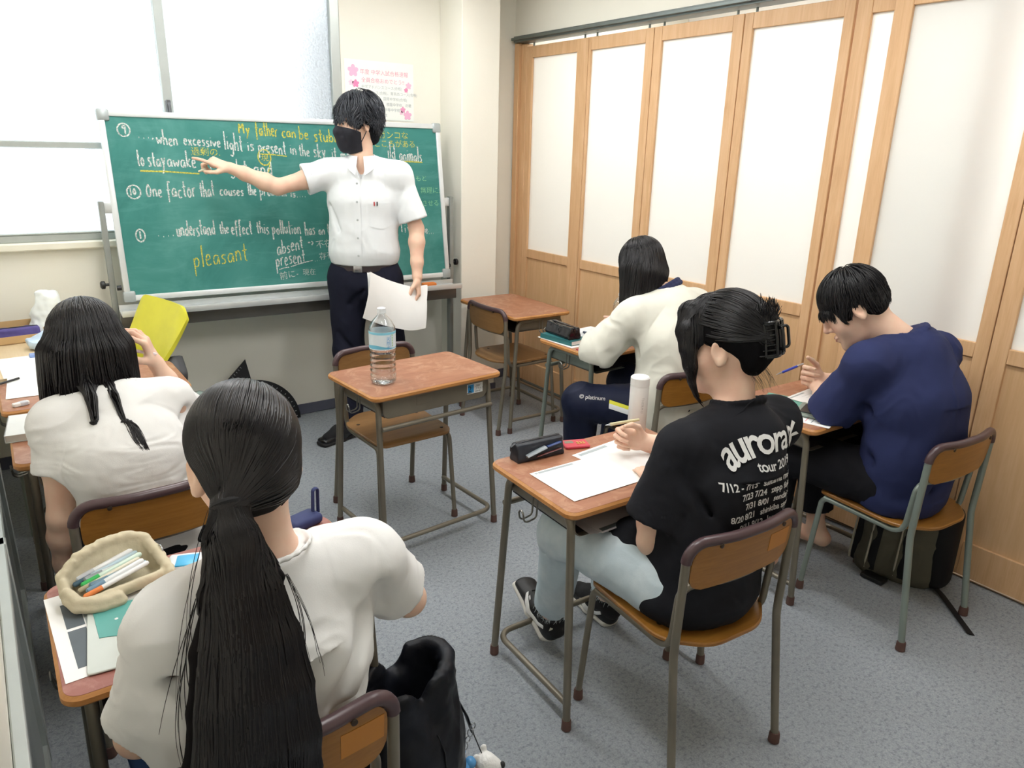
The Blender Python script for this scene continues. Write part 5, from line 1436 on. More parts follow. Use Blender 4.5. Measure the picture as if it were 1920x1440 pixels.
# ---- person leaning on a desk, fitted white T-shirt
def person_lean():
    R = person_root('person with long dark loose hair in a fitted white T-shirt, head propped on a hand', (-2.735, -2.08, .43))
    c = A3(-2.800, -1.880, 1.030); fw = unit(A3(-.02, .78, -.62)); up = A3(.04, .6, .78); s = 1.03
    C7 = A3(-2.768, -1.985, .938); SL, SR = A3(-2.905, -1.995, .862), A3(-2.622, -2.000, .872)
    EL, ER = A3(-2.932, -2.040, .610), A3(-2.530, -1.765, .738); WL, WR = A3(-2.945, -1.995, .400), A3(-2.612, -1.775, .930)
    HL, HR = A3(-2.82, -2.06, .510), A3(-2.65, -2.06, .510); KL, KR = A3(-2.84, -1.70, .51), A3(-2.64, -1.70, .51)
    AL, AR = A3(-2.83, -1.66, .09), A3(-2.64, -1.66, .09)
    sd = unit(SR-SL); s0 = A3(1, 0, 0)
    tr = [(A3(-2.735, -2.08, .53), s0, .155, .115), (A3(-2.745, -2.11, .65), s0, .118, .09), (A3(-2.757, -2.075, .79), sd, .135, .095), (A3(-2.763, -2.02, .87), sd, .13, .08)]
    lo, hi = bounds([c, SL, SR, EL, ER, WR, WL, HL, KL, AL, AR], .15); lo[2] = 0
    B = Field(lo, hi, .0044); inner(B, tr, C7, SL, SR)
    L, r, f, u = head(B, c, fw, up, s)
    B.et(C7+A3(0, .01, -.03), L(0, -.02, -.045), r, .048, .048, .046, .048, .035)
    arm(B, SL, EL, WL, .95); arm(B, SR, ER, WR, .90)
    hand(B, WL, unit(A3(.05, .15, -1)), unit(A3(1, .1, 0)), A3(0, 1, .1), (24, 28, 30, 34), s=.9)
    hand(B, WR, unit(A3(-.30, -.10, .95)), unit(A3(-.9, .3, -.25)), A3(0, -.9, .2), ((40, 40, 20), (30, 45, 25), (25, 45, 25), (20, 45, 25)), thumb=((.5, .6, .5), (.8, .3, .5), (.8, .1, .5)), s=.92)
    leg(B, HL, KL, AL, .95); leg(B, HR, KR, AR, .95); foot(B, AL, A3(-2.83, -1.5, .035), .9); foot(B, AR, A3(-2.64, -1.5, .035), .9)
    B.build('body', SKIN, R); face_bits(L, r, f, u, s, R)
    lo, hi = bounds([SL, SR, EL, ER, C7, HL, A3(-2.7, -2.24, .42)], .13); T = Field(lo, hi, .0046)
    sleeve(T, SL, EL, .50, .056, .066, 0); hollow(T, SL, EL, .50, .066); sleeve(T, SR, ER, .62, .056, .064, 0); hollow(T, SR, ER, .62, .064)
    trunk(T, [(A3(-2.735, -2.085, .47), s0, .170, .130), (A3(-2.742, -2.10, .60), s0, .140, .112), (A3(-2.757, -2.08, .77), sd, .150, .105), (A3(-2.763, -2.02, .865), sd, .138, .084)], 0, .05)
    T.cone(SL, SR, .050, .050, .045); T.et(C7-A3(0, -.005, .032), SL, fw, .045, .040, .048, .048, .045); T.et(C7-A3(0, -.005, .032), SR, fw, .045, .040, .048, .048, .045)
    T.plane(A3(0, 0, .4285), A3(0, 0, -1), lo, hi); back_cut(T, C_G1)
    ax = unit(unit(L(0, -.02, -.045)-C7)+A3(0, 0, .8))
    T.et(C7+ax*.006, C7+ax*.12, r, .062, .058, .075, .08, .006, 's', True, True)
    for a, b in (((-2.63, -2.10, .80), (-2.74, -2.17, .74)), ((-2.60, -2.12, .70), (-2.72, -2.20, .66)), ((-2.62, -2.15, .62), (-2.78, -2.22, .60)), ((-2.89, -2.08, .78), (-2.82, -2.16, .70)), ((-2.60, -2.05, .86), (-2.66, -2.10, .80))):
        T.cone(a, b, .008, .004, .035, 's')
    T.build('t_shirt', TEE, R, folds(.0030, 9, (.45, .8, 1.5), seed=2))
    lo, hi = bounds([HL, HR, KL, KR, AL, AR], .15); J = Field(lo, hi, .006)
    J.et(A3(-2.735, -2.08, .51), A3(-2.735, -2.05, .53), s0, .165, .13, .16, .13, 0)
    for h, kn, an in ((HL, KL, AL), (HR, KR, AR)):
        J.cone(h, kn, .098, .078, .04); J.cone(kn, an, .076, .058, .03); J.plane(an+A3(0, 0, .02), A3(0, 0, -1), an-.12, an+.12)
    J.plane(A3(0, 0, .4285), A3(0, 0, -1), A3(-3.0, -2.4, .36), A3(-2.4, -1.90, .5))
    J.build('trousers', BLACKP, R)
    shm = [plain('sneaker_black', '#17181b', .5, 0, .15), plain('sneaker_sole', '#d9d7cf', .6)]
    for x in (-2.83, -2.64): shoe('shoe', A3(x, -1.71, .001), A3(x, -1.46, .001), A3(0, 0, 1), shm, R)
    lo, hi = bounds([c, A3(-2.83, -2.07, .80)], .19); H = Field(lo, hi, .004); ax_ = (r, f, u)
    H.ell(L(0, -.014, .040), ax_, (.088, .106, .094), 0); H.plane(L(0, .068, .05), f*.9-u*.35, lo, hi, .01)
    H.ell(L(0, -.048, -.012), ax_, (.082, .056, .068), .025)
    H.et(c+A3(-.078, -.015, .0), c+A3(-.098, -.035, -.115), f, .062, .040, .05, .030, .03)
    H.et(c+A3(.078, -.01, .0), c+A3(.092, -.015, -.095), f, .056, .036, .045, .024, .03)
    H.et(c+A3(0, -.085, -.0), c+A3(0, -.115, -.085), r, .085, .03, .090, .020, .03)
    l1 = [A3(-2.825, -2.005, .965), A3(-2.818, -2.048, .925), A3(-2.815, -2.085, .870), A3(-2.835, -2.120, .800)]
    l2 = [A3(-2.775, -2.005, .960), A3(-2.768, -2.055, .915), A3(-2.762, -2.095, .850), A3(-2.752, -2.125, .790)]
    l1 = [p-T.grad(p[None])[0]*(min(T.sample(p[None])[0], .09)-.010) for p in l1]; l2 = [p-T.grad(p[None])[0]*(min(T.sample(p[None])[0], .09)-.007) for p in l2]
    H.chain(l1[:3], [.014, .008, .003], .012); H.chain(l2[:3], [.008, .004, .002], .012)
    ho = H.build('hair', HAIRD0, R, lambda V, N: .0016*vnoise(np.stack([V[:, 0]*60, V[:, 1]*60, V[:, 2]*8], 1)))
    rt = hair_roots(L, r, f, u, 1400, (.089, .107, .096), (0, -.014, .040), lambda a, b, d: (d > .0) & (b < .8), 4)
    cr = L(0, .0, .135)
    def fl(P, t):
        q = P-cr; q = q-np.outer(q@u, u); q /= np.linalg.norm(q, axis=1)[:, None]+.01
        w = max(0, 1-t*2.2)
        return q*w+A3(0, -.04, -1)*(1-w*.6)
    strand_mesh(strands(H, rt, fl, 22, np.random.default_rng(1).uniform(.0085, .0115, 1400), lambda t: .9 if t < .8 else .3, (.0001, .004), .5, .04, solids=(T,)), .0014, .0005, 'hair_strands', HAIRD, ho)
    rg = np.random.default_rng(2)
    for lk, n, w in ((l1, 240, .024), (l2, 90, .012)):
        q = rg.uniform(-1, 1, n); rt = np.stack([lk[0]+r*w*a+A3(0, -.006, 0) for a in q]); Ls = sum(np.linalg.norm(lk[i+1]-lk[i]) for i in range(3))
        def lf(P, t, lk=lk, q=q, w=w):
            zz = [p[2] for p in lk[::-1]]; ctr = np.stack([np.interp(P[:, 2]-.02, zz, [p[i] for p in lk[::-1]]) for i in range(3)], 1)
            return (ctr-P)+np.outer(q*w*(1-.55*t), r)+A3(0, 0, -.004)
        strand_mesh(strands(H, rt, lf, 18, Ls/17*rg.uniform(.9, 1.12, n), .6, (.0002, .004), .4, .003, solids=(T,), seed=4), .0013, .0004, 'loose_lock', HAIRD, ho)
    adopt(R)
    a, b = A3(-2.675, -1.795, .985), A3(-2.612, -1.800, .965)
    pn = tag(MB().add(*tube([a, b-(b-a)*.1, b], [.0050, .0052, .0036], 10)).build('pencil', plain('pencil_pinkwhite', '#dcc7c9', .4), None), 'pale pencil held beside the face of the person leaning in white', 'pencil')
person_lean()

# ---- the teacher at the board
def person_teacher():
    R = person_root('person standing in a white shirt, dark trousers and black mask, pointing at the chalkboard', (-1.33, -.50, 0))
    c = A3(-1.340, -.505, 1.690); fw = unit(A3(-.985, -.04, -.12)); up = A3(-.08, -.03, 1); s = 1.04
    C7 = A3(-1.305, -.485, 1.535); SR, SL = A3(-1.468, -.410, 1.440), A3(-1.160, -.600, 1.440)
    ER, WR = A3(-1.715, -.345, 1.372), A3(-1.930, -.300, 1.462); EL, WL = A3(-1.092, -.660, 1.170), A3(-1.130, -.730, .925)
    HR, HL = A3(-1.405, -.455, .93), A3(-1.245, -.555, .93); KR, KL = A3(-1.432, -.490, .50), A3(-1.195, -.520, .50)
    AR, AL = A3(-1.440, -.495, .095), A3(-1.110, -.47, .095)
    sd = unit(SL-SR); fc = unit(A3(-.53, -.85, 0)); 
    tr = [(A3(-1.325, -.505, .93), sd, .165, .115), (A3(-1.325, -.500, 1.08), sd, .145, .105), (A3(-1.32, -.500, 1.28), sd, .165, .115), (A3(-1.315, -.500, 1.42), sd, .15, .09)]
    lo, hi = bounds([c, SL, SR, ER, WR, EL, WL, AL, AR, A3(-2.06, -.25, 1.5), A3(-1.62, -.54, .1)], .13); lo[2] = 0; hi[2] = 1.84
    B = Field(lo, hi, .0042); inner(B, tr, C7, SL, SR)
    L, r, f, u = head(B, c, fw, up, s)
    B.et(C7+fc*.035+A3(0, 0, -.05), L(0, -.015, -.05), r, .058, .056, .056, .056, .03)
    arm(B, SR, ER, WR, 1.05); arm(B, SL, EL, WL, 1.02)
    dR = unit(A3(-.90, .12, .36)); nR = unit(A3(-.2, .55, -.8)); nR = unit(nR-dR*(nR@dR)); tR = np.cross(dR, nR)
    hand(B, WR, dR, nR, tR, ((-4, 8, 6), (52, 62, 35), (62, 66, 40), (66, 68, 40)), thumb=((.75, .55, .4), (.9, -.1, .5), (.8, -.4, .5)), s=1.0)
    dL = unit(A3(.05, -.08, -1)); tL = unit(fc)
    hand(B, WL, dL, np.cross(dL, tL), tL, ((35, 40, 20), (38, 42, 22), (40, 45, 24), (42, 46, 26)), thumb=((.7, .45, .55), (.9, .0, .5), (.95, -.1, .3)), s=1.0)
    leg(B, HR, KR, AR, .9); leg(B, HL, KL, AL, .9); foot(B, AR, A3(-1.60, -.535, .035), .9); foot(B, AL, A3(-1.10, -.63, .035), .9)
    B.build('body', SKIN, R); face_bits(L, r, f, u, s, R)
    # trousers, belt
    lo, hi = bounds([HR, HL, KR, KL, AR, AL, A3(-1.3, -.5, 1.02)], .16); J = Field(lo, hi, .005)
    J.et(A3(-1.325, -.505, .88), A3(-1.325, -.503, .968), sd, .178, .130, .166, .120, 0, 'u', False, True)
    for h, kn, an in ((HR, KR, AR), (HL, KL, AL)):
        J.cone(h-A3(0, 0, .03), kn, .104, .080, .04); J.cone(kn, an, .076, .066, .03); J.plane(an-A3(0, 0, .035), A3(0, 0, -1), an-.13, an+.13)
    for a, b in (((-1.50, -.52, .62), (-1.42, -.58, .50)), ((-1.49, -.54, .48), (-1.40, -.57, .42)), ((-1.38, -.60, .86), (-1.44, -.56, .78)), ((-1.47, -.55, .25), (-1.40, -.57, .20))): J.cone(a, b, .006, .004, .03, 's')
    jo = J.build('trousers', NAVYP, R, folds(.003, 8, (1, 1, .5), seed=4))
    bl = Field(A3(-1.56, -.72, .94), A3(-1.1, -.30, 1.03), .004); bl.et(A3(-1.325, -.503, .950), A3(-1.325, -.503, .986), sd, .173, .127, .171, .125, 0, 'u', True, True)
    bo = bl.build('belt', plain('dark_belt_leather', '#352b2e', .4), R)
    pb = lay_on(bl, np.array([A3(-1.325, -.503, .968)+sd*-.02]), fc, .002, .2)[0]; V, Fq = rbox((0, 0, 0), (.046, .006, .036), .004)
    MB().add([pb+sd*v[0]+fc*v[1]+A3(0, 0, v[2]) for v in V], Fq).build('buckle', plain('bright_metal', '#b9bcc0', .25, .9), bo_ if False else bo)
    # shirt
    lo, hi = bounds([SR, SL, ER, EL, C7, A3(-1.32, -.5, .96)], .14); T = Field(lo, hi, .0048)
    sleeve(T, SR, ER, .46, .062, .078, 0); hollow(T, SR, ER, .46, .078); sleeve(T, SL, EL, .84, .062, .072, 0); hollow(T, SL, EL, .84, .072)
    T.et(A3(-1.325, -.505, .984), A3(-1.325, -.505, 1.05), sd, .166, .120, .174, .128, 0, 'u', True, False)
    trunk(T, [(A3(-1.325, -.505, 1.05), sd, .174, .130), (A3(-1.322, -.500, 1.16), sd, .164, .122), (A3(-1.32, -.500, 1.30), sd, .172, .116), (A3(-1.315, -.498, 1.415), sd, .160, .098)], 0, .05)
    T.cone(SR, SL, .056, .056, .05); T.et(C7-A3(0, 0, .045)+fc*.015, SR, fc, .052, .042, .054, .054, .05); T.et(C7-A3(0, 0, .045)+fc*.015, SL, fc, .052, .042, .054, .054, .05)
    T.plane(A3(0, 0, .984), A3(0, 0, -1), lo, hi)
    ax = unit(L(0, -.015, -.05)-(C7+fc*.035)); nb = C7+fc*.028-A3(0, 0, .030)
    T.et(nb, nb+ax*.14, sd, .062, .062, .07, .07, .006, 's', True, True)
    T.cone(nb+fc*.05+A3(0, 0, .0), nb+fc*.075-A3(0, 0, .075), .036, .010, .01, 's')
    for a, b, r0 in (((-1.18, -.68, 1.36), (-1.22, -.66, 1.22), .007), ((-1.48, -.46, 1.28), (-1.46, -.52, 1.16), .006)):
        T.cone(a, b, r0, .004, .035, 's')
    fdt = folds(.0030, 6.5, (1, 1, .55), seed=9); to = T.build('dress_shirt', SHIRTM, R, fdt)
    # collar: fold-over flaps with points
    def cf(a, v):
        th = (a-.5)*2*PI*.93            # 0 at the back of the neck
        d = -fc*math.cos(th)+sd*math.sin(th)
        fr = abs(a-.5)*2
        rad = .064+.022*v+.018*v*max(0, (fr-.7)/.3); z = .030*(1-fr*.55)-v*(.040+.050*max(0, (fr-.62)/.38)**1.3)
        return nb+d*rad*(1 if fr < .8 else 1+.05*(fr-.8)/.2)+fc*.006+ax*(z+.012)
    MB().add(*sheet(cf, 41, 7, .003)).build('collar', SHIRTM, to)
    # placket, buttons, pocket, pen
    fp = lambda a, z: A3(-1.322, -.500, 0)+sd*a+A3(0, 0, z)
    off = -.012
    G = np.array([fp(off+w, z) for z in np.linspace(.985, 1.44, 40) for w in np.linspace(-.017, .017, 4)]); Q = lay_on(T, G, fc, .0024, .2, fdt)
    MB().add(Q, [(j*4+i, j*4+i+1, (j+1)*4+i+1, (j+1)*4+i) for j in range(39) for i in range(3)]).build('placket', SHIRTM, to)
    bm_ = plain('shirt_button', '#b9bfc0', .3)
    for z in (1.04, 1.13, 1.22, 1.31, 1.40):
        p = lay_on(T, fp(off, z)[None], fc, .004, .2, fdt)[0]; V, Fq = lathe([(.0050, -.001), (.0055, .0005), (.004, .001)], 14)
        V = [p+sd*v[0]+A3(0, 0, 1)*v[1]+fc*v[2] for v in V]; MB().add(V, Fq).build('button', bm_, to)
    G = np.array([fp(.052+.100*(i/9), 1.190+.115*(j/9)-.018*(1-abs(i/9-.5)*2)*(1-j/9)) for j in range(10) for i in range(10)]); Q = lay_on(T, G, fc, .0026, .2, fdt)
    Q2 = lay_on(T, G, fc, -.002, .2, fdt)
    FF = [(j*10+i, j*10+i+1, (j+1)*10+i+1, (j+1)*10+i) for j in range(9) for i in range(9)]
    rim = list(range(10))+[10*j+9 for j in range(1, 10)]+[90+i for i in range(8, -1, -1)]+[10*j for j in range(8, 0, -1)]
    FF += [(b, a, a+100, b+100) for a, b in zip(rim, rim[1:]+rim[:1])]
    MB().add(np.concatenate([Q, Q2]), FF).build('breast_pocket', SHIRTM, to)
    adopt(R)
    for x0, col, nm, lb in ((.074, '#c23b40', 'red_pen', 'red pen clipped in the shirt breast pocket of the standing person'), (.088, '#2a2c31', 'black_pen', 'black pen clipped in the shirt breast pocket of the standing person')):
        p = lay_on(T, np.array([fp(x0, z) for z in (1.292, 1.302, 1.312)]), fc, .004, .2, fdt)
        tag(MB().add(*tube(p, .0032, 8)).build('pen', plain(nm, col, .3), None), lb, 'pen')
    shm = [plain('black_leather_shoe', '#17171a', .22, 0, .1), plain('shoe_sole_dark', '#1e1c1c', .6)]
    for an, to in ((AR, A3(-1.60, -.535, .035)), (AL, A3(-1.10, -.63, .035))): sock('sock', an, to, plain('sock_black', '#19191c', .9), R)
    shoe('leather_shoe', A3(-1.395, -.480, .001), A3(-1.665, -.552, .001), A3(0, 0, 1), shm, R); shoe('leather_shoe', A3(-1.110, -.42, .001), A3(-1.085, -.69, .001), A3(0, 0, 1), shm, R)
    # hair
    lo, hi = bounds([c], .2); H = Field(lo, hi, .0036); short_hair(H, L, r, f, u, s, True)
    ho = H.build('hair', HAIRM0, R, lambda V, N: .004*vnoise((V-c)*26)+.002*vnoise((V-c)*60))
    rt = hair_roots(L, r, f, u, 1500, (.087*s, .105*s, .097*s), (0, -.014, .040), lambda a, b, d: (d > -.45) & ~((b > .3) & (d < -.1)), 4)
    cr = L(0, -.035, .12)
    def fl(P, t):
        q = P-cr; q = q-np.outer(q@u, u); q /= np.linalg.norm(q, axis=1)[:, None]+.01
        w = np.stack([vnoise(P*16+k*7) for k in range(3)], 1)
        return q*(.9-.6*t)-u*(.30+.7*t)+w*.75
    strand_mesh(keep_near(H, strands(H, rt, fl, 14, .0072, lambda t: .9 if t < .6 else .2, (.0003, .014), .45, .20)), .0014, .0004, 'hair_strands', HAIRM, ho)
    rg = np.random.default_rng(6); rt = np.array([L(a*.072, .074+.012*(1-a*a)+.004*rg.normal(), .062+.014*rg.normal()) for a in rg.uniform(-1, 1, 220)])
    strand_mesh(strands(H, rt, lambda P, t: -u*.95+f*(.30-.3*t)+r*.25*math.sin(t*4)+0*P, 10, .0068, lambda t: .8 if t < .3 else 0., (.0, .006), .5, .22, solids=(B,), seed=3), .0013, .0004, 'fringe_strands', HAIRM, ho)
    # mask
    lo, hi = bounds([L(0, .05, -.07)], .12); M = offset_field(B, lo, hi, .0034, .0055)
    M.cone(L(0, .108, -.030), L(0, .098, -.085), .014, .016, .03); M.cone(L(0, .104, -.035), L(0, .088, -.110), .012, .012, .03)
    M.plane(L(0, .09, -.008), unit(u*.86-f*.35), lo, hi, .003); M.plane(L(0, .0, -.118), unit(-u*.93-f*.30), lo, hi, .003)
    M.plane(L(0, .018, -.05), unit(-f), lo, hi, .003)
    for q in (-1, 1): M.plane(L(q*.055, .040, -.015), unit(u*.80-f*.45+r*q*.25), lo, hi, .004)
    mo = M.build('face_mask', plain('black_mask_fabric', '#1b1c26', .75, 0, .05), R)
    for q in (-1, 1):
        for z0, z1 in ((-.030, .020), (-.095, -.030)):
            p = np.array([L(q*.062, .030, z0), L(q*.074, .012, (z0+z1)/2), L(q*.080, -.008, z1)]); p = fillet(p, .05, 6)
            MB().add(*tube(p, .0022, 6)).build('ear_loop', plain('black_mask_fabric', '#1b1c26', .75), mo)
    adopt(R)
    # sheaf of papers in the lowered hand
    hc = WL+dL*.095; e1 = unit(A3(-.93, -.15, .28)); e2_ = unit(A3(-.22, -.50, -.9)); 
    pm = plain('paper_white', '#f0f0ee', .6, 0, .02)
    for k in range(3):
        def pf(a, b, k=k):
            x = (a-.12)*.44; z = (b-.16)*.24; bend = .10*(a-.30)**2-.05*(b-.3)**2
            return hc+e1*(x*.95+.02*k*(1 if k else 0)*(b-.2))+e2_*(z-.18*max(0, .28-a)**1.5)+np.cross(e1, e2_)*(bend*(1+.12*k)+.0028*k-.004)
        tag(MB().add(*sheet(pf, 22, 14, .0007)).build('paper_sheet', pm, None), 'white paper sheet of the curled sheaf held in the lowered hand of the standing person', 'paper', 'sheaf of papers in the lowered hand')
    tag(MB().add(*tube([WR+dR*.105+nR*.045+tR*.02, WR+dR*.125+nR*.075+tR*.012], .0055, 10)).build('chalk_stick', plain('chalk_cream', '#e6dfc6', .9), None), 'short cream chalk stick in the hand pointing at the board', 'chalk')
person_teacher()
# ------------------------------------------------------------------ chalkboard on its wheeled stand
CHW = M_chalk('white_chalk', '#d3dcd8'); CHY = M_chalk('yellow_chalk', '#cfcb5c'); CHG = M_chalk('pale_green_chalk', '#8fd0a0')
GLY = {  # handwritten stroke letters: x 0..w, baseline 0, x-height .5, ascender 1, descender -.4
 'a': (.5, [[(.42, .42), (.2, .5), (.03, .3), (.1, .03), (.3, .06), (.42, .42), (.44, .02)]]),
 'b': (.45, [[(.05, 1), (.06, 0)], [(.06, .35), (.25, .5), (.4, .3), (.3, .03), (.06, .05)]]),
 'c': (.42, [[(.38, .45), (.15, .47), (.04, .22), (.15, .01), (.38, .06)]]),
 'd': (.5, [[(.38, .4), (.15, .48), (.04, .2), (.18, 0), (.38, .15)], [(.4, 1), (.42, .0)]]),
 'e': (.44, [[(.05, .26), (.36, .3), (.3, .5), (.12, .48), (.03, .22), (.15, .0), (.38, .08)]]),
 'f': (.4, [[(.4, .92), (.22, 1), (.16, .75), (.14, -.2)], [(.0, .48), (.36, .5)]]),
 'g': (.48, [[(.38, .4), (.15, .5), (.05, .22), (.2, .05), (.38, .3), (.4, .45), (.38, -.25), (.2, -.4), (.05, -.28)]]),
 'h': (.48, [[(.06, 1), (.06, 0)], [(.06, .3), (.25, .5), (.38, .35), (.4, 0)]]),
 'i': (.2, [[(.1, .48), (.1, 0)], [(.1, .72), (.11, .69)]]),
 'k': (.42, [[(.06, 1), (.06, 0)], [(.36, .5), (.08, .2), (.38, 0)]]),
 'l': (.2, [[(.1, 1.02), (.1, 0)]]),
 'm': (.66, [[(.05, .46), (.05, 0)], [(.05, .32), (.2, .5), (.3, .35), (.3, 0)], [(.3, .32), (.45, .5), (.57, .35), (.58, 0)]]),
 'n': (.46, [[(.05, .46), (.05, 0)], [(.05, .3), (.22, .5), (.37, .35), (.38, 0)]]),
 'o': (.46, [[(.22, .5), (.04, .3), (.12, .02), (.34, .05), (.4, .32), (.22, .5)]]),
 'p': (.46, [[(.05, .48), (.06, -.42)], [(.05, .35), (.22, .52), (.4, .32), (.28, .04), (.06, .08)]]),
 'r': (.34, [[(.05, .46), (.05, 0)], [(.05, .28), (.18, .48), (.32, .45)]]),
 's': (.38, [[(.34, .46), (.12, .5), (.06, .36), (.3, .2), (.28, .03), (.03, .02)]]),
 't': (.34, [[(.17, .9), (.16, .05), (.3, .02)], [(.0, .55), (.33, .58)]]),
 'u': (.46, [[(.05, .48), (.06, .1), (.2, 0), (.36, .15), (.38, .48)], [(.38, .48), (.4, 0)]]),
 'v': (.42, [[(.03, .48), (.18, 0), (.38, .5)]]),
 'w': (.6, [[(.03, .48), (.13, 0), (.28, .42), (.4, 0), (.56, .5)]]),
 'x': (.42, [[(.04, .48), (.36, 0)], [(.36, .5), (.03, .0)]]),
 'y': (.44, [[(.04, .48), (.2, .08)], [(.38, .5), (.05, -.42)]]),
 'M': (.7, [[(.05, 0), (.1, .9), (.3, .3), (.52, .95), (.58, .0)]]),
 'O': (.6, [[(.28, .85), (.04, .5), (.12, .04), (.42, .05), (.52, .5), (.28, .85)]]),
 '.': (.24, [[(.08, .02), (.13, .02)]]), ',': (.2, [[(.1, .06), (.04, -.14)]]), '-': (.4, [[(.04, .3), (.34, .3)]]), '>': (.3, [[(.02, .45), (.25, .3), (.02, .12)]]),
 '9': (.45, [[(.36, .8), (.12, .85), (.08, .6), (.3, .55), (.38, .85), (.3, .0)]]), '1': (.2, [[(.1, .85), (.1, 0)]]), '0': (.4, [[(.2, .8), (.05, .4), (.2, .02), (.35, .4), (.2, .8)]]),
 ' ': (.34, [])}
def build_board():
    t = thing('chalkboard', 'large green chalkboard with handwritten chalk notes on a wheeled metal stand', 'chalkboard', (-1.554, -.16, 0), -.054)
    c = Vector((-1.554, -.159, 1.268)); Mw = Matrix.Translation(c)@Matrix.Rotation(-.054, 4, 'Z')@Matrix.Rotation(-.145, 4, 'X')
    root_inv = (Matrix.Translation((-1.554, -.16, 0))@Matrix.Rotation(-.054, 4, 'Z')).inverted()
    X = np.array(root_inv@Mw)
    w, h = .9, .45
    MB().add(*box2(-w+.02, w-.02, -.006, .008, -h+.02, h-.02), X=X).build('board_surface', M_chalkboard(), t)
    m = MB()
    for q in ((-w, w, h-.028, h), (-w, w, -h, -h+.028), (-w, -w+.028, -h, h), (w-.028, w, -h, h)): m.add(*box2(q[0], q[1], -.014, .014, q[2], q[3], .004, 2), X=X)
    m.build('board_frame', plain('board_frame_white_alu', '#dfe3e4', .35, .3, .03), t)
    for sx in (-1, 1):
        for sz in (-1, 1): MB().add(*rbox((sx*(w-.022), 0, sz*(h-.022)), (.056, .036, .056), .010, 2), X=X).build('corner_cap', plain('corner_cap_grey', '#a9b0b0', .4, .3), t)
    def P(px, py):      # board coordinates from fractions across/down
        return (-w+2*w*px, h-2*h*py)
    inks = {CHW: MB(), CHY: MB(), CHG: MB()}
    rg = np.random.default_rng(21)
    def stroke(pts, ink, r=.0040):
        pts = np.array(pts, float)
        if len(pts) > 2:
            k = np.arange(len(pts)); f_ = np.linspace(0, len(pts)-1, (len(pts)-1)*4+1)
            pts = np.stack([np.interp(f_, k, pts[:, i]) for i in range(2)], 1)
            for _ in range(2): pts[1:-1] = (pts[:-2]+2*pts[1:-1]+pts[2:])/4
        n_ = len(pts); rr = r*rg.uniform(.75, 1.15, n_)
        p3 = np.stack([pts[:, 0], np.full(n_, -.0064), pts[:, 1]], 1)
        inks[ink].add(*tube(p3, rr, 6, flat=(1, .18) if False else (1, 1), up=(0, 1, 0)), X=X@np.array(Matrix.Translation((0, -.0064, 0))@Matrix.Diagonal((1, .12, 1, 1))@Matrix.Translation((0, .0064, 0))))
    def write(s, px, py, ink, size, slope=0., r=.0040, width=None, jit=.03):
        x, z = P(px, py); adv = sum(GLY[ch][0]+.09 for ch in s)*size; sx = 1.
        if width: sx = width*2*w/adv
        for ch in s:
            wd_, st = GLY[ch]
            k = 1+rg.normal(0, .06); dz = rg.normal(0, jit*size)
            for g in st: stroke([(x+a*size*sx, z+dz+b*size*k+(a*size*sx)*slope) for a, b in g], ink, r)
            x += (wd_+.09)*size*sx; z += (wd_+.09)*size*sx*slope
    def circ(px, py, rx, rz, ink, r=.0040, tail=0): 
        x, z = P(px, py); a = np.linspace(.4, 2*PI+.7, 26); stroke([(x+rx*math.cos(q), z+rz*math.sin(q)) for q in a], ink, r)
    def line(p0, p1, ink, r=.0031): a, b = P(*p0), P(*p1); stroke([a, ((a[0]+b[0])/2, (a[1]+b[1])/2+.003), b], ink, r)
    W_, Y_, G_ = CHW, CHY, CHG
    return t, X, P, inks, write, circ, line, stroke, (W_, Y_, G_), Mw
BT = build_board()

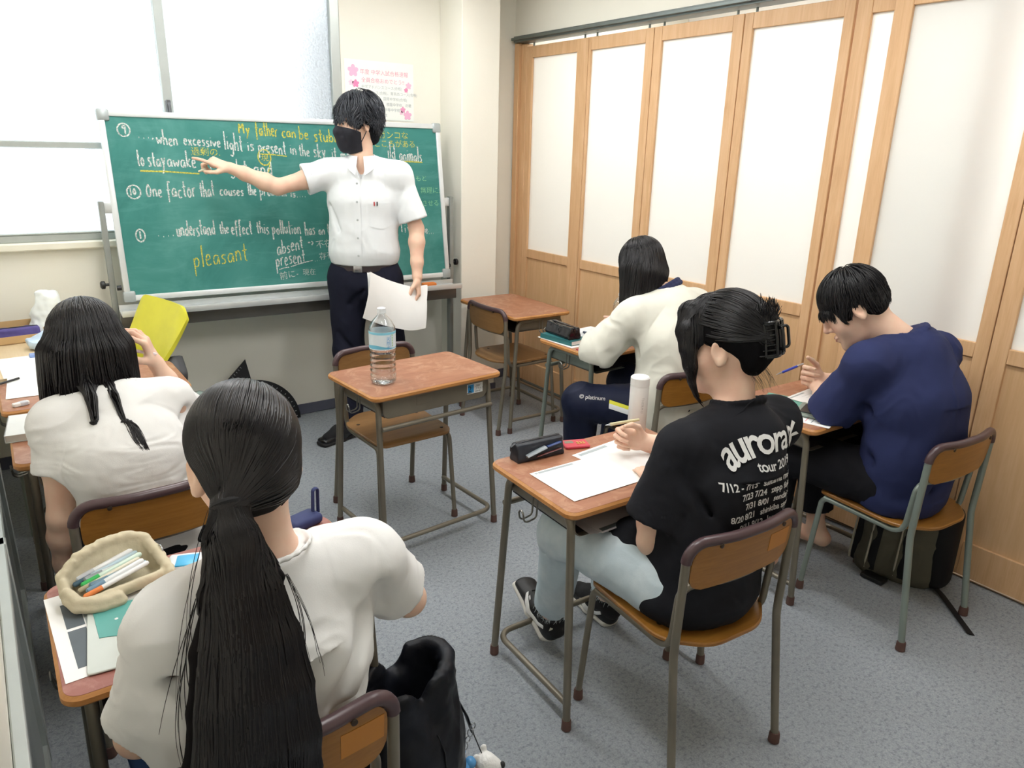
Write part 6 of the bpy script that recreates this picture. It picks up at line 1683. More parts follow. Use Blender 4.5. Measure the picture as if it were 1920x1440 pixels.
def fill_board():
    t, X, P, inks, write, circ, line, stroke, (W_, Y_, G_), Mw = BT
    sl = -.055
    circ(.0570, .0979, .027, .030, W_); write('9', .0515, .120, W_, .050)
    write('...,', .088, .136, W_, .05, 0, .0034, .045); write('when', .134, .171, W_, .070, -.02, width=.055)
    write('excessive', .202, .168, W_, .058, -.05, width=.100); write('light', .309, .186, W_, .085, -.09, width=.052)
    write('is', .372, .190, W_, .060, sl, width=.022); write('present', .403, .200, W_, .070, sl, width=.082)
    write('in', .495, .207, W_, .060, sl, width=.022); write('the', .522, .214, W_, .065, sl, width=.034); write('sky,', .566, .221, W_, .072, sl, width=.048); write('it makes', .622, .228, W_, .065, sl, width=.10)
    write('My', .353, .098, Y_, .055, 0, width=.034); write('father', .400, .107, Y_, .078, -.02, width=.066); write('can', .476, .113, Y_, .060, -.01, width=.044); write('be', .527, .120, Y_, .068, sl, width=.032); write('stubborn', .572, .127, Y_, .072, sl, width=.13)
    line((.405, .210), (.484, .220), Y_, .0036); circ(.418, .228, .033, .040, Y_)
    stroke([P(.432, .255), P(.428, .30), P(.415, .335)], Y_)
    write('to', .079, .285, W_, .085, 0, width=.019); write('stay', .105, .285, W_, .080, 0, width=.046); write('awake', .153, .289, W_, .075, -.01, width=.077)
    line((.083, .308), (.233, .323), Y_, .0045); write('at night and', .240, .308, W_, .070, -.05, width=.20)
    circ(.060, .419, .030, .032, W_); write('10', .050, .437, W_, .042)
    write('One', .090, .448, W_, .075, .01, width=.042); write('factor', .142, .452, W_, .085, 0, width=.077); write('that', .228, .450, W_, .078, .02, width=.040); write('causes', .281, .443, W_, .055, 0, width=.068); write('the', .359, .440, W_, .068, 0, width=.026); write('problem', .393, .448, W_, .062, -.02, width=.080); write('is....', .482, .455, W_, .045, -.03, width=.050)
    circ(.061, .650, .020, .030, W_); write('1', .058, .668, W_, .045)
    write('....', .102, .660, W_, .05, .02, .0036, .05); write('understand', .153, .660, W_, .080, -.01, width=.104); write('the', .268, .658, W_, .060, 0, width=.027); write('effect', .300, .662, W_, .072, -.01, width=.060); write('this', .372, .664, W_, .068, -.02, width=.037); write('pollution', .417, .672, W_, .072, -.01, width=.087); write('has', .515, .685, W_, .075, 0, width=.033); write('on', .557, .684, W_, .055, 0, width=.022); write('the', .585, .684, W_, .068, 0, width=.03); write('world we live...', .64, .692, W_, .06, 0, width=.30)
    write('pleasant', .187, .842, Y_, .105, .10, .0034, width=.153)
    write('absent', .424, .797, W_, .085, .22, width=.083); write('present', .417, .865, W_, .085, .12, width=.092); line((.425, .880), (.455, .870), W_); line((.46, .868), (.530, .838), W_)
    write('->', .520, .757, W_, .06, .1, width=.02); write('...', .535, .845, W_, .05, .1, .003, .02)
    write('ild', .808, .222, W_, .085, sl, width=.028); write('animals', .848, .236, W_, .080, -.03, width=.082); line((.80, .240), (.929, .245), Y_, .0042)
    def jp(s, px, py, ink, size, rot=0.):
        V, F = text_mesh(s, size); x, z = P(px, py); c_, s_ = math.cos(rot), math.sin(rot)
        Q = np.stack([x+V[:, 0]*c_-V[:, 1]*s_, np.full(len(V), -.0069), z+V[:, 0]*s_+V[:, 1]*c_], 1); inks[ink].add(Q, F, X=X)
    jp('過剰の.', .217, .218, Y_, .044, -.03); jp('現', .4075, .245, Y_, .040)
    jp('はガンコな', .755, .098, Y_, .047); jp('ところがある.', .762, .150, Y_, .044)
    jp('の', .852, .292, G_, .036); jp('り もと', .872, .362, G_, .038); jp('る 無理に:', .885, .440, G_, .040); jp('もさせる', .895, .522, G_, .038); jp('る . .', .900, .578, G_, .036)
    jp('不在の', .545, .765, W_, .048, .1); jp('存在する', .552, .835, W_, .044, .12); jp('前に-', .424, .940, W_, .046, .12); jp('現在', .494, .922, W_, .038)
    write('we...', .905, .705, W_, .05, 0, width=.05)
    for ink, nm in ((W_, 'white_chalk_writing'), (Y_, 'yellow_chalk_writing'), (G_, 'green_chalk_writing')): inks[ink].build(nm, ink, t, smooth=False)
    # stand: posts, clamps, knobs, chalk tray, feet (local frame of the stand)
    gp = plain('stand_post_grey', '#8f938f', .4, .5, .08); lt = plain('tray_light_metal', '#d6dada', .35, .4, .04); dk = plain('tray_front_dark', '#6c6a66', .45, .4, .08); kb = plain('knob_black', '#1d1d1f', .4)
    for sx in (-1, 1):
        MB().add(*rbox((sx*.942, .0, .66), (.026, .042, 1.28), .004)).build('post', gp, t)
        MB().add(*rbox((sx*.918, 0, 1.268), (.05, .02, .05), .004)).add(*tube([(sx*.90, 0, 1.268), (sx*.945, 0, 1.268)], .008, 10)).build('pivot_clamp', lt, t)
        k = MB().add(*tube([(sx*.94, 0, .90), (sx*.975, 0, .90)], .007, 10)); k.add(*lathe([(.010, 0), (.020, .004), (.020, .018), (.012, .024)], 16), X=Matrix.Translation((sx*.970, 0, .90))@Matrix.Rotation(sx*PI/2, 4, 'Y'))
        k.build('knob', kb, t)
        k = MB().add(*tube([(sx*.925, -.03, .885), (sx*.905, -.03, .885)], .012, 10)).build('stop_pin', kb, t)
        MB().add(*rbox((sx*.942, -.05 if sx < 0 else -.02, .05), (.04, .24 if sx < 0 else .30, .03), .004)).build('foot', gp, t)
        for y in (-.14, .03) if sx < 0 else (-.14, .05):
            MB().add(*lathe([(.018, -.009), (.022, -.006), (.022, .006), (.018, .009)], 16), X=Matrix.Translation((sx*.942, y, .0222))@Matrix.Rotation(PI/2, 4, 'Y')).build('caster', kb, t)
    MB().add(*rbox((0, -.115, .772), (1.86, .13, .012), .004)).add(*rbox((0, -.178, .782), (1.86, .006, .03), .002)).add(*rbox((0, -.052, .786), (1.86, .006, .036), .002)).build('chalk_tray', lt, t)
    MB().add(*rbox((0, -.08, .728), (1.86, .05, .07), .003)).build('tray_beam', dk, t)
fill_board()
Mb = Matrix.Translation((-1.554, -.16, 0))@Matrix.Rotation(-.054, 4, 'Z')
e = MB().add(*rbox((.735, -.118, .7915), (.085, .045, .026), .006), X=np.array(Mb)).build('board_eraser', plain('orange_felt', '#e2823c', .8), None)
tag(e, 'orange board eraser lying on the chalk tray', 'eraser')

# ------------------------------------------------------------------ things on walls and floor
PAPER = plain('paper_white', '#f0f0ee', .6, 0, .02)
GREYB = plain('print_grey', '#a9b2b4', .7, 0, .05); DGREY = plain('print_dark_grey', '#5d666c', .7); INK = plain('print_ink', '#7d8790', .7)
po = MB().add(*box2(-1.178, -.742, -.0028, -.0012, 1.728, 2.045)).build('wall_poster', plain('poster_paper', '#f2f4ee', .55, 0, .02), None)
tag(po, 'white paper notice with pink blossoms taped to the wall above the chalkboard', 'poster')
def petals(x, z, r, n=5):
    m_ = MB()
    O = [(x+r*(.62+.38*abs(math.cos(2.5*a)))*math.sin(a), z+r*(.62+.38*abs(math.cos(2.5*a)))*math.cos(a)) for a in np.linspace(0, 2*PI, 50)[:-1]]
    V = [(a, -.0035, b) for a, b in O]; m_.add(V, [tuple(range(len(V)))]); return m_
for x, z, r_, col in ((-1.125, 1.985, .034, '#ecb6d2'), (-1.112, 1.918, .022, '#e68bb8'), (-1.140, 1.922, .016, '#f0cadd'), (-.775, 1.925, .020, '#efbfd6'), (-.792, 1.900, .014, '#e692b8'), (-.815, 1.790, .018, '#e79ac0'), (-.826, 1.773, .012, '#efc6da'), (-.785, 1.760, .028, '#ecb3d0')):
    petals(x, z, r_).build('blossom', plain('blossom_'+col[1:], col, .7, 0, .03), po)
mp, mg = MB(), MB()
def ptxt(m_, s_, x, z, size):
    V, F = text_mesh(s_, size); m_.add(np.stack([x+V[:, 0], np.full(len(V), -.0036), z+V[:, 1]], 1), F)
ptxt(mp, '年度 中学入試合格速報', -1.085, 1.973, .030); ptxt(mp, '全員合格おめでとう!!', -1.078, 1.930, .029)
for i, s_ in enumerate(('中学アドバンスコース(合格)', '学園中 特進コース(合格)、育英西コース(合格)', '大学附属中(合格)、国際中学校(合格)', '女子学園中(合格)、桐蔭中学校、近畿', '附属中、県立中等中学校', '他、多数')): ptxt(mg, s_, (-1.078, -1.140, -1.120, -1.100, -1.060, -1.000)[i], 1.898-.030*i, .0205)
mp.build('poster_heading', plain('poster_pink_ink', '#e2a0b6', .7), po, smooth=False); mg.build('poster_lines', plain('poster_grey_ink', '#b0b6b8', .7), po, smooth=False)

# yellow office chair at the teacher's table
def office_chair():
    t = thing('office_chair', 'bright yellow office chair with a curved plastic back at the window end', 'chair', (-2.575, -.58, 0), math.radians(103.5))
    YEL = plain('yellow_plastic', '#d9d43a', .38, 0, .05); BK = plain('black_plastic', '#222226', .45, 0, .08)
    # chair frame: sitter faces +y locally (= world -x); back at local -y
    def bf(a, b):
        w_ = .235-.035*(1-b)**1.2; x = (a-.5)*2; rx = abs(x); z = .55+.33*b
        cut = max(0, rx-.72)/.28; z = z-.05*cut**2*(b > .5)*(2*b-1)+.05*cut**2*(b < .5)*(1-2*b)
        return (x*w_, -.10-.13*b-.02*(1-x*x)+.03*(1-b)**3, z)
    bo_ = MB().add(*sheet(bf, 25, 19, .016)).build('backrest', YEL, t, angle=60)
    for i in range(3): MB().add(*rbox((.165-.012*i*0, -.098-.012*i, .600+.022*i), (.014, .022, .010), .003)).build('back_slot', BK, bo_)
    sp = fillet([(.0, -.20, .70), (0, -.155, .56), (0, -.03, .40), (0, .05, .39)], .08, 6)
    MB().add(*tube(sp, .028, 12, flat=(.35, 1.3), up=(0, 0, 1))).build('back_support', BK, t)
    ar = fillet([(.20, -.165, .66), (.27, -.15, .60), (.285, -.10, .40), (.19, .05, .385)], .05, 5)
    for q in (-1, 1): MB().add(*tube(ar*np.array([q, 1, 1]), .030, 10, flat=(.4, 1.2))).build('armrest', BK, t)
    MB().add(*plate(rrect(.44, .42, .09, 6), .40, .45, .018), X=Matrix.Translation((0, .10, 0))).build('seat', YEL, t)
    MB().add(*lathe([(.026, .10), (.026, .40)], 16, (0, .1, 0))).build('gas_column', BK, t)
    for k in range(5):
        a = 2*PI*k/5+.3; e_ = np.array([.26*math.cos(a), .1+.26*math.sin(a), .075])
        lg = MB().add(*tube([(0, .1, .11), e_], [.022, .014], 8)).build('base_leg', BK, t)
        MB().add(*lathe([(.014, -.012), (.026, -.008), (.026, .008), (.014, .012)], 14), X=Matrix.Translation((e_[0], e_[1], .0262))@Matrix.Rotation(PI/2, 4, 'Y')).build('caster', BK, lg)
office_chair()

# set square and protractor leaning on the wall
BP = plain('black_board_plastic', '#1f2023', .4, 0, .1); TK = plain('tick_light', '#b9bcbc', .5)
lean = Matrix.Translation((0, -.075, .002))@Matrix.Rotation(-.10, 4, 'X')
tri = [(-2.30, 0), (-1.80, 0), (-1.868, .405)]; cx_, cz_ = -1.96, .12
m = MB(); inner_ = [(cx_+(x-cx_)*.42, cz_+(z-cz_)*.42) for x, z in tri]
V = [(x, y, z) for y in (0, .006) for x, z in tri]+[(x, y, z) for y in (0, .006) for x, z in inner_]
F = []
for i in range(3):
    j = (i+1) % 3; F += [(i, j, 6+j, 6+i), (3+j, 3+i, 9+i, 9+j), (j, i, 3+i, 3+j), (6+i, 6+j, 9+j, 9+i)]
m.add(V, F, X=np.array(lean)); so = m.build('set_square', BP, None, smooth=False)
tag(so, 'black triangular blackboard set square leaning against the back wall under the chalkboard', 'set square')
m = MB()
for k in range(30):
    a = np.array([-2.30, 0])+(np.array([-1.868, .405])-np.array([-2.30, 0]))*(k+2)/34; d_ = unit(np.array([.405, -.432])); l_ = .030 if k % 5 == 0 else .016
    q = unit(np.array([.432, .405]))*.0012; b = a+d_*l_; a = a+d_*.006
    m.add([(a[0]-q[0], -.0012, a[1]-q[1]), (a[0]+q[0], -.0012, a[1]+q[1]), (b[0]+q[0], -.0012, b[1]+q[1]), (b[0]-q[0], -.0012, b[1]-q[1])], [(0, 1, 2, 3)], X=np.array(lean))
m.build('scale_marks', TK, so, smooth=False)
lean2 = Matrix.Translation((-1.848, -.055, .002))@Matrix.Rotation(-.10, 4, 'X')
m = MB(); n_ = 40
for r0, r1 in ((.238, .272), (.186, .222)):
    V = []; F = []
    for k in range(n_+1):
        a = PI*k/n_
        for y in (0, .006):
            for rr in (r0, r1): V.append((rr*math.cos(a), y, rr*math.sin(a)))
    for k in range(n_):
        b = k*4; F += [(b, b+1, b+5, b+4), (b+3, b+2, b+6, b+7), (b+1, b+3, b+7, b+5), (b+2, b, b+4, b+6)]
    F += [(0, 2, 3, 1), (n_*4, n_*4+1, n_*4+3, n_*4+2)]
    m.add(V, F, X=np.array(lean2))
m.add(*box2(-.272, .272, 0, .006, 0, .035), X=np.array(lean2))
for k in range(13):
    a = PI*k/12; m.add(*tube([(.19*math.cos(a), .003, .19*math.sin(a)), (.26*math.cos(a), .003, .26*math.sin(a))], .0028, 6), X=np.array(lean2))
pr = m.build('protractor', BP, None, smooth=False); tag(pr, 'black semicircular blackboard protractor leaning against the back wall', 'protractor')
m = MB()
for rr in (.230, .250, .205):
    for k in range(25):
        a = PI*(k+.5)/25; c_, s_ = math.cos(a), math.sin(a); w_ = .0045
        m.add([((rr-w_)*c_+w_*.5*s_, -.0012, (rr-w_)*s_-w_*.5*c_), ((rr+w_)*c_+w_*.5*s_, -.0012, (rr+w_)*s_-w_*.5*c_), ((rr+w_)*c_-w_*.5*s_, -.0012, (rr+w_)*s_+w_*.5*c_), ((rr-w_)*c_-w_*.5*s_, -.0012, (rr-w_)*s_+w_*.5*c_)], [(0, 1, 2, 3)], X=np.array(lean2))
m.build('scale_marks', TK, pr, smooth=False)

# teacher's table at the window
tt = thing('side_table', 'low beige table under the window crowded with bags and a pencil case', 'table', (-2.78, -.48, 0))
MB().add(*rbox((0, 0, .684), (.50, .76, .025), .004)).build('tabletop', wood('beige_table_top', '#d6bd96', '#dcc5a0', '#e2cdaa', .45, 1., 1), tt)
for sx in (-1, 1):
    for sy in (-1, 1): MB().add(*tube([(sx*.22, sy*.34, .672), (sx*.22, sy*.34, 0)], .014, 10)).build('leg', GREEN, tt)
H0 = .6972
# ------------------------------------------------------------------ sheets, books and small things
def paper(name, label, cx, cy, w_, d_, rz, z=.6974, bands=(), group=None, curl=0., mat=None, lines=0):
    t_ = MB()
    def pf(a, b): return ((a-.5)*w_, (b-.5)*d_, curl*((a-.5)**2+(b-.5)**2))
    t_.add(*sheet(pf, 8, 8, .0006)); o = t_.build(name, mat or PAPER, None); o.location = (cx, cy, z+.0004); o.rotation_euler = (0, 0, rz)
    tag(o, label, 'paper', group)
    for (x0, x1, y0, y1, mt) in bands:
        zz = .0006+curl*.25
        MB().add([(x0*w_, y0*d_, zz), (x1*w_, y0*d_, zz), (x1*w_, y1*d_, zz), (x0*w_, y1*d_, zz)], [(0, 1, 2, 3)]).build('printed_band', mt, o)
    if lines:
        m_ = MB()
        for k in range(lines):
            y = .36-.80*k/lines; m_.add([(-.20*w_, y*d_, .0006), (.44*w_, y*d_, .0006), (.44*w_, (y+.006)*d_, .0006), (-.20*w_, (y+.006)*d_, .0006)], [(0, 1, 2, 3)])
        m_.build('printed_lines', plain('faint_lines', '#c4cacc', .7), o)
    return o
def book(name, label, cx, cy, w_, d_, h_, rz, z, cover, pages='#e9e7df', cat='book'):
    t_ = thing(name, label, cat, (cx, cy, z), rz)
    MB().add(*box2(-w_/2, w_/2, -d_/2, d_/2, 0, .0018, .0005)).add(*box2(-w_/2, w_/2, -d_/2, d_/2, h_-.0018, h_, .0005)).add(*box2(-w_/2, -w_/2+.002, -d_/2, d_/2, .0, h_)).build('cover', cover, t_)
    MB().add(*box2(-w_/2+.002, w_/2-.003, -d_/2+.003, d_/2-.003, .0019, h_-.0019)).build('pages', plain('pages_'+pages[1:], pages, .7), t_)
    return t_
def pencil_case(label, cx, cy, z, rz, L_, w_, h_, body, peek=True, nm='pencil_case'):
    t_ = thing(nm, label, 'pencil case', (cx, cy, z), rz)
    lo, hi = (-L_/2-.03, -w_/2-.03, -.01), (L_/2+.03, w_/2+.03, h_+.03); F_ = Field(lo, hi, .0028)
    F_.et((-L_/2+.008, 0, h_*.5), (L_/2-.008, 0, h_*.5), (0, 1, 0), w_*.66, h_*.66, w_*.66, h_*.66, 0, 'u', True, True)
    F_.plane((0, 0, h_), (0, .0, 1), lo, hi, .006)
    for q in (-1, 1): F_.plane((0, q*w_*.5, 0), (0, q, .22), lo, hi, .008)
    F_.plane((0, 0, 0), (0, 0, -1), lo, hi)
    F_.cone((-L_*.3, -w_*.5, h_*.75), (L_*.1, -w_*.5, h_*.55), .003, .002, .012, 's'); F_.cone((-L_*.1, w_*.3, h_), (L_*.3, w_*.1, h_), .003, .002, .012, 's')
    b_ = F_.build('pouch', body, t_, lambda V, N: .0012*vnoise(V*60))
    MB().add(*tube([(-L_/2+.014, 0, h_+.001), (0, .002, h_+.002), (L_/2-.014, 0, h_+.001)], .0028, 8, flat=(.6, 1.4))).build('zip', plain('zip_dark', '#202126', .35, .2), t_)
    MB().add(*tube([(-L_/2+.012, 0, h_), (-L_/2-.004, 0, h_*.85), (-L_/2-.002, .003, h_*.62)], .0026, 7, flat=(1, 2))).build('zip_pull', plain('zip_dark', '#202126', .35), t_)
    return t_
CASEB = plain('black_mesh_fabric', '#20252e', .45, 0, .25, 40)
# desk of the black T-shirt
pc = pencil_case('black mesh pencil case with a grey marker showing, on the desk before the black T-shirt', -1.715, -2.553, H0, -.06, .185, .058, .056, CASEB)
MB().add(*tube([(-.058, -.0275, .020), (.012, -.0255, .036)], .0115, 12, flat=(.35, 1))).build('marker', plain('marker_grey', '#8d959b', .35), pc)
MB().add(*tube([(.018, -.0255, .036), (.068, -.0245, .042)], .007, 10, flat=(.35, 1))).build('pen_in_pouch', plain('pouch_blue', '#22386e', .4), pc)
MB().add(*tube([(-.02, -.0295, .013), (.07, -.0280, .022)], .0045, 8, flat=(.35, 1))).build('pen_in_pouch', plain('pouch_rust', '#6d3b38', .4), pc)
cl = thing('desk_timer', 'small red timer with gold buttons beside the black mesh pencil case', 'timer', (-1.562, -2.553, H0), -.35)
MB().add(*plate(rrect(.082, .058, .007, 4), 0, .009, .002)).build('body', plain('red_plastic', '#c2384a', .35, 0, .05), cl)
MB().add(*box2(-.034, -.006, .000, .020, .009, .0095)).build('screen', plain('lcd_olive', '#7b7a68', .3), cl)
for i in range(3):
    for j in range(2): MB().add(*lathe([(.0040, .009), (.0040, .0108), (.002, .0112)], 10, (.006+.010*i, -.004-.010*j+.006, 0))).build('button', plain('button_gold', '#c9a25a', .4), cl)
paper('worksheet', 'white worksheet with a grey heading band nearest the front corner of its desk', -1.672, -2.752, .290, .205, -.02, H0+.0012, ((-.42, .02, .42, .47, GREYB), (-.46, -.43, .42, .47, GREYB)))
paper('worksheet', 'white worksheet lying under the writing hand of the black T-shirt', -1.512, -2.715, .200, .235, .10, H0, ((-.42, .20, .40, .46, GREYB),))
fl_ = thing('flask', 'slim white flask standing at the far end of the desk', 'bottle', (-1.300, -2.560, H0))
MB().add(*lathe([(.001, 0), (.028, 0), (.031, .004), (.031, .155), (.030, .160)], 28)).build('flask_body', plain('flask_white', '#e9ebe9', .35, 0, .02), fl_)
MB().add(*lathe([(.0315, .1605), (.0315, .186), (.028, .190), (.001, .190)], 28)).build('flask_lid', plain('flask_white', '#e9ebe9', .35, 0, .02), fl_)
m = MB(); V, F = text_mesh('THERMO', .012, space=1.2)
for v in [0]:
    a = -2.05+V[:, 1]/.0313; m.add(np.stack([.0314*np.cos(a), .0314*np.sin(a), .125-V[:, 0]], 1), F)
for i in range(3): pass
m.build('flask_text', plain('flask_text_grey', '#b9bcbc', .5), fl_, smooth=False)
# loose sheets in the tray of that desk
for i in range(3):
    paper('handout', 'grey-white handouts sticking out of the book tray below the black pencil case desk', -1.645+.01*i, -2.800-.006*i, .255, .165, -.05+.03*i, .5975+.003*i, ((-.47, -.20, -.46, -.36, DGREY),) if i == 2 else (), 'handouts in the book tray', 0, plain('paper_greyish', '#d5d2d6', .6, 0, .03))
# middle desk: water bottle
def pet_material():
    t = NT('clear_pet'); tp = t.n('ShaderNodeBsdfTransparent'); tp.inputs[0].default_value = (.94, .97, .98, 1)
    g = t.n('ShaderNodeBsdfGlossy'); g.inputs['Roughness'].default_value = .06
    lw = t.n('ShaderNodeLayerWeight'); lw.inputs[0].default_value = .35
    mx = t.n('ShaderNodeMixShader'); t.l(lw.outputs['Facing'], mx.inputs[0]); t.l(tp.outputs[0], mx.inputs[1]); t.l(g.outputs[0], mx.inputs[2]); t.l(mx.outputs[0], t.out.inputs[0]); return t.m
PET = pet_material(); WATER = glassy('water', (.97, .985, .99), 0, 1.2)
def water_bottle(label, x, y, k=1., level=.135, lab=True):
    t_ = thing('water_bottle', label, 'bottle', (x, y, H0+.0008))
    pr_ = [(.001, .004), (.030, .0), (.044, .003), (.050, .012), (.051, .030)]
    for i in range(5): z = .036+.020*i; pr_ += [(.0505, z), (.0475, z+.006), (.0475, z+.010), (.0505, z+.016)]
    pr_ += [(.051, .140), (.051, .215), (.049, .226), (.036, .250), (.020, .268), (.0145, .274), (.0145, .283)]
    MB().add(*lathe([(r_*k, z*k) for r_, z in pr_], 40)).build('bottle_shell', PET, t_, angle=180)
    wp = [(r_*.985-.0006, z+.001) for r_, z in pr_ if z < level]; wp += [(wp[-1][0], level), (.001, level)]
    MB().add(*lathe([(max(r_, .0005)*k, z*k) for r_, z in wp], 40)).build('water', WATER, t_, angle=180)
    MB().add(*lathe([(.0165*k, .281*k), (.0165*k, .298*k), (.014*k, .300*k), (.001, .300*k)], 24)).build('cap', plain('cap_white', '#e6eaec', .4), t_)
    if lab:
        lb = MB().add(*lathe([(.0516, .143), (.0516, .213)], 40, cap=False)).build('label', plain('bottle_label', '#dfeaf0', .4, 0, .03), t_, angle=180)
        MB().add(*lathe([(.0519, .203), (.0519, .212)], 40, cap=False)).build('label_band', plain('label_cyan', '#8ad3e8', .4), lb, angle=180)
        V = []; n_ = 40
        for i in range(n_):
            a = 2*PI*i/n_; V += [(.0519*math.cos(a), .0519*math.sin(a), .147), (.0519*math.cos(a), .0519*math.sin(a), .156+.006*math.sin(2*a+.6))]
        MB().add(V, [(2*i, 2*((i+1) % n_), 2*((i+1) % n_)+1, 2*i+1) for i in range(n_)]).build('label_wave', plain('label_cyan2', '#79c9e4', .4), lb, angle=180)
        m = MB()
        for s_, size, a0, z0 in (('天然水', .017, -1.74, .197), ('のミネラルウォーター', .0075, -1.45, .201)):
            for j, ch in enumerate(s_):
                V, F = text_mesh(ch, size)
                if len(F): a = a0+V[:, 0]/.052; m.add(np.stack([.0521*np.cos(a), .0521*np.sin(a), z0-size*(j+1)*(.98 if size > .01 else .8)+V[:, 1]], 1), F)
        m.build('label_text', plain('label_blue', '#4fa5dc', .4), lb, smooth=False)
        m = MB()
        for j in range(5): m.add([(.0522*math.cos(a), .0522*math.sin(a), z) for a, z in ((-1.26, .203-.010*j), (-1.19, .203-.010*j), (-1.19, .196-.010*j), (-1.26, .196-.010*j))], [(0, 1, 2, 3)])
        m.build('label_green_marks', plain('label_green', '#8cc66b', .5), lb, smooth=False)
    return t_
water_bottle('large clear water bottle with a pale blue label on the empty middle desk', -1.787, -1.652)
# desk of the cream top
paper('notebook_page', 'white open paper under the teal book on the cluttered desk', -.685, -1.500, .240, .255, .03, H0)
book('textbook', 'teal textbook lying under the black shiny pencil case', -.735, -1.495, .120, .215, .022, .10, H0+.0014, plain('teal_cover', '#2f6f72', .45, 0, .06))
pencil_case('black shiny pencil case lying on the teal textbook', -.738, -1.485, H0+.0240, PI/2-.05, .215, .080, .058, plain('black_glossy_pvc', '#17181c', .16, 0, .15))
tag(MB().add(*tube([(-.690, -1.6085, .735), (-.640, -1.632, .7155)], [.0055, .0050], 10)).build('pen', plain('pen_bright_blue', '#2c6fd0', .3), None), 'blue pen lying in front of the black shiny pencil case', 'pen')
book('paperback', 'pink-edged paperback standing out beside the teal textbook', -.660, -1.600, .075, .10, .012, .35, H0+.0014, plain('cover_cream_pink', '#d9c3c4', .5), '#e8e2da')
tag(book('booklet', 'thin red booklet at the near corner of the cluttered desk', -.725, -1.690, .150, .070, .004, .10, H0+.0002, plain('red_cover', '#c23a4f', .45, 0, .06), '#d86a78'), None, 'booklet')
book('notebook', 'white notebook under the small white device on the cluttered desk', -.520, -1.490, .150, .21, .014, .12, H0, plain('white_cover', '#e7eaec', .45), '#dfe4ea', 'notebook')
dv = thing('electronic_dictionary', 'small white electronic dictionary with a dark rim on the white notebook', 'device', (-.540, -1.500, H0+.0148), .15)
MB().add(*plate(rrect(.115, .075, .012, 4), 0, .010, .003)).build('shell', plain('device_navy_rim', '#3a4658', .4), dv)
MB().add(*plate(rrect(.108, .068, .010, 4), .0102, .014, .002)).build('lid', plain('device_white', '#e8ecef', .35), dv)
tag(MB().add(*tube([(-.605, -1.640, H0+.006), (-.520, -1.635, H0+.006)], .005, 10)).build('marker_pen', plain('marker_coral', '#e2766a', .35), None), 'coral marker lying by the white notebook', 'marker')
water_bottle('slim half-hidden clear bottle behind the hair of the person in cream', -.405, -1.530, .70, .10, False)
# desk of the navy T-shirt
paper('worksheet', 'printed white sheet under the forearm of the navy T-shirt', -.455, -2.745, .19, .255, .10, H0+.0024, ((-.46, .10, .43, .46, GREYB),), None, 0, None, 12)
paper('card_sheet', 'small sea-green sheet at the far end of the navy T-shirt desk', -.590, -2.640, .12, .15, .35, H0, (), None, 0, plain('sea_green', '#6aa596', .5, 0, .04))
paper('handout', 'white sheet at the near corner of the navy T-shirt desk', -.655, -2.815, .18, .14, .30, H0, ((-.4, .3, .1, .13, plain('pink_line', '#d8a0a0', .7)), (-.4, .3, -.05, -.02, GREYB)))
ca = thing('plastic_case', 'grey-green translucent plastic case with black contents on the navy T-shirt desk', 'case', (-.628, -2.775, H0+.0035), .35)
MB().add(*plate(rrect(.15, .09, .01, 4), 0, .008, .002)).build('case_body', plain('case_greygreen', '#7f8c84', .3, 0, .05), ca)
MB().add(*plate(rrect(.10, .055, .01, 4), .0082, .012, .001)).build('case_contents', BLACK, ca)
ph = thing('smartphone', 'white phone lying at the partition end of the navy T-shirt desk', 'phone', (-.215, -2.570, H0+.0004), -.4)
MB().add(*plate(rrect(.075, .145, .012, 5), 0, .009, .003)).build('phone_shell', plain('phone_white', '#eceeee', .3), ph)
MB().add(*plate(rrect(.066, .130, .008, 5), .0092, .0096, .0002)).build('phone_screen', plain('phone_screen', '#4d5358', .15), ph)
tag(MB().add(*rbox((-.478, -2.882, H0+.006), (.10, .03, .010), .003)).build('ruler_case', plain('dark_slate_plastic', '#3c4248', .35), None), 'dark slim case at the near edge of the navy T-shirt desk', 'case')
# ------------------------------------------------------------------ desk of the leaning person, front desk, side table
book('booklet_stack', 'thick white booklet with a pink edge tag at the window-side corner of a desk', -2.955, -1.520, .13, .20, .024, -.10, H0, plain('booklet_white', '#dfe2e0', .55, 0, .03), '#d9d9d2')
tag(MB().add(*rbox((-2.925, -1.625, H0+.010), (.045, .012, .012), .002)).build('index_tag', plain('tag_coral', '#e48a82', .5), None), 'coral index tag lying against the thick white booklet', 'tag')
paper('worksheet', 'white worksheet under the raised elbow of the fitted white T-shirt', -2.600, -1.680, .21, .21, -.10, H0, (), None, 0, None, 8)
ck = thing('calculator', 'small black calculator at the aisle end of a desk near the yellow chair', 'calculator', (-2.455, -1.470, H0), .5)
MB().add(*plate(rrect(.115, .065, .008, 4), 0, .010, .002)).build('body', plain('calc_black', '#2a2d30', .35), ck)
MB().add(*box2(.012, .048, -.024, .024, .0102, .0106)).build('screen', plain('calc_screen', '#7f8a84', .2), ck)
for i in range(4):
    for j in range(4): MB().add(*box2(-.048+.014*i, -.038+.014*i, -.026+.014*j, -.017+.014*j, .0102, .0122, .001)).build('key', plain('calc_key', '#5a5e63', .4), ck)
er = thing('eraser', 'white eraser in a dark paper sleeve on the front desk edge', 'eraser', (-2.968, -1.245, H0), .35)
MB().add(*rbox((0, 0, .007), (.052, .020, .0135), .004)).build('rubber', plain('rubber_white', '#eceae6', .7), er); MB().add(*rbox((.008, 0, .0072), (.026, .0212, .0142), .003)).build('sleeve', plain('eraser_sleeve', '#c9ccd2', .6), er)
paper('drawing_sheet', 'big white sheet covering most of the front desk by the window', -2.790, -1.010, .42, .30, -.06, H0+.0012, (), None)
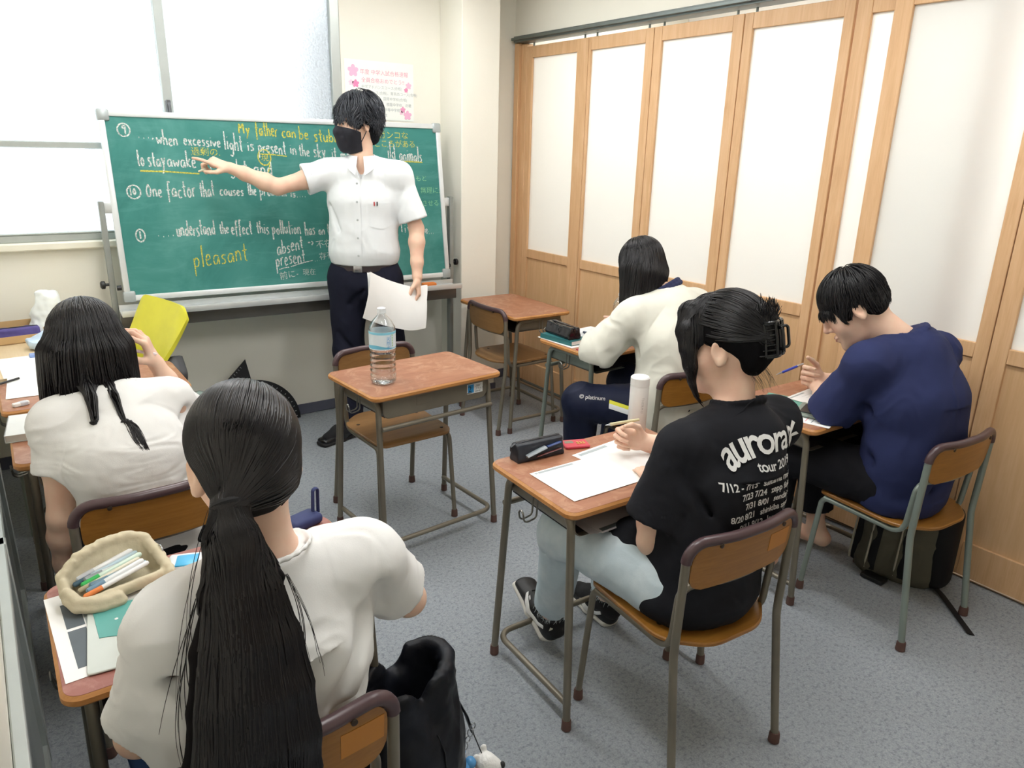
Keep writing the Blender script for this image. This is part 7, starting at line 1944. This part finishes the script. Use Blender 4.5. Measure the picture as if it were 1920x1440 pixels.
paper('drawing_sheet', 'big white sheet bridging the front desk and the beige side table', -2.820, -.700, .38, .32, .04, H0+.0006, (), None)
tag(MB().add(*tube([(-3.020, -.955, H0+.007), (-2.955, -.905, H0+.007)], .0042, 8)).build('pen', plain('pen_black', '#232326', .35), None), 'black pen at the window end of the big white sheets', 'pen')
# clutter on the side table
bx = thing('wooden_tray', 'shallow tan cardboard tray holding the purple pouch', 'tray', (-2.925, -.215, H0), .1)
MB().add(*box2(-.11, .11, -.08, .08, .0, .004)).add(*box2(-.11, .11, -.08, -.076, .0, .035)).add(*box2(-.11, .11, .076, .08, .0, .075)).add(*box2(-.11, -.106, -.08, .08, .0, .05)).add(*box2(.106, .11, -.08, .08, .0, .05)).build('tray_box', plain('tan_card', '#c9a777', .8, 0, .06), bx)
pencil_case('purple cloth pouch lying in the tan tray on the side table', -2.925, -.225, H0+.0045, .08, .20, .085, .055, plain('purple_cloth', '#584f8f', .8, 0, .2), nm='pouch')
def poly_bag(name, label, x, y, sx, sy, h, col, seed):
    F_ = Field((x-sx, y-sy, H0-.01), (x+sx, y+sy, H0+h+.05), .006)
    F_.et((x, y, H0+.02), (x+.01, y, H0+h), (1, .3, 0), sx*.8, sy*.75, sx*.45, sy*.2, 0); F_.plane((0, 0, H0+.0004), (0, 0, -1), (x-sx, y-sy, H0-.05), (x+sx, y+sy, H0+.05))
    o = F_.build(name, col, None, lambda V, N: .010*vnoise(V*22+seed)+.005*vnoise(V*50+seed)); return tag(o, label, 'bag')
poly_bag('plastic_bag', 'tall translucent white plastic bag standing on the side table', -2.790, -.170, .11, .09, .20, plain('bag_white_film', '#e6ebea', .3, 0, .05), 1.)
poly_bag('plastic_bag', 'low clear plastic bag with blue print slumped on the side table', -2.800, -.420, .13, .10, .055, plain('bag_blue_film', '#b9cdec', .3, 0, .35, 14), 5.)
tag(MB().add(*box2(-2.90, -2.72, -.59, -.545, H0, H0+.012, .003)).build('bag_card', plain('card_blue', '#8fa9df', .4), None), 'blue printed card at the edge of the low clear bag', 'card')

# ------------------------------------------------------------------ nearest desk: pouch of pens, worksheet, card
paper('worksheet', 'printed worksheet with a dark column along one side beneath the ruffled pouch', -2.905, -2.745, .195, .300, .03, H0, ((-.38, -.22, -.40, .02, DGREY), (-.38, -.22, .05, .36, DGREY), (-.21, -.17, -.40, .36, GREYB)), None, 0, None, 22)
cdm = plain('clear_sleeve', '#c9d0ca', .25, 0, .04)
cd_ = thing('card_sleeve', 'grey card sleeve with a torn teal card inside, on the nearest desk', 'card', (-2.893, -2.800, H0+.0012), -.12)
MB().add(*plate(rrect(.120, .215, .008, 4), 0, .004, .001)).build('sleeve', cdm, cd_)
tl = [(-.052, .104), (.056, .098), (.054, .0), (.030, -.012), (.010, -.020), (-.006, -.014), (-.026, -.008), (-.040, -.006)]
MB().add(*plate(tl[::-1], .0042, .0052, .0003)).build('teal_card', plain('teal_card', '#5aa39b', .5, 0, .04), cd_)
MB().add(*lathe([(.0035, .0054), (.001, .0062)], 10, (-.010, .045, 0))).build('card_dot', WHITE, cd_)
def ruffled_pouch():
    o = A3(-2.878, -2.640, H0); t_ = thing('pen_pouch', 'open cream ruffled pouch stuffed with pens on the nearest desk', 'pencil case', tuple(o), 0)
    CR = M_fabric('cream_ruffle_cloth', '#cdc3a8', .1, .95, 200, .3); e1 = unit(A3(.94, .20, 0)); e2 = unit(A3(-.20, .94, 0))
    P = lambda a, b, c: o+(e1*a+e2*b+A3(0, 0, c))*.88
    lo, hi = o-A3(.16, .14, .02), o+A3(.16, .14, .15); F_ = Field(lo, hi, .0036)
    F_.et(P(-.075, 0, .028), P(.075, 0, .028), e2, .052, .028, .052, .028, 0); F_.et(P(-.072, 0, .040), P(.072, 0, .048), e2, .040, .030, .040, .034, .004, 's')
    F_.plane(P(0, 0, .040), A3(0, 0, 1), lo, hi, .004); F_.plane(o, A3(0, 0, -1), lo, hi)
    # raised back flap and ruffled rim
    bk = [P(-.105, -.005, .030), P(-.100, .042, .060), P(-.055, .058, .088), P(0, .062, .100), P(.055, .058, .100), P(.090, .045, .086), P(.098, .018, .060)]
    for a, b in zip(bk, bk[1:]):
        F_.cone(a, b, .0075, .0075, .006)
        for q in np.linspace(0, 1, 7):
            m1 = a+(b-a)*q; F_.cone(m1, A3(m1[0], m1[1], H0+.018)-e2*.006, .006, .008, .006)
    for k in range(26):
        a = k/25*6; i = min(int(a), 5); p = bk[i]+(bk[i+1]-bk[i])*(a-i); F_.cone(p, p+A3(0, 0, .004)+e2*.003*(-1)**k, .0085+.003*(k % 2), .007, .004)
    fr = [P(-.105, -.005, .035), P(-.095, -.040, .022), P(-.060, -.062, .016), P(-.02, -.066, .016)]
    for k in range(16):
        a = k/15*3; i = min(int(a), 2); p = fr[i]+(fr[i+1]-fr[i])*(a-i); F_.cone(p, p+A3(0, 0, .008), .012+.003*(k % 2), .010, .004)
    for k in range(9):
        p = P(.098+.004*(k % 2), .020-.010*k, .058-.004*k); F_.cone(p, p+A3(.002, 0, .006), .010, .009, .005)
    F_.build('pouch', CR, t_, lambda V, N: .0012*vnoise(V*90))
    MB().add(*tube(np.array(bk)+A3(0, 0, -.006)-e2*.004, .0018, 6)).build('zip', plain('zip_cream', '#b9b09a', .5), t_)
    rg_ = P(.108, .005, .060); MB().add(*tube([rg_+e2*.012*math.cos(a)+A3(0, 0, .012)*math.sin(a) for a in np.linspace(0, 2*PI, 17)[:-1]], .0016, 6, closed=True)).build('zip_ring', plain('bright_metal', '#b9bcc0', .25, .9), t_)
    adopt(t_)
    cols = [('white', '#e4e6e6', '#e98a4c'), ('white', '#dfe3e4', '#6d8fa6'), ('slate blue', '#7f9fb0', '#5a7a8c'), ('cream', '#d8d0bb', '#b3a98e'), ('clear green', '#c9dccd', '#2fae55'), ('white grey', '#d3d7d8', '#8b9296'), ('pale blue', '#b9cfda', '#4d6a7d'), ('white slim', '#e9eaea', '#c9ccd0')]
    for k, (nm, c0, c1) in enumerate(cols):
        y = -.038+.011*k; a = P(-.082+.010*(k % 3), y, .037+.004*(k % 3)); b = P(.066-.008*(k % 2), y+.012-.004*(k % 3), .052+.006*((k+1) % 3)); d = unit(b-a)
        pn = thing('pen', '%s pen with a %s cap lying in the ruffled pouch' % (nm, {'#e98a4c': 'orange', '#6d8fa6': 'steel blue', '#5a7a8c': 'dark slate', '#b3a98e': 'khaki', '#2fae55': 'bright green', '#8b9296': 'grey', '#4d6a7d': 'navy', '#c9ccd0': 'silver'}[c1]), 'pen', tuple(a), 0, 'pens in the ruffled pouch')
        r_ = .0052+.0008*(k % 3)
        MB().add(*tube([a+d*.035, b-d*.004, b], [r_, r_, r_*.6], 10)).build('barrel', plain('pb%d' % k, c0, .3, 0, .04), pn); MB().add(*tube([a, a+d*.003, a+d*.036], [r_*.6, r_*1.08, r_*1.08], 10)).build('pen_cap', plain('pc%d' % k, c1, .3, 0, .04), pn)
        adopt(pn)
ruffled_pouch()
tp_ = thing('tissue_pack', 'small white and sky-blue packet beside the ruffled pouch', 'packet', (-2.742, -2.622, H0), -.35)
MB().add(*rbox((0, 0, .010), (.070, .058, .018), .007, 3)).build('pack', plain('pack_white', '#e9eef2', .35), tp_); MB().add(*rbox((.006, -.004, .0165), (.048, .046, .0065), .003)).build('pack_print', plain('pack_sky', '#49b2e2', .35, 0, .05), tp_)
tag(MB().add(*rbox((-2.735, -2.665, H0+.004), (.060, .020, .008), .004)).build('sticky_tab', plain('tab_tan', '#cdbb94', .7), None), 'small tan tab lying by the sky-blue packet', 'tab')
np_ = thing('strap_pouch', 'small navy pouch with a loop handle at the aisle corner of the nearest desk', 'pouch', (-2.462, -2.585, H0), .3)
MB().add(*rbox((0, 0, .014), (.085, .055, .026), .010, 3)).build('pouch', plain('navy_pouch', '#2c3562', .7), np_)
MB().add(*tube(fillet([(.030, .0, .02), (.034, .0, .085), (.048, .0, .085), (.046, .0, .02)], .010, 5), .003, 8, flat=(1, 2))).build('loop', plain('navy_pouch', '#2c3562', .7), np_)

# ------------------------------------------------------------------ black bag with charms beside the nearest chair
def black_bag():
    t_ = thing('tote_bag', 'black open-topped bag with charms on the floor beside the ponytail chair', 'bag', (-2.385, -2.970, 0))
    NY = M_fabric('black_nylon', '#17181d', .2, .42, 300, .15, blotch='#20242d')
    lo, hi = A3(-2.58, -3.16, -.01), A3(-2.16, -2.78, .60); F_ = Field(lo, hi, .0055)
    ex = unit(A3(.94, .34, 0)); ey = np.cross(A3(0, 0, 1), ex); o = A3(-2.385, -2.970, 0); P = lambda a, b, c: o+ex*a+ey*b+A3(0, 0, c)
    F_.et(P(0, 0, .05), P(0, 0, .30), ex, .132, .105, .138, .105, 0); F_.et(P(0, 0, .28), P(.0, .0, .50), ex, .136, .10, .118, .078, .05, 'u', False, True)
    F_.et(P(0, 0, .36), P(0, 0, .56), ex, .08, .040, .110, .070, .01, 's', False, True)
    F_.cone(P(-.04, -.12, .52), P(-.01, -.09, .40), .060, .015, .03, 's'); F_.cone(P(.02, .10, .55), P(.02, .06, .47), .06, .02, .03, 's')
    F_.plane((0, 0, .002), (0, 0, -1), lo, hi)
    for a, b in ((P(-.13, -.06, .36), P(-.04, -.11, .26)), (P(-.11, -.09, .44), P(-.04, -.11, .38)), (P(.13, -.04, .42), P(.12, -.08, .22)), (P(.08, -.10, .40), P(.12, -.11, .12))): F_.cone(a, b, .010, .004, .035, 's')
    b_ = F_.build('bag_body', NY, t_, folds(.006, 7, (1, 1, .6), .0012, 4.))
    zp = np.array([P(-.012, -.098, .395), P(-.008, -.108, .34), P(-.006, -.112, .26), P(-.004, -.112, .16)]); zp = zp-F_.grad(zp)*(F_.sample(zp)-.002)[:, None]
    MB().add(*tube(zp, .005, 8, flat=(.5, 1.2))).build('zip', plain('zip_dark', '#202126', .35, .2), b_)
    st = np.array([P(.136, -.03, .34), P(.160, -.04, .28), P(.172, -.05, .225)]); MB().add(*tube(st, .008, 8, flat=(.4, 1.2))).build('strap_end', NY, b_)
    adopt(t_)
    a = st[-1]
    mt = plain('bright_metal', '#b9bcc0', .25, .9)
    kr = thing('key_ring', 'silver key ring and short chain clipped to the black bag', 'key ring', tuple(a), 0)
    for i in range(6):
        c_ = a+A3(-.006-.012*i*.6, -.012, .03-.016*i); MB().add(*tube([c_+A3(.007*math.cos(q), .003*math.sin(q*1)*(i % 2), .009*math.sin(q)) for q in np.linspace(0, 2*PI, 13)[:-1]], .0016, 6, closed=True)).build('chain_link', mt, kr)
    c_ = a+A3(-.065, -.02, -.030); MB().add(*tube([c_+A3(.014*math.cos(q), 0, .014*math.sin(q)) for q in np.linspace(0, 2*PI, 21)[:-1]], .002, 6, closed=True)).build('ring', mt, kr)
    adopt(kr)
    for nm, lb, off, r_, col, ks in (('bead_charm', 'blue glass bead charm hanging from the black bag', (-.042, -.03, -.060), .015, '#4f8fc4', 2), ('ball_charm', 'round brown bead hanging beside the red and green charm', (-.085, -.02, -.085), .011, '#b98a56', 1)):
        k = MB()
        for i in range(ks): k.add(*lathe([(math.sin(q)*r_, math.cos(q)*r_) for q in np.linspace(.01, PI-.01, 9)], 12, tuple(a+A3(*off)+A3(.018*i, 0, .004*i))))
        tag(k.build(nm, plain('charm_'+col[1:], col, .2), None), lb, 'charm')
    sc = thing('felt_charm', 'red and green felt charm hanging from the black bag', 'charm', tuple(a+A3(-.05, -.03, -.10)))
    q0 = a+A3(-.05, -.03, -.098)
    for q, col in ((-1, '#c8414a'), (1, '#c8414a')):
        MB().add(*lathe([(math.sin(x)*.017, math.cos(x)*.019) for x in np.linspace(.01, PI-.01, 9)], 12, tuple(q0+A3(.013*q, .004, -.002)))).build('red_ball', plain('felt_red', col, .9), sc)
    G_ = Field(q0-.06, q0+.06, .003); G_.cone(q0+A3(.004, -.012, .022), q0+A3(-.004, -.016, -.022), .005, .012, .006); G_.build('green_leaf', plain('felt_green', '#5f9a3a', .9), sc)
    adopt(sc)
    # white plush animal charm
    pl = thing('plush_charm', 'small white plush animal charm dangling from the black bag', 'plush', tuple(a+A3(.02, -.03, -.10)))
    o = a+A3(.012, -.03, -.075); F_ = Field(o-.13, o+.10, .003)
    I3 = np.eye(3)
    F_.ell(o+A3(.004, -.008, .004), I3, (.026, .026, .025), 0); F_.ell(o+A3(.022, -.022, -.004), I3, (.018, .018, .016), .012); F_.ell(o+A3(-.020, .0, .024), I3, (.009, .006, .011), .006); F_.ell(o+A3(.010, .012, .028), I3, (.009, .006, .011), .006)
    F_.cone(o+A3(-.002, .0, -.025), o+A3(-.004, .0, -.065), .020, .026, .01)
    for q in (-1, 1): F_.cone(o+A3(q*.018, -.01, -.030), o+A3(q*.022, -.026, -.055), .010, .009, .006); F_.cone(o+A3(q*.012, -.006, -.080), o+A3(q*.015, -.014, -.108), .012, .013, .006)
    F_.build('plush_body', M_fabric('white_plush', '#e3e2de', .05, .95, 250, .6), pl, lambda V, N: .0009*vnoise(V*260))
    MB().add(*lathe([(math.sin(x)*.007, math.cos(x)*.010) for x in np.linspace(.01, PI-.01, 9)], 12, tuple(o+A3(.036, -.034, .000)))).build('nose', BLACK, pl)
    MB().add(*tube([o+A3(0, 0, .02), a+A3(.0, -.005, .0)], .0015, 6)).build('cord', BLACK, pl)
    adopt(pl)
    tag(MB().add(*tube([a+A3(-.045, -.03, -.118), a+A3(-.047, -.03, -.145)], .0018, 6)).build('tassel_cord', plain('cord_teal', '#5e93a0', .8), None), 'thin teal cord hanging below the red and green felt charm', 'cord')
black_bag()
# ------------------------------------------------------------------ backpack under the navy T-shirt chair
def backpack():
    t_ = thing('backpack', 'olive grey backpack with black straps on the floor under a chair by the partition', 'backpack', (-.20, -3.00, 0))
    OL = M_fabric('olive_canvas', '#5c594d', .12, .9, 260, .2); BKW = M_fabric('black_webbing', '#1c1c1f', .15, .7, 300, .25)
    lo, hi = A3(-.42, -3.24, -.01), A3(-.03, -2.76, .46); F_ = Field(lo, hi, .006)
    F_.et((-.205, -3.00, .05), (-.195, -3.00, .33), (0, 1, 0), .150, .085, .140, .075, 0); F_.et((-.205, -2.93, .05), (-.20, -2.93, .20), (0, 1, 0), .09, .115, .085, .10, .03)
    F_.plane((0, 0, .002), (0, 0, -1), lo, hi); F_.plane((-.062, 0, 0), (1, 0, 0), lo, hi, .02)
    b_ = F_.build('pack_body', OL, t_, folds(.005, 8, (1, 1, .7), .001, 2.))
    side = Field(lo, hi, .006); side.et((-.165, -3.135, .04), (-.165, -3.135, .30), (1, 0, 0), .075, .045, .07, .045, 0); side.plane((0, 0, .002), (0, 0, -1), lo, hi)
    side.build('side_pocket', BKW, b_)
    for y in (-2.87, -2.95, -3.05):
        p = np.array([(-.30, y, z) for z in np.linspace(.03, .36, 12)]); 
        for _ in range(3): p = p-F_.grad(p)*(F_.sample(p)-.004)[:, None]*np.array([1, 0, 0])
        MB().add(*tube(p, .016, 8, flat=(1, .3), up=(0, 1, 0))).build('strap', BKW, b_)
        MB().add(*tube(p+np.array([-.004, .020, 0]), .004, 6)).build('piping', plain('piping_grey', '#a9a392', .8), b_)
    MB().add(*rbox((-.335, -2.98, .012), (.05, .09, .018), .005)).build('buckle', plain('buckle_black', '#151517', .35), b_)
    st = fillet([(-.215, -3.12, .030), (-.205, -3.17, .006), (-.30, -3.275, .003), (-.385, -3.365, .003)], .05, 6)
    MB().add(*tube(st, .016, 8, flat=(.10, 1), up=(0, 0, 1))).build('loose_strap', BKW, b_)
    adopt(t_)
backpack()
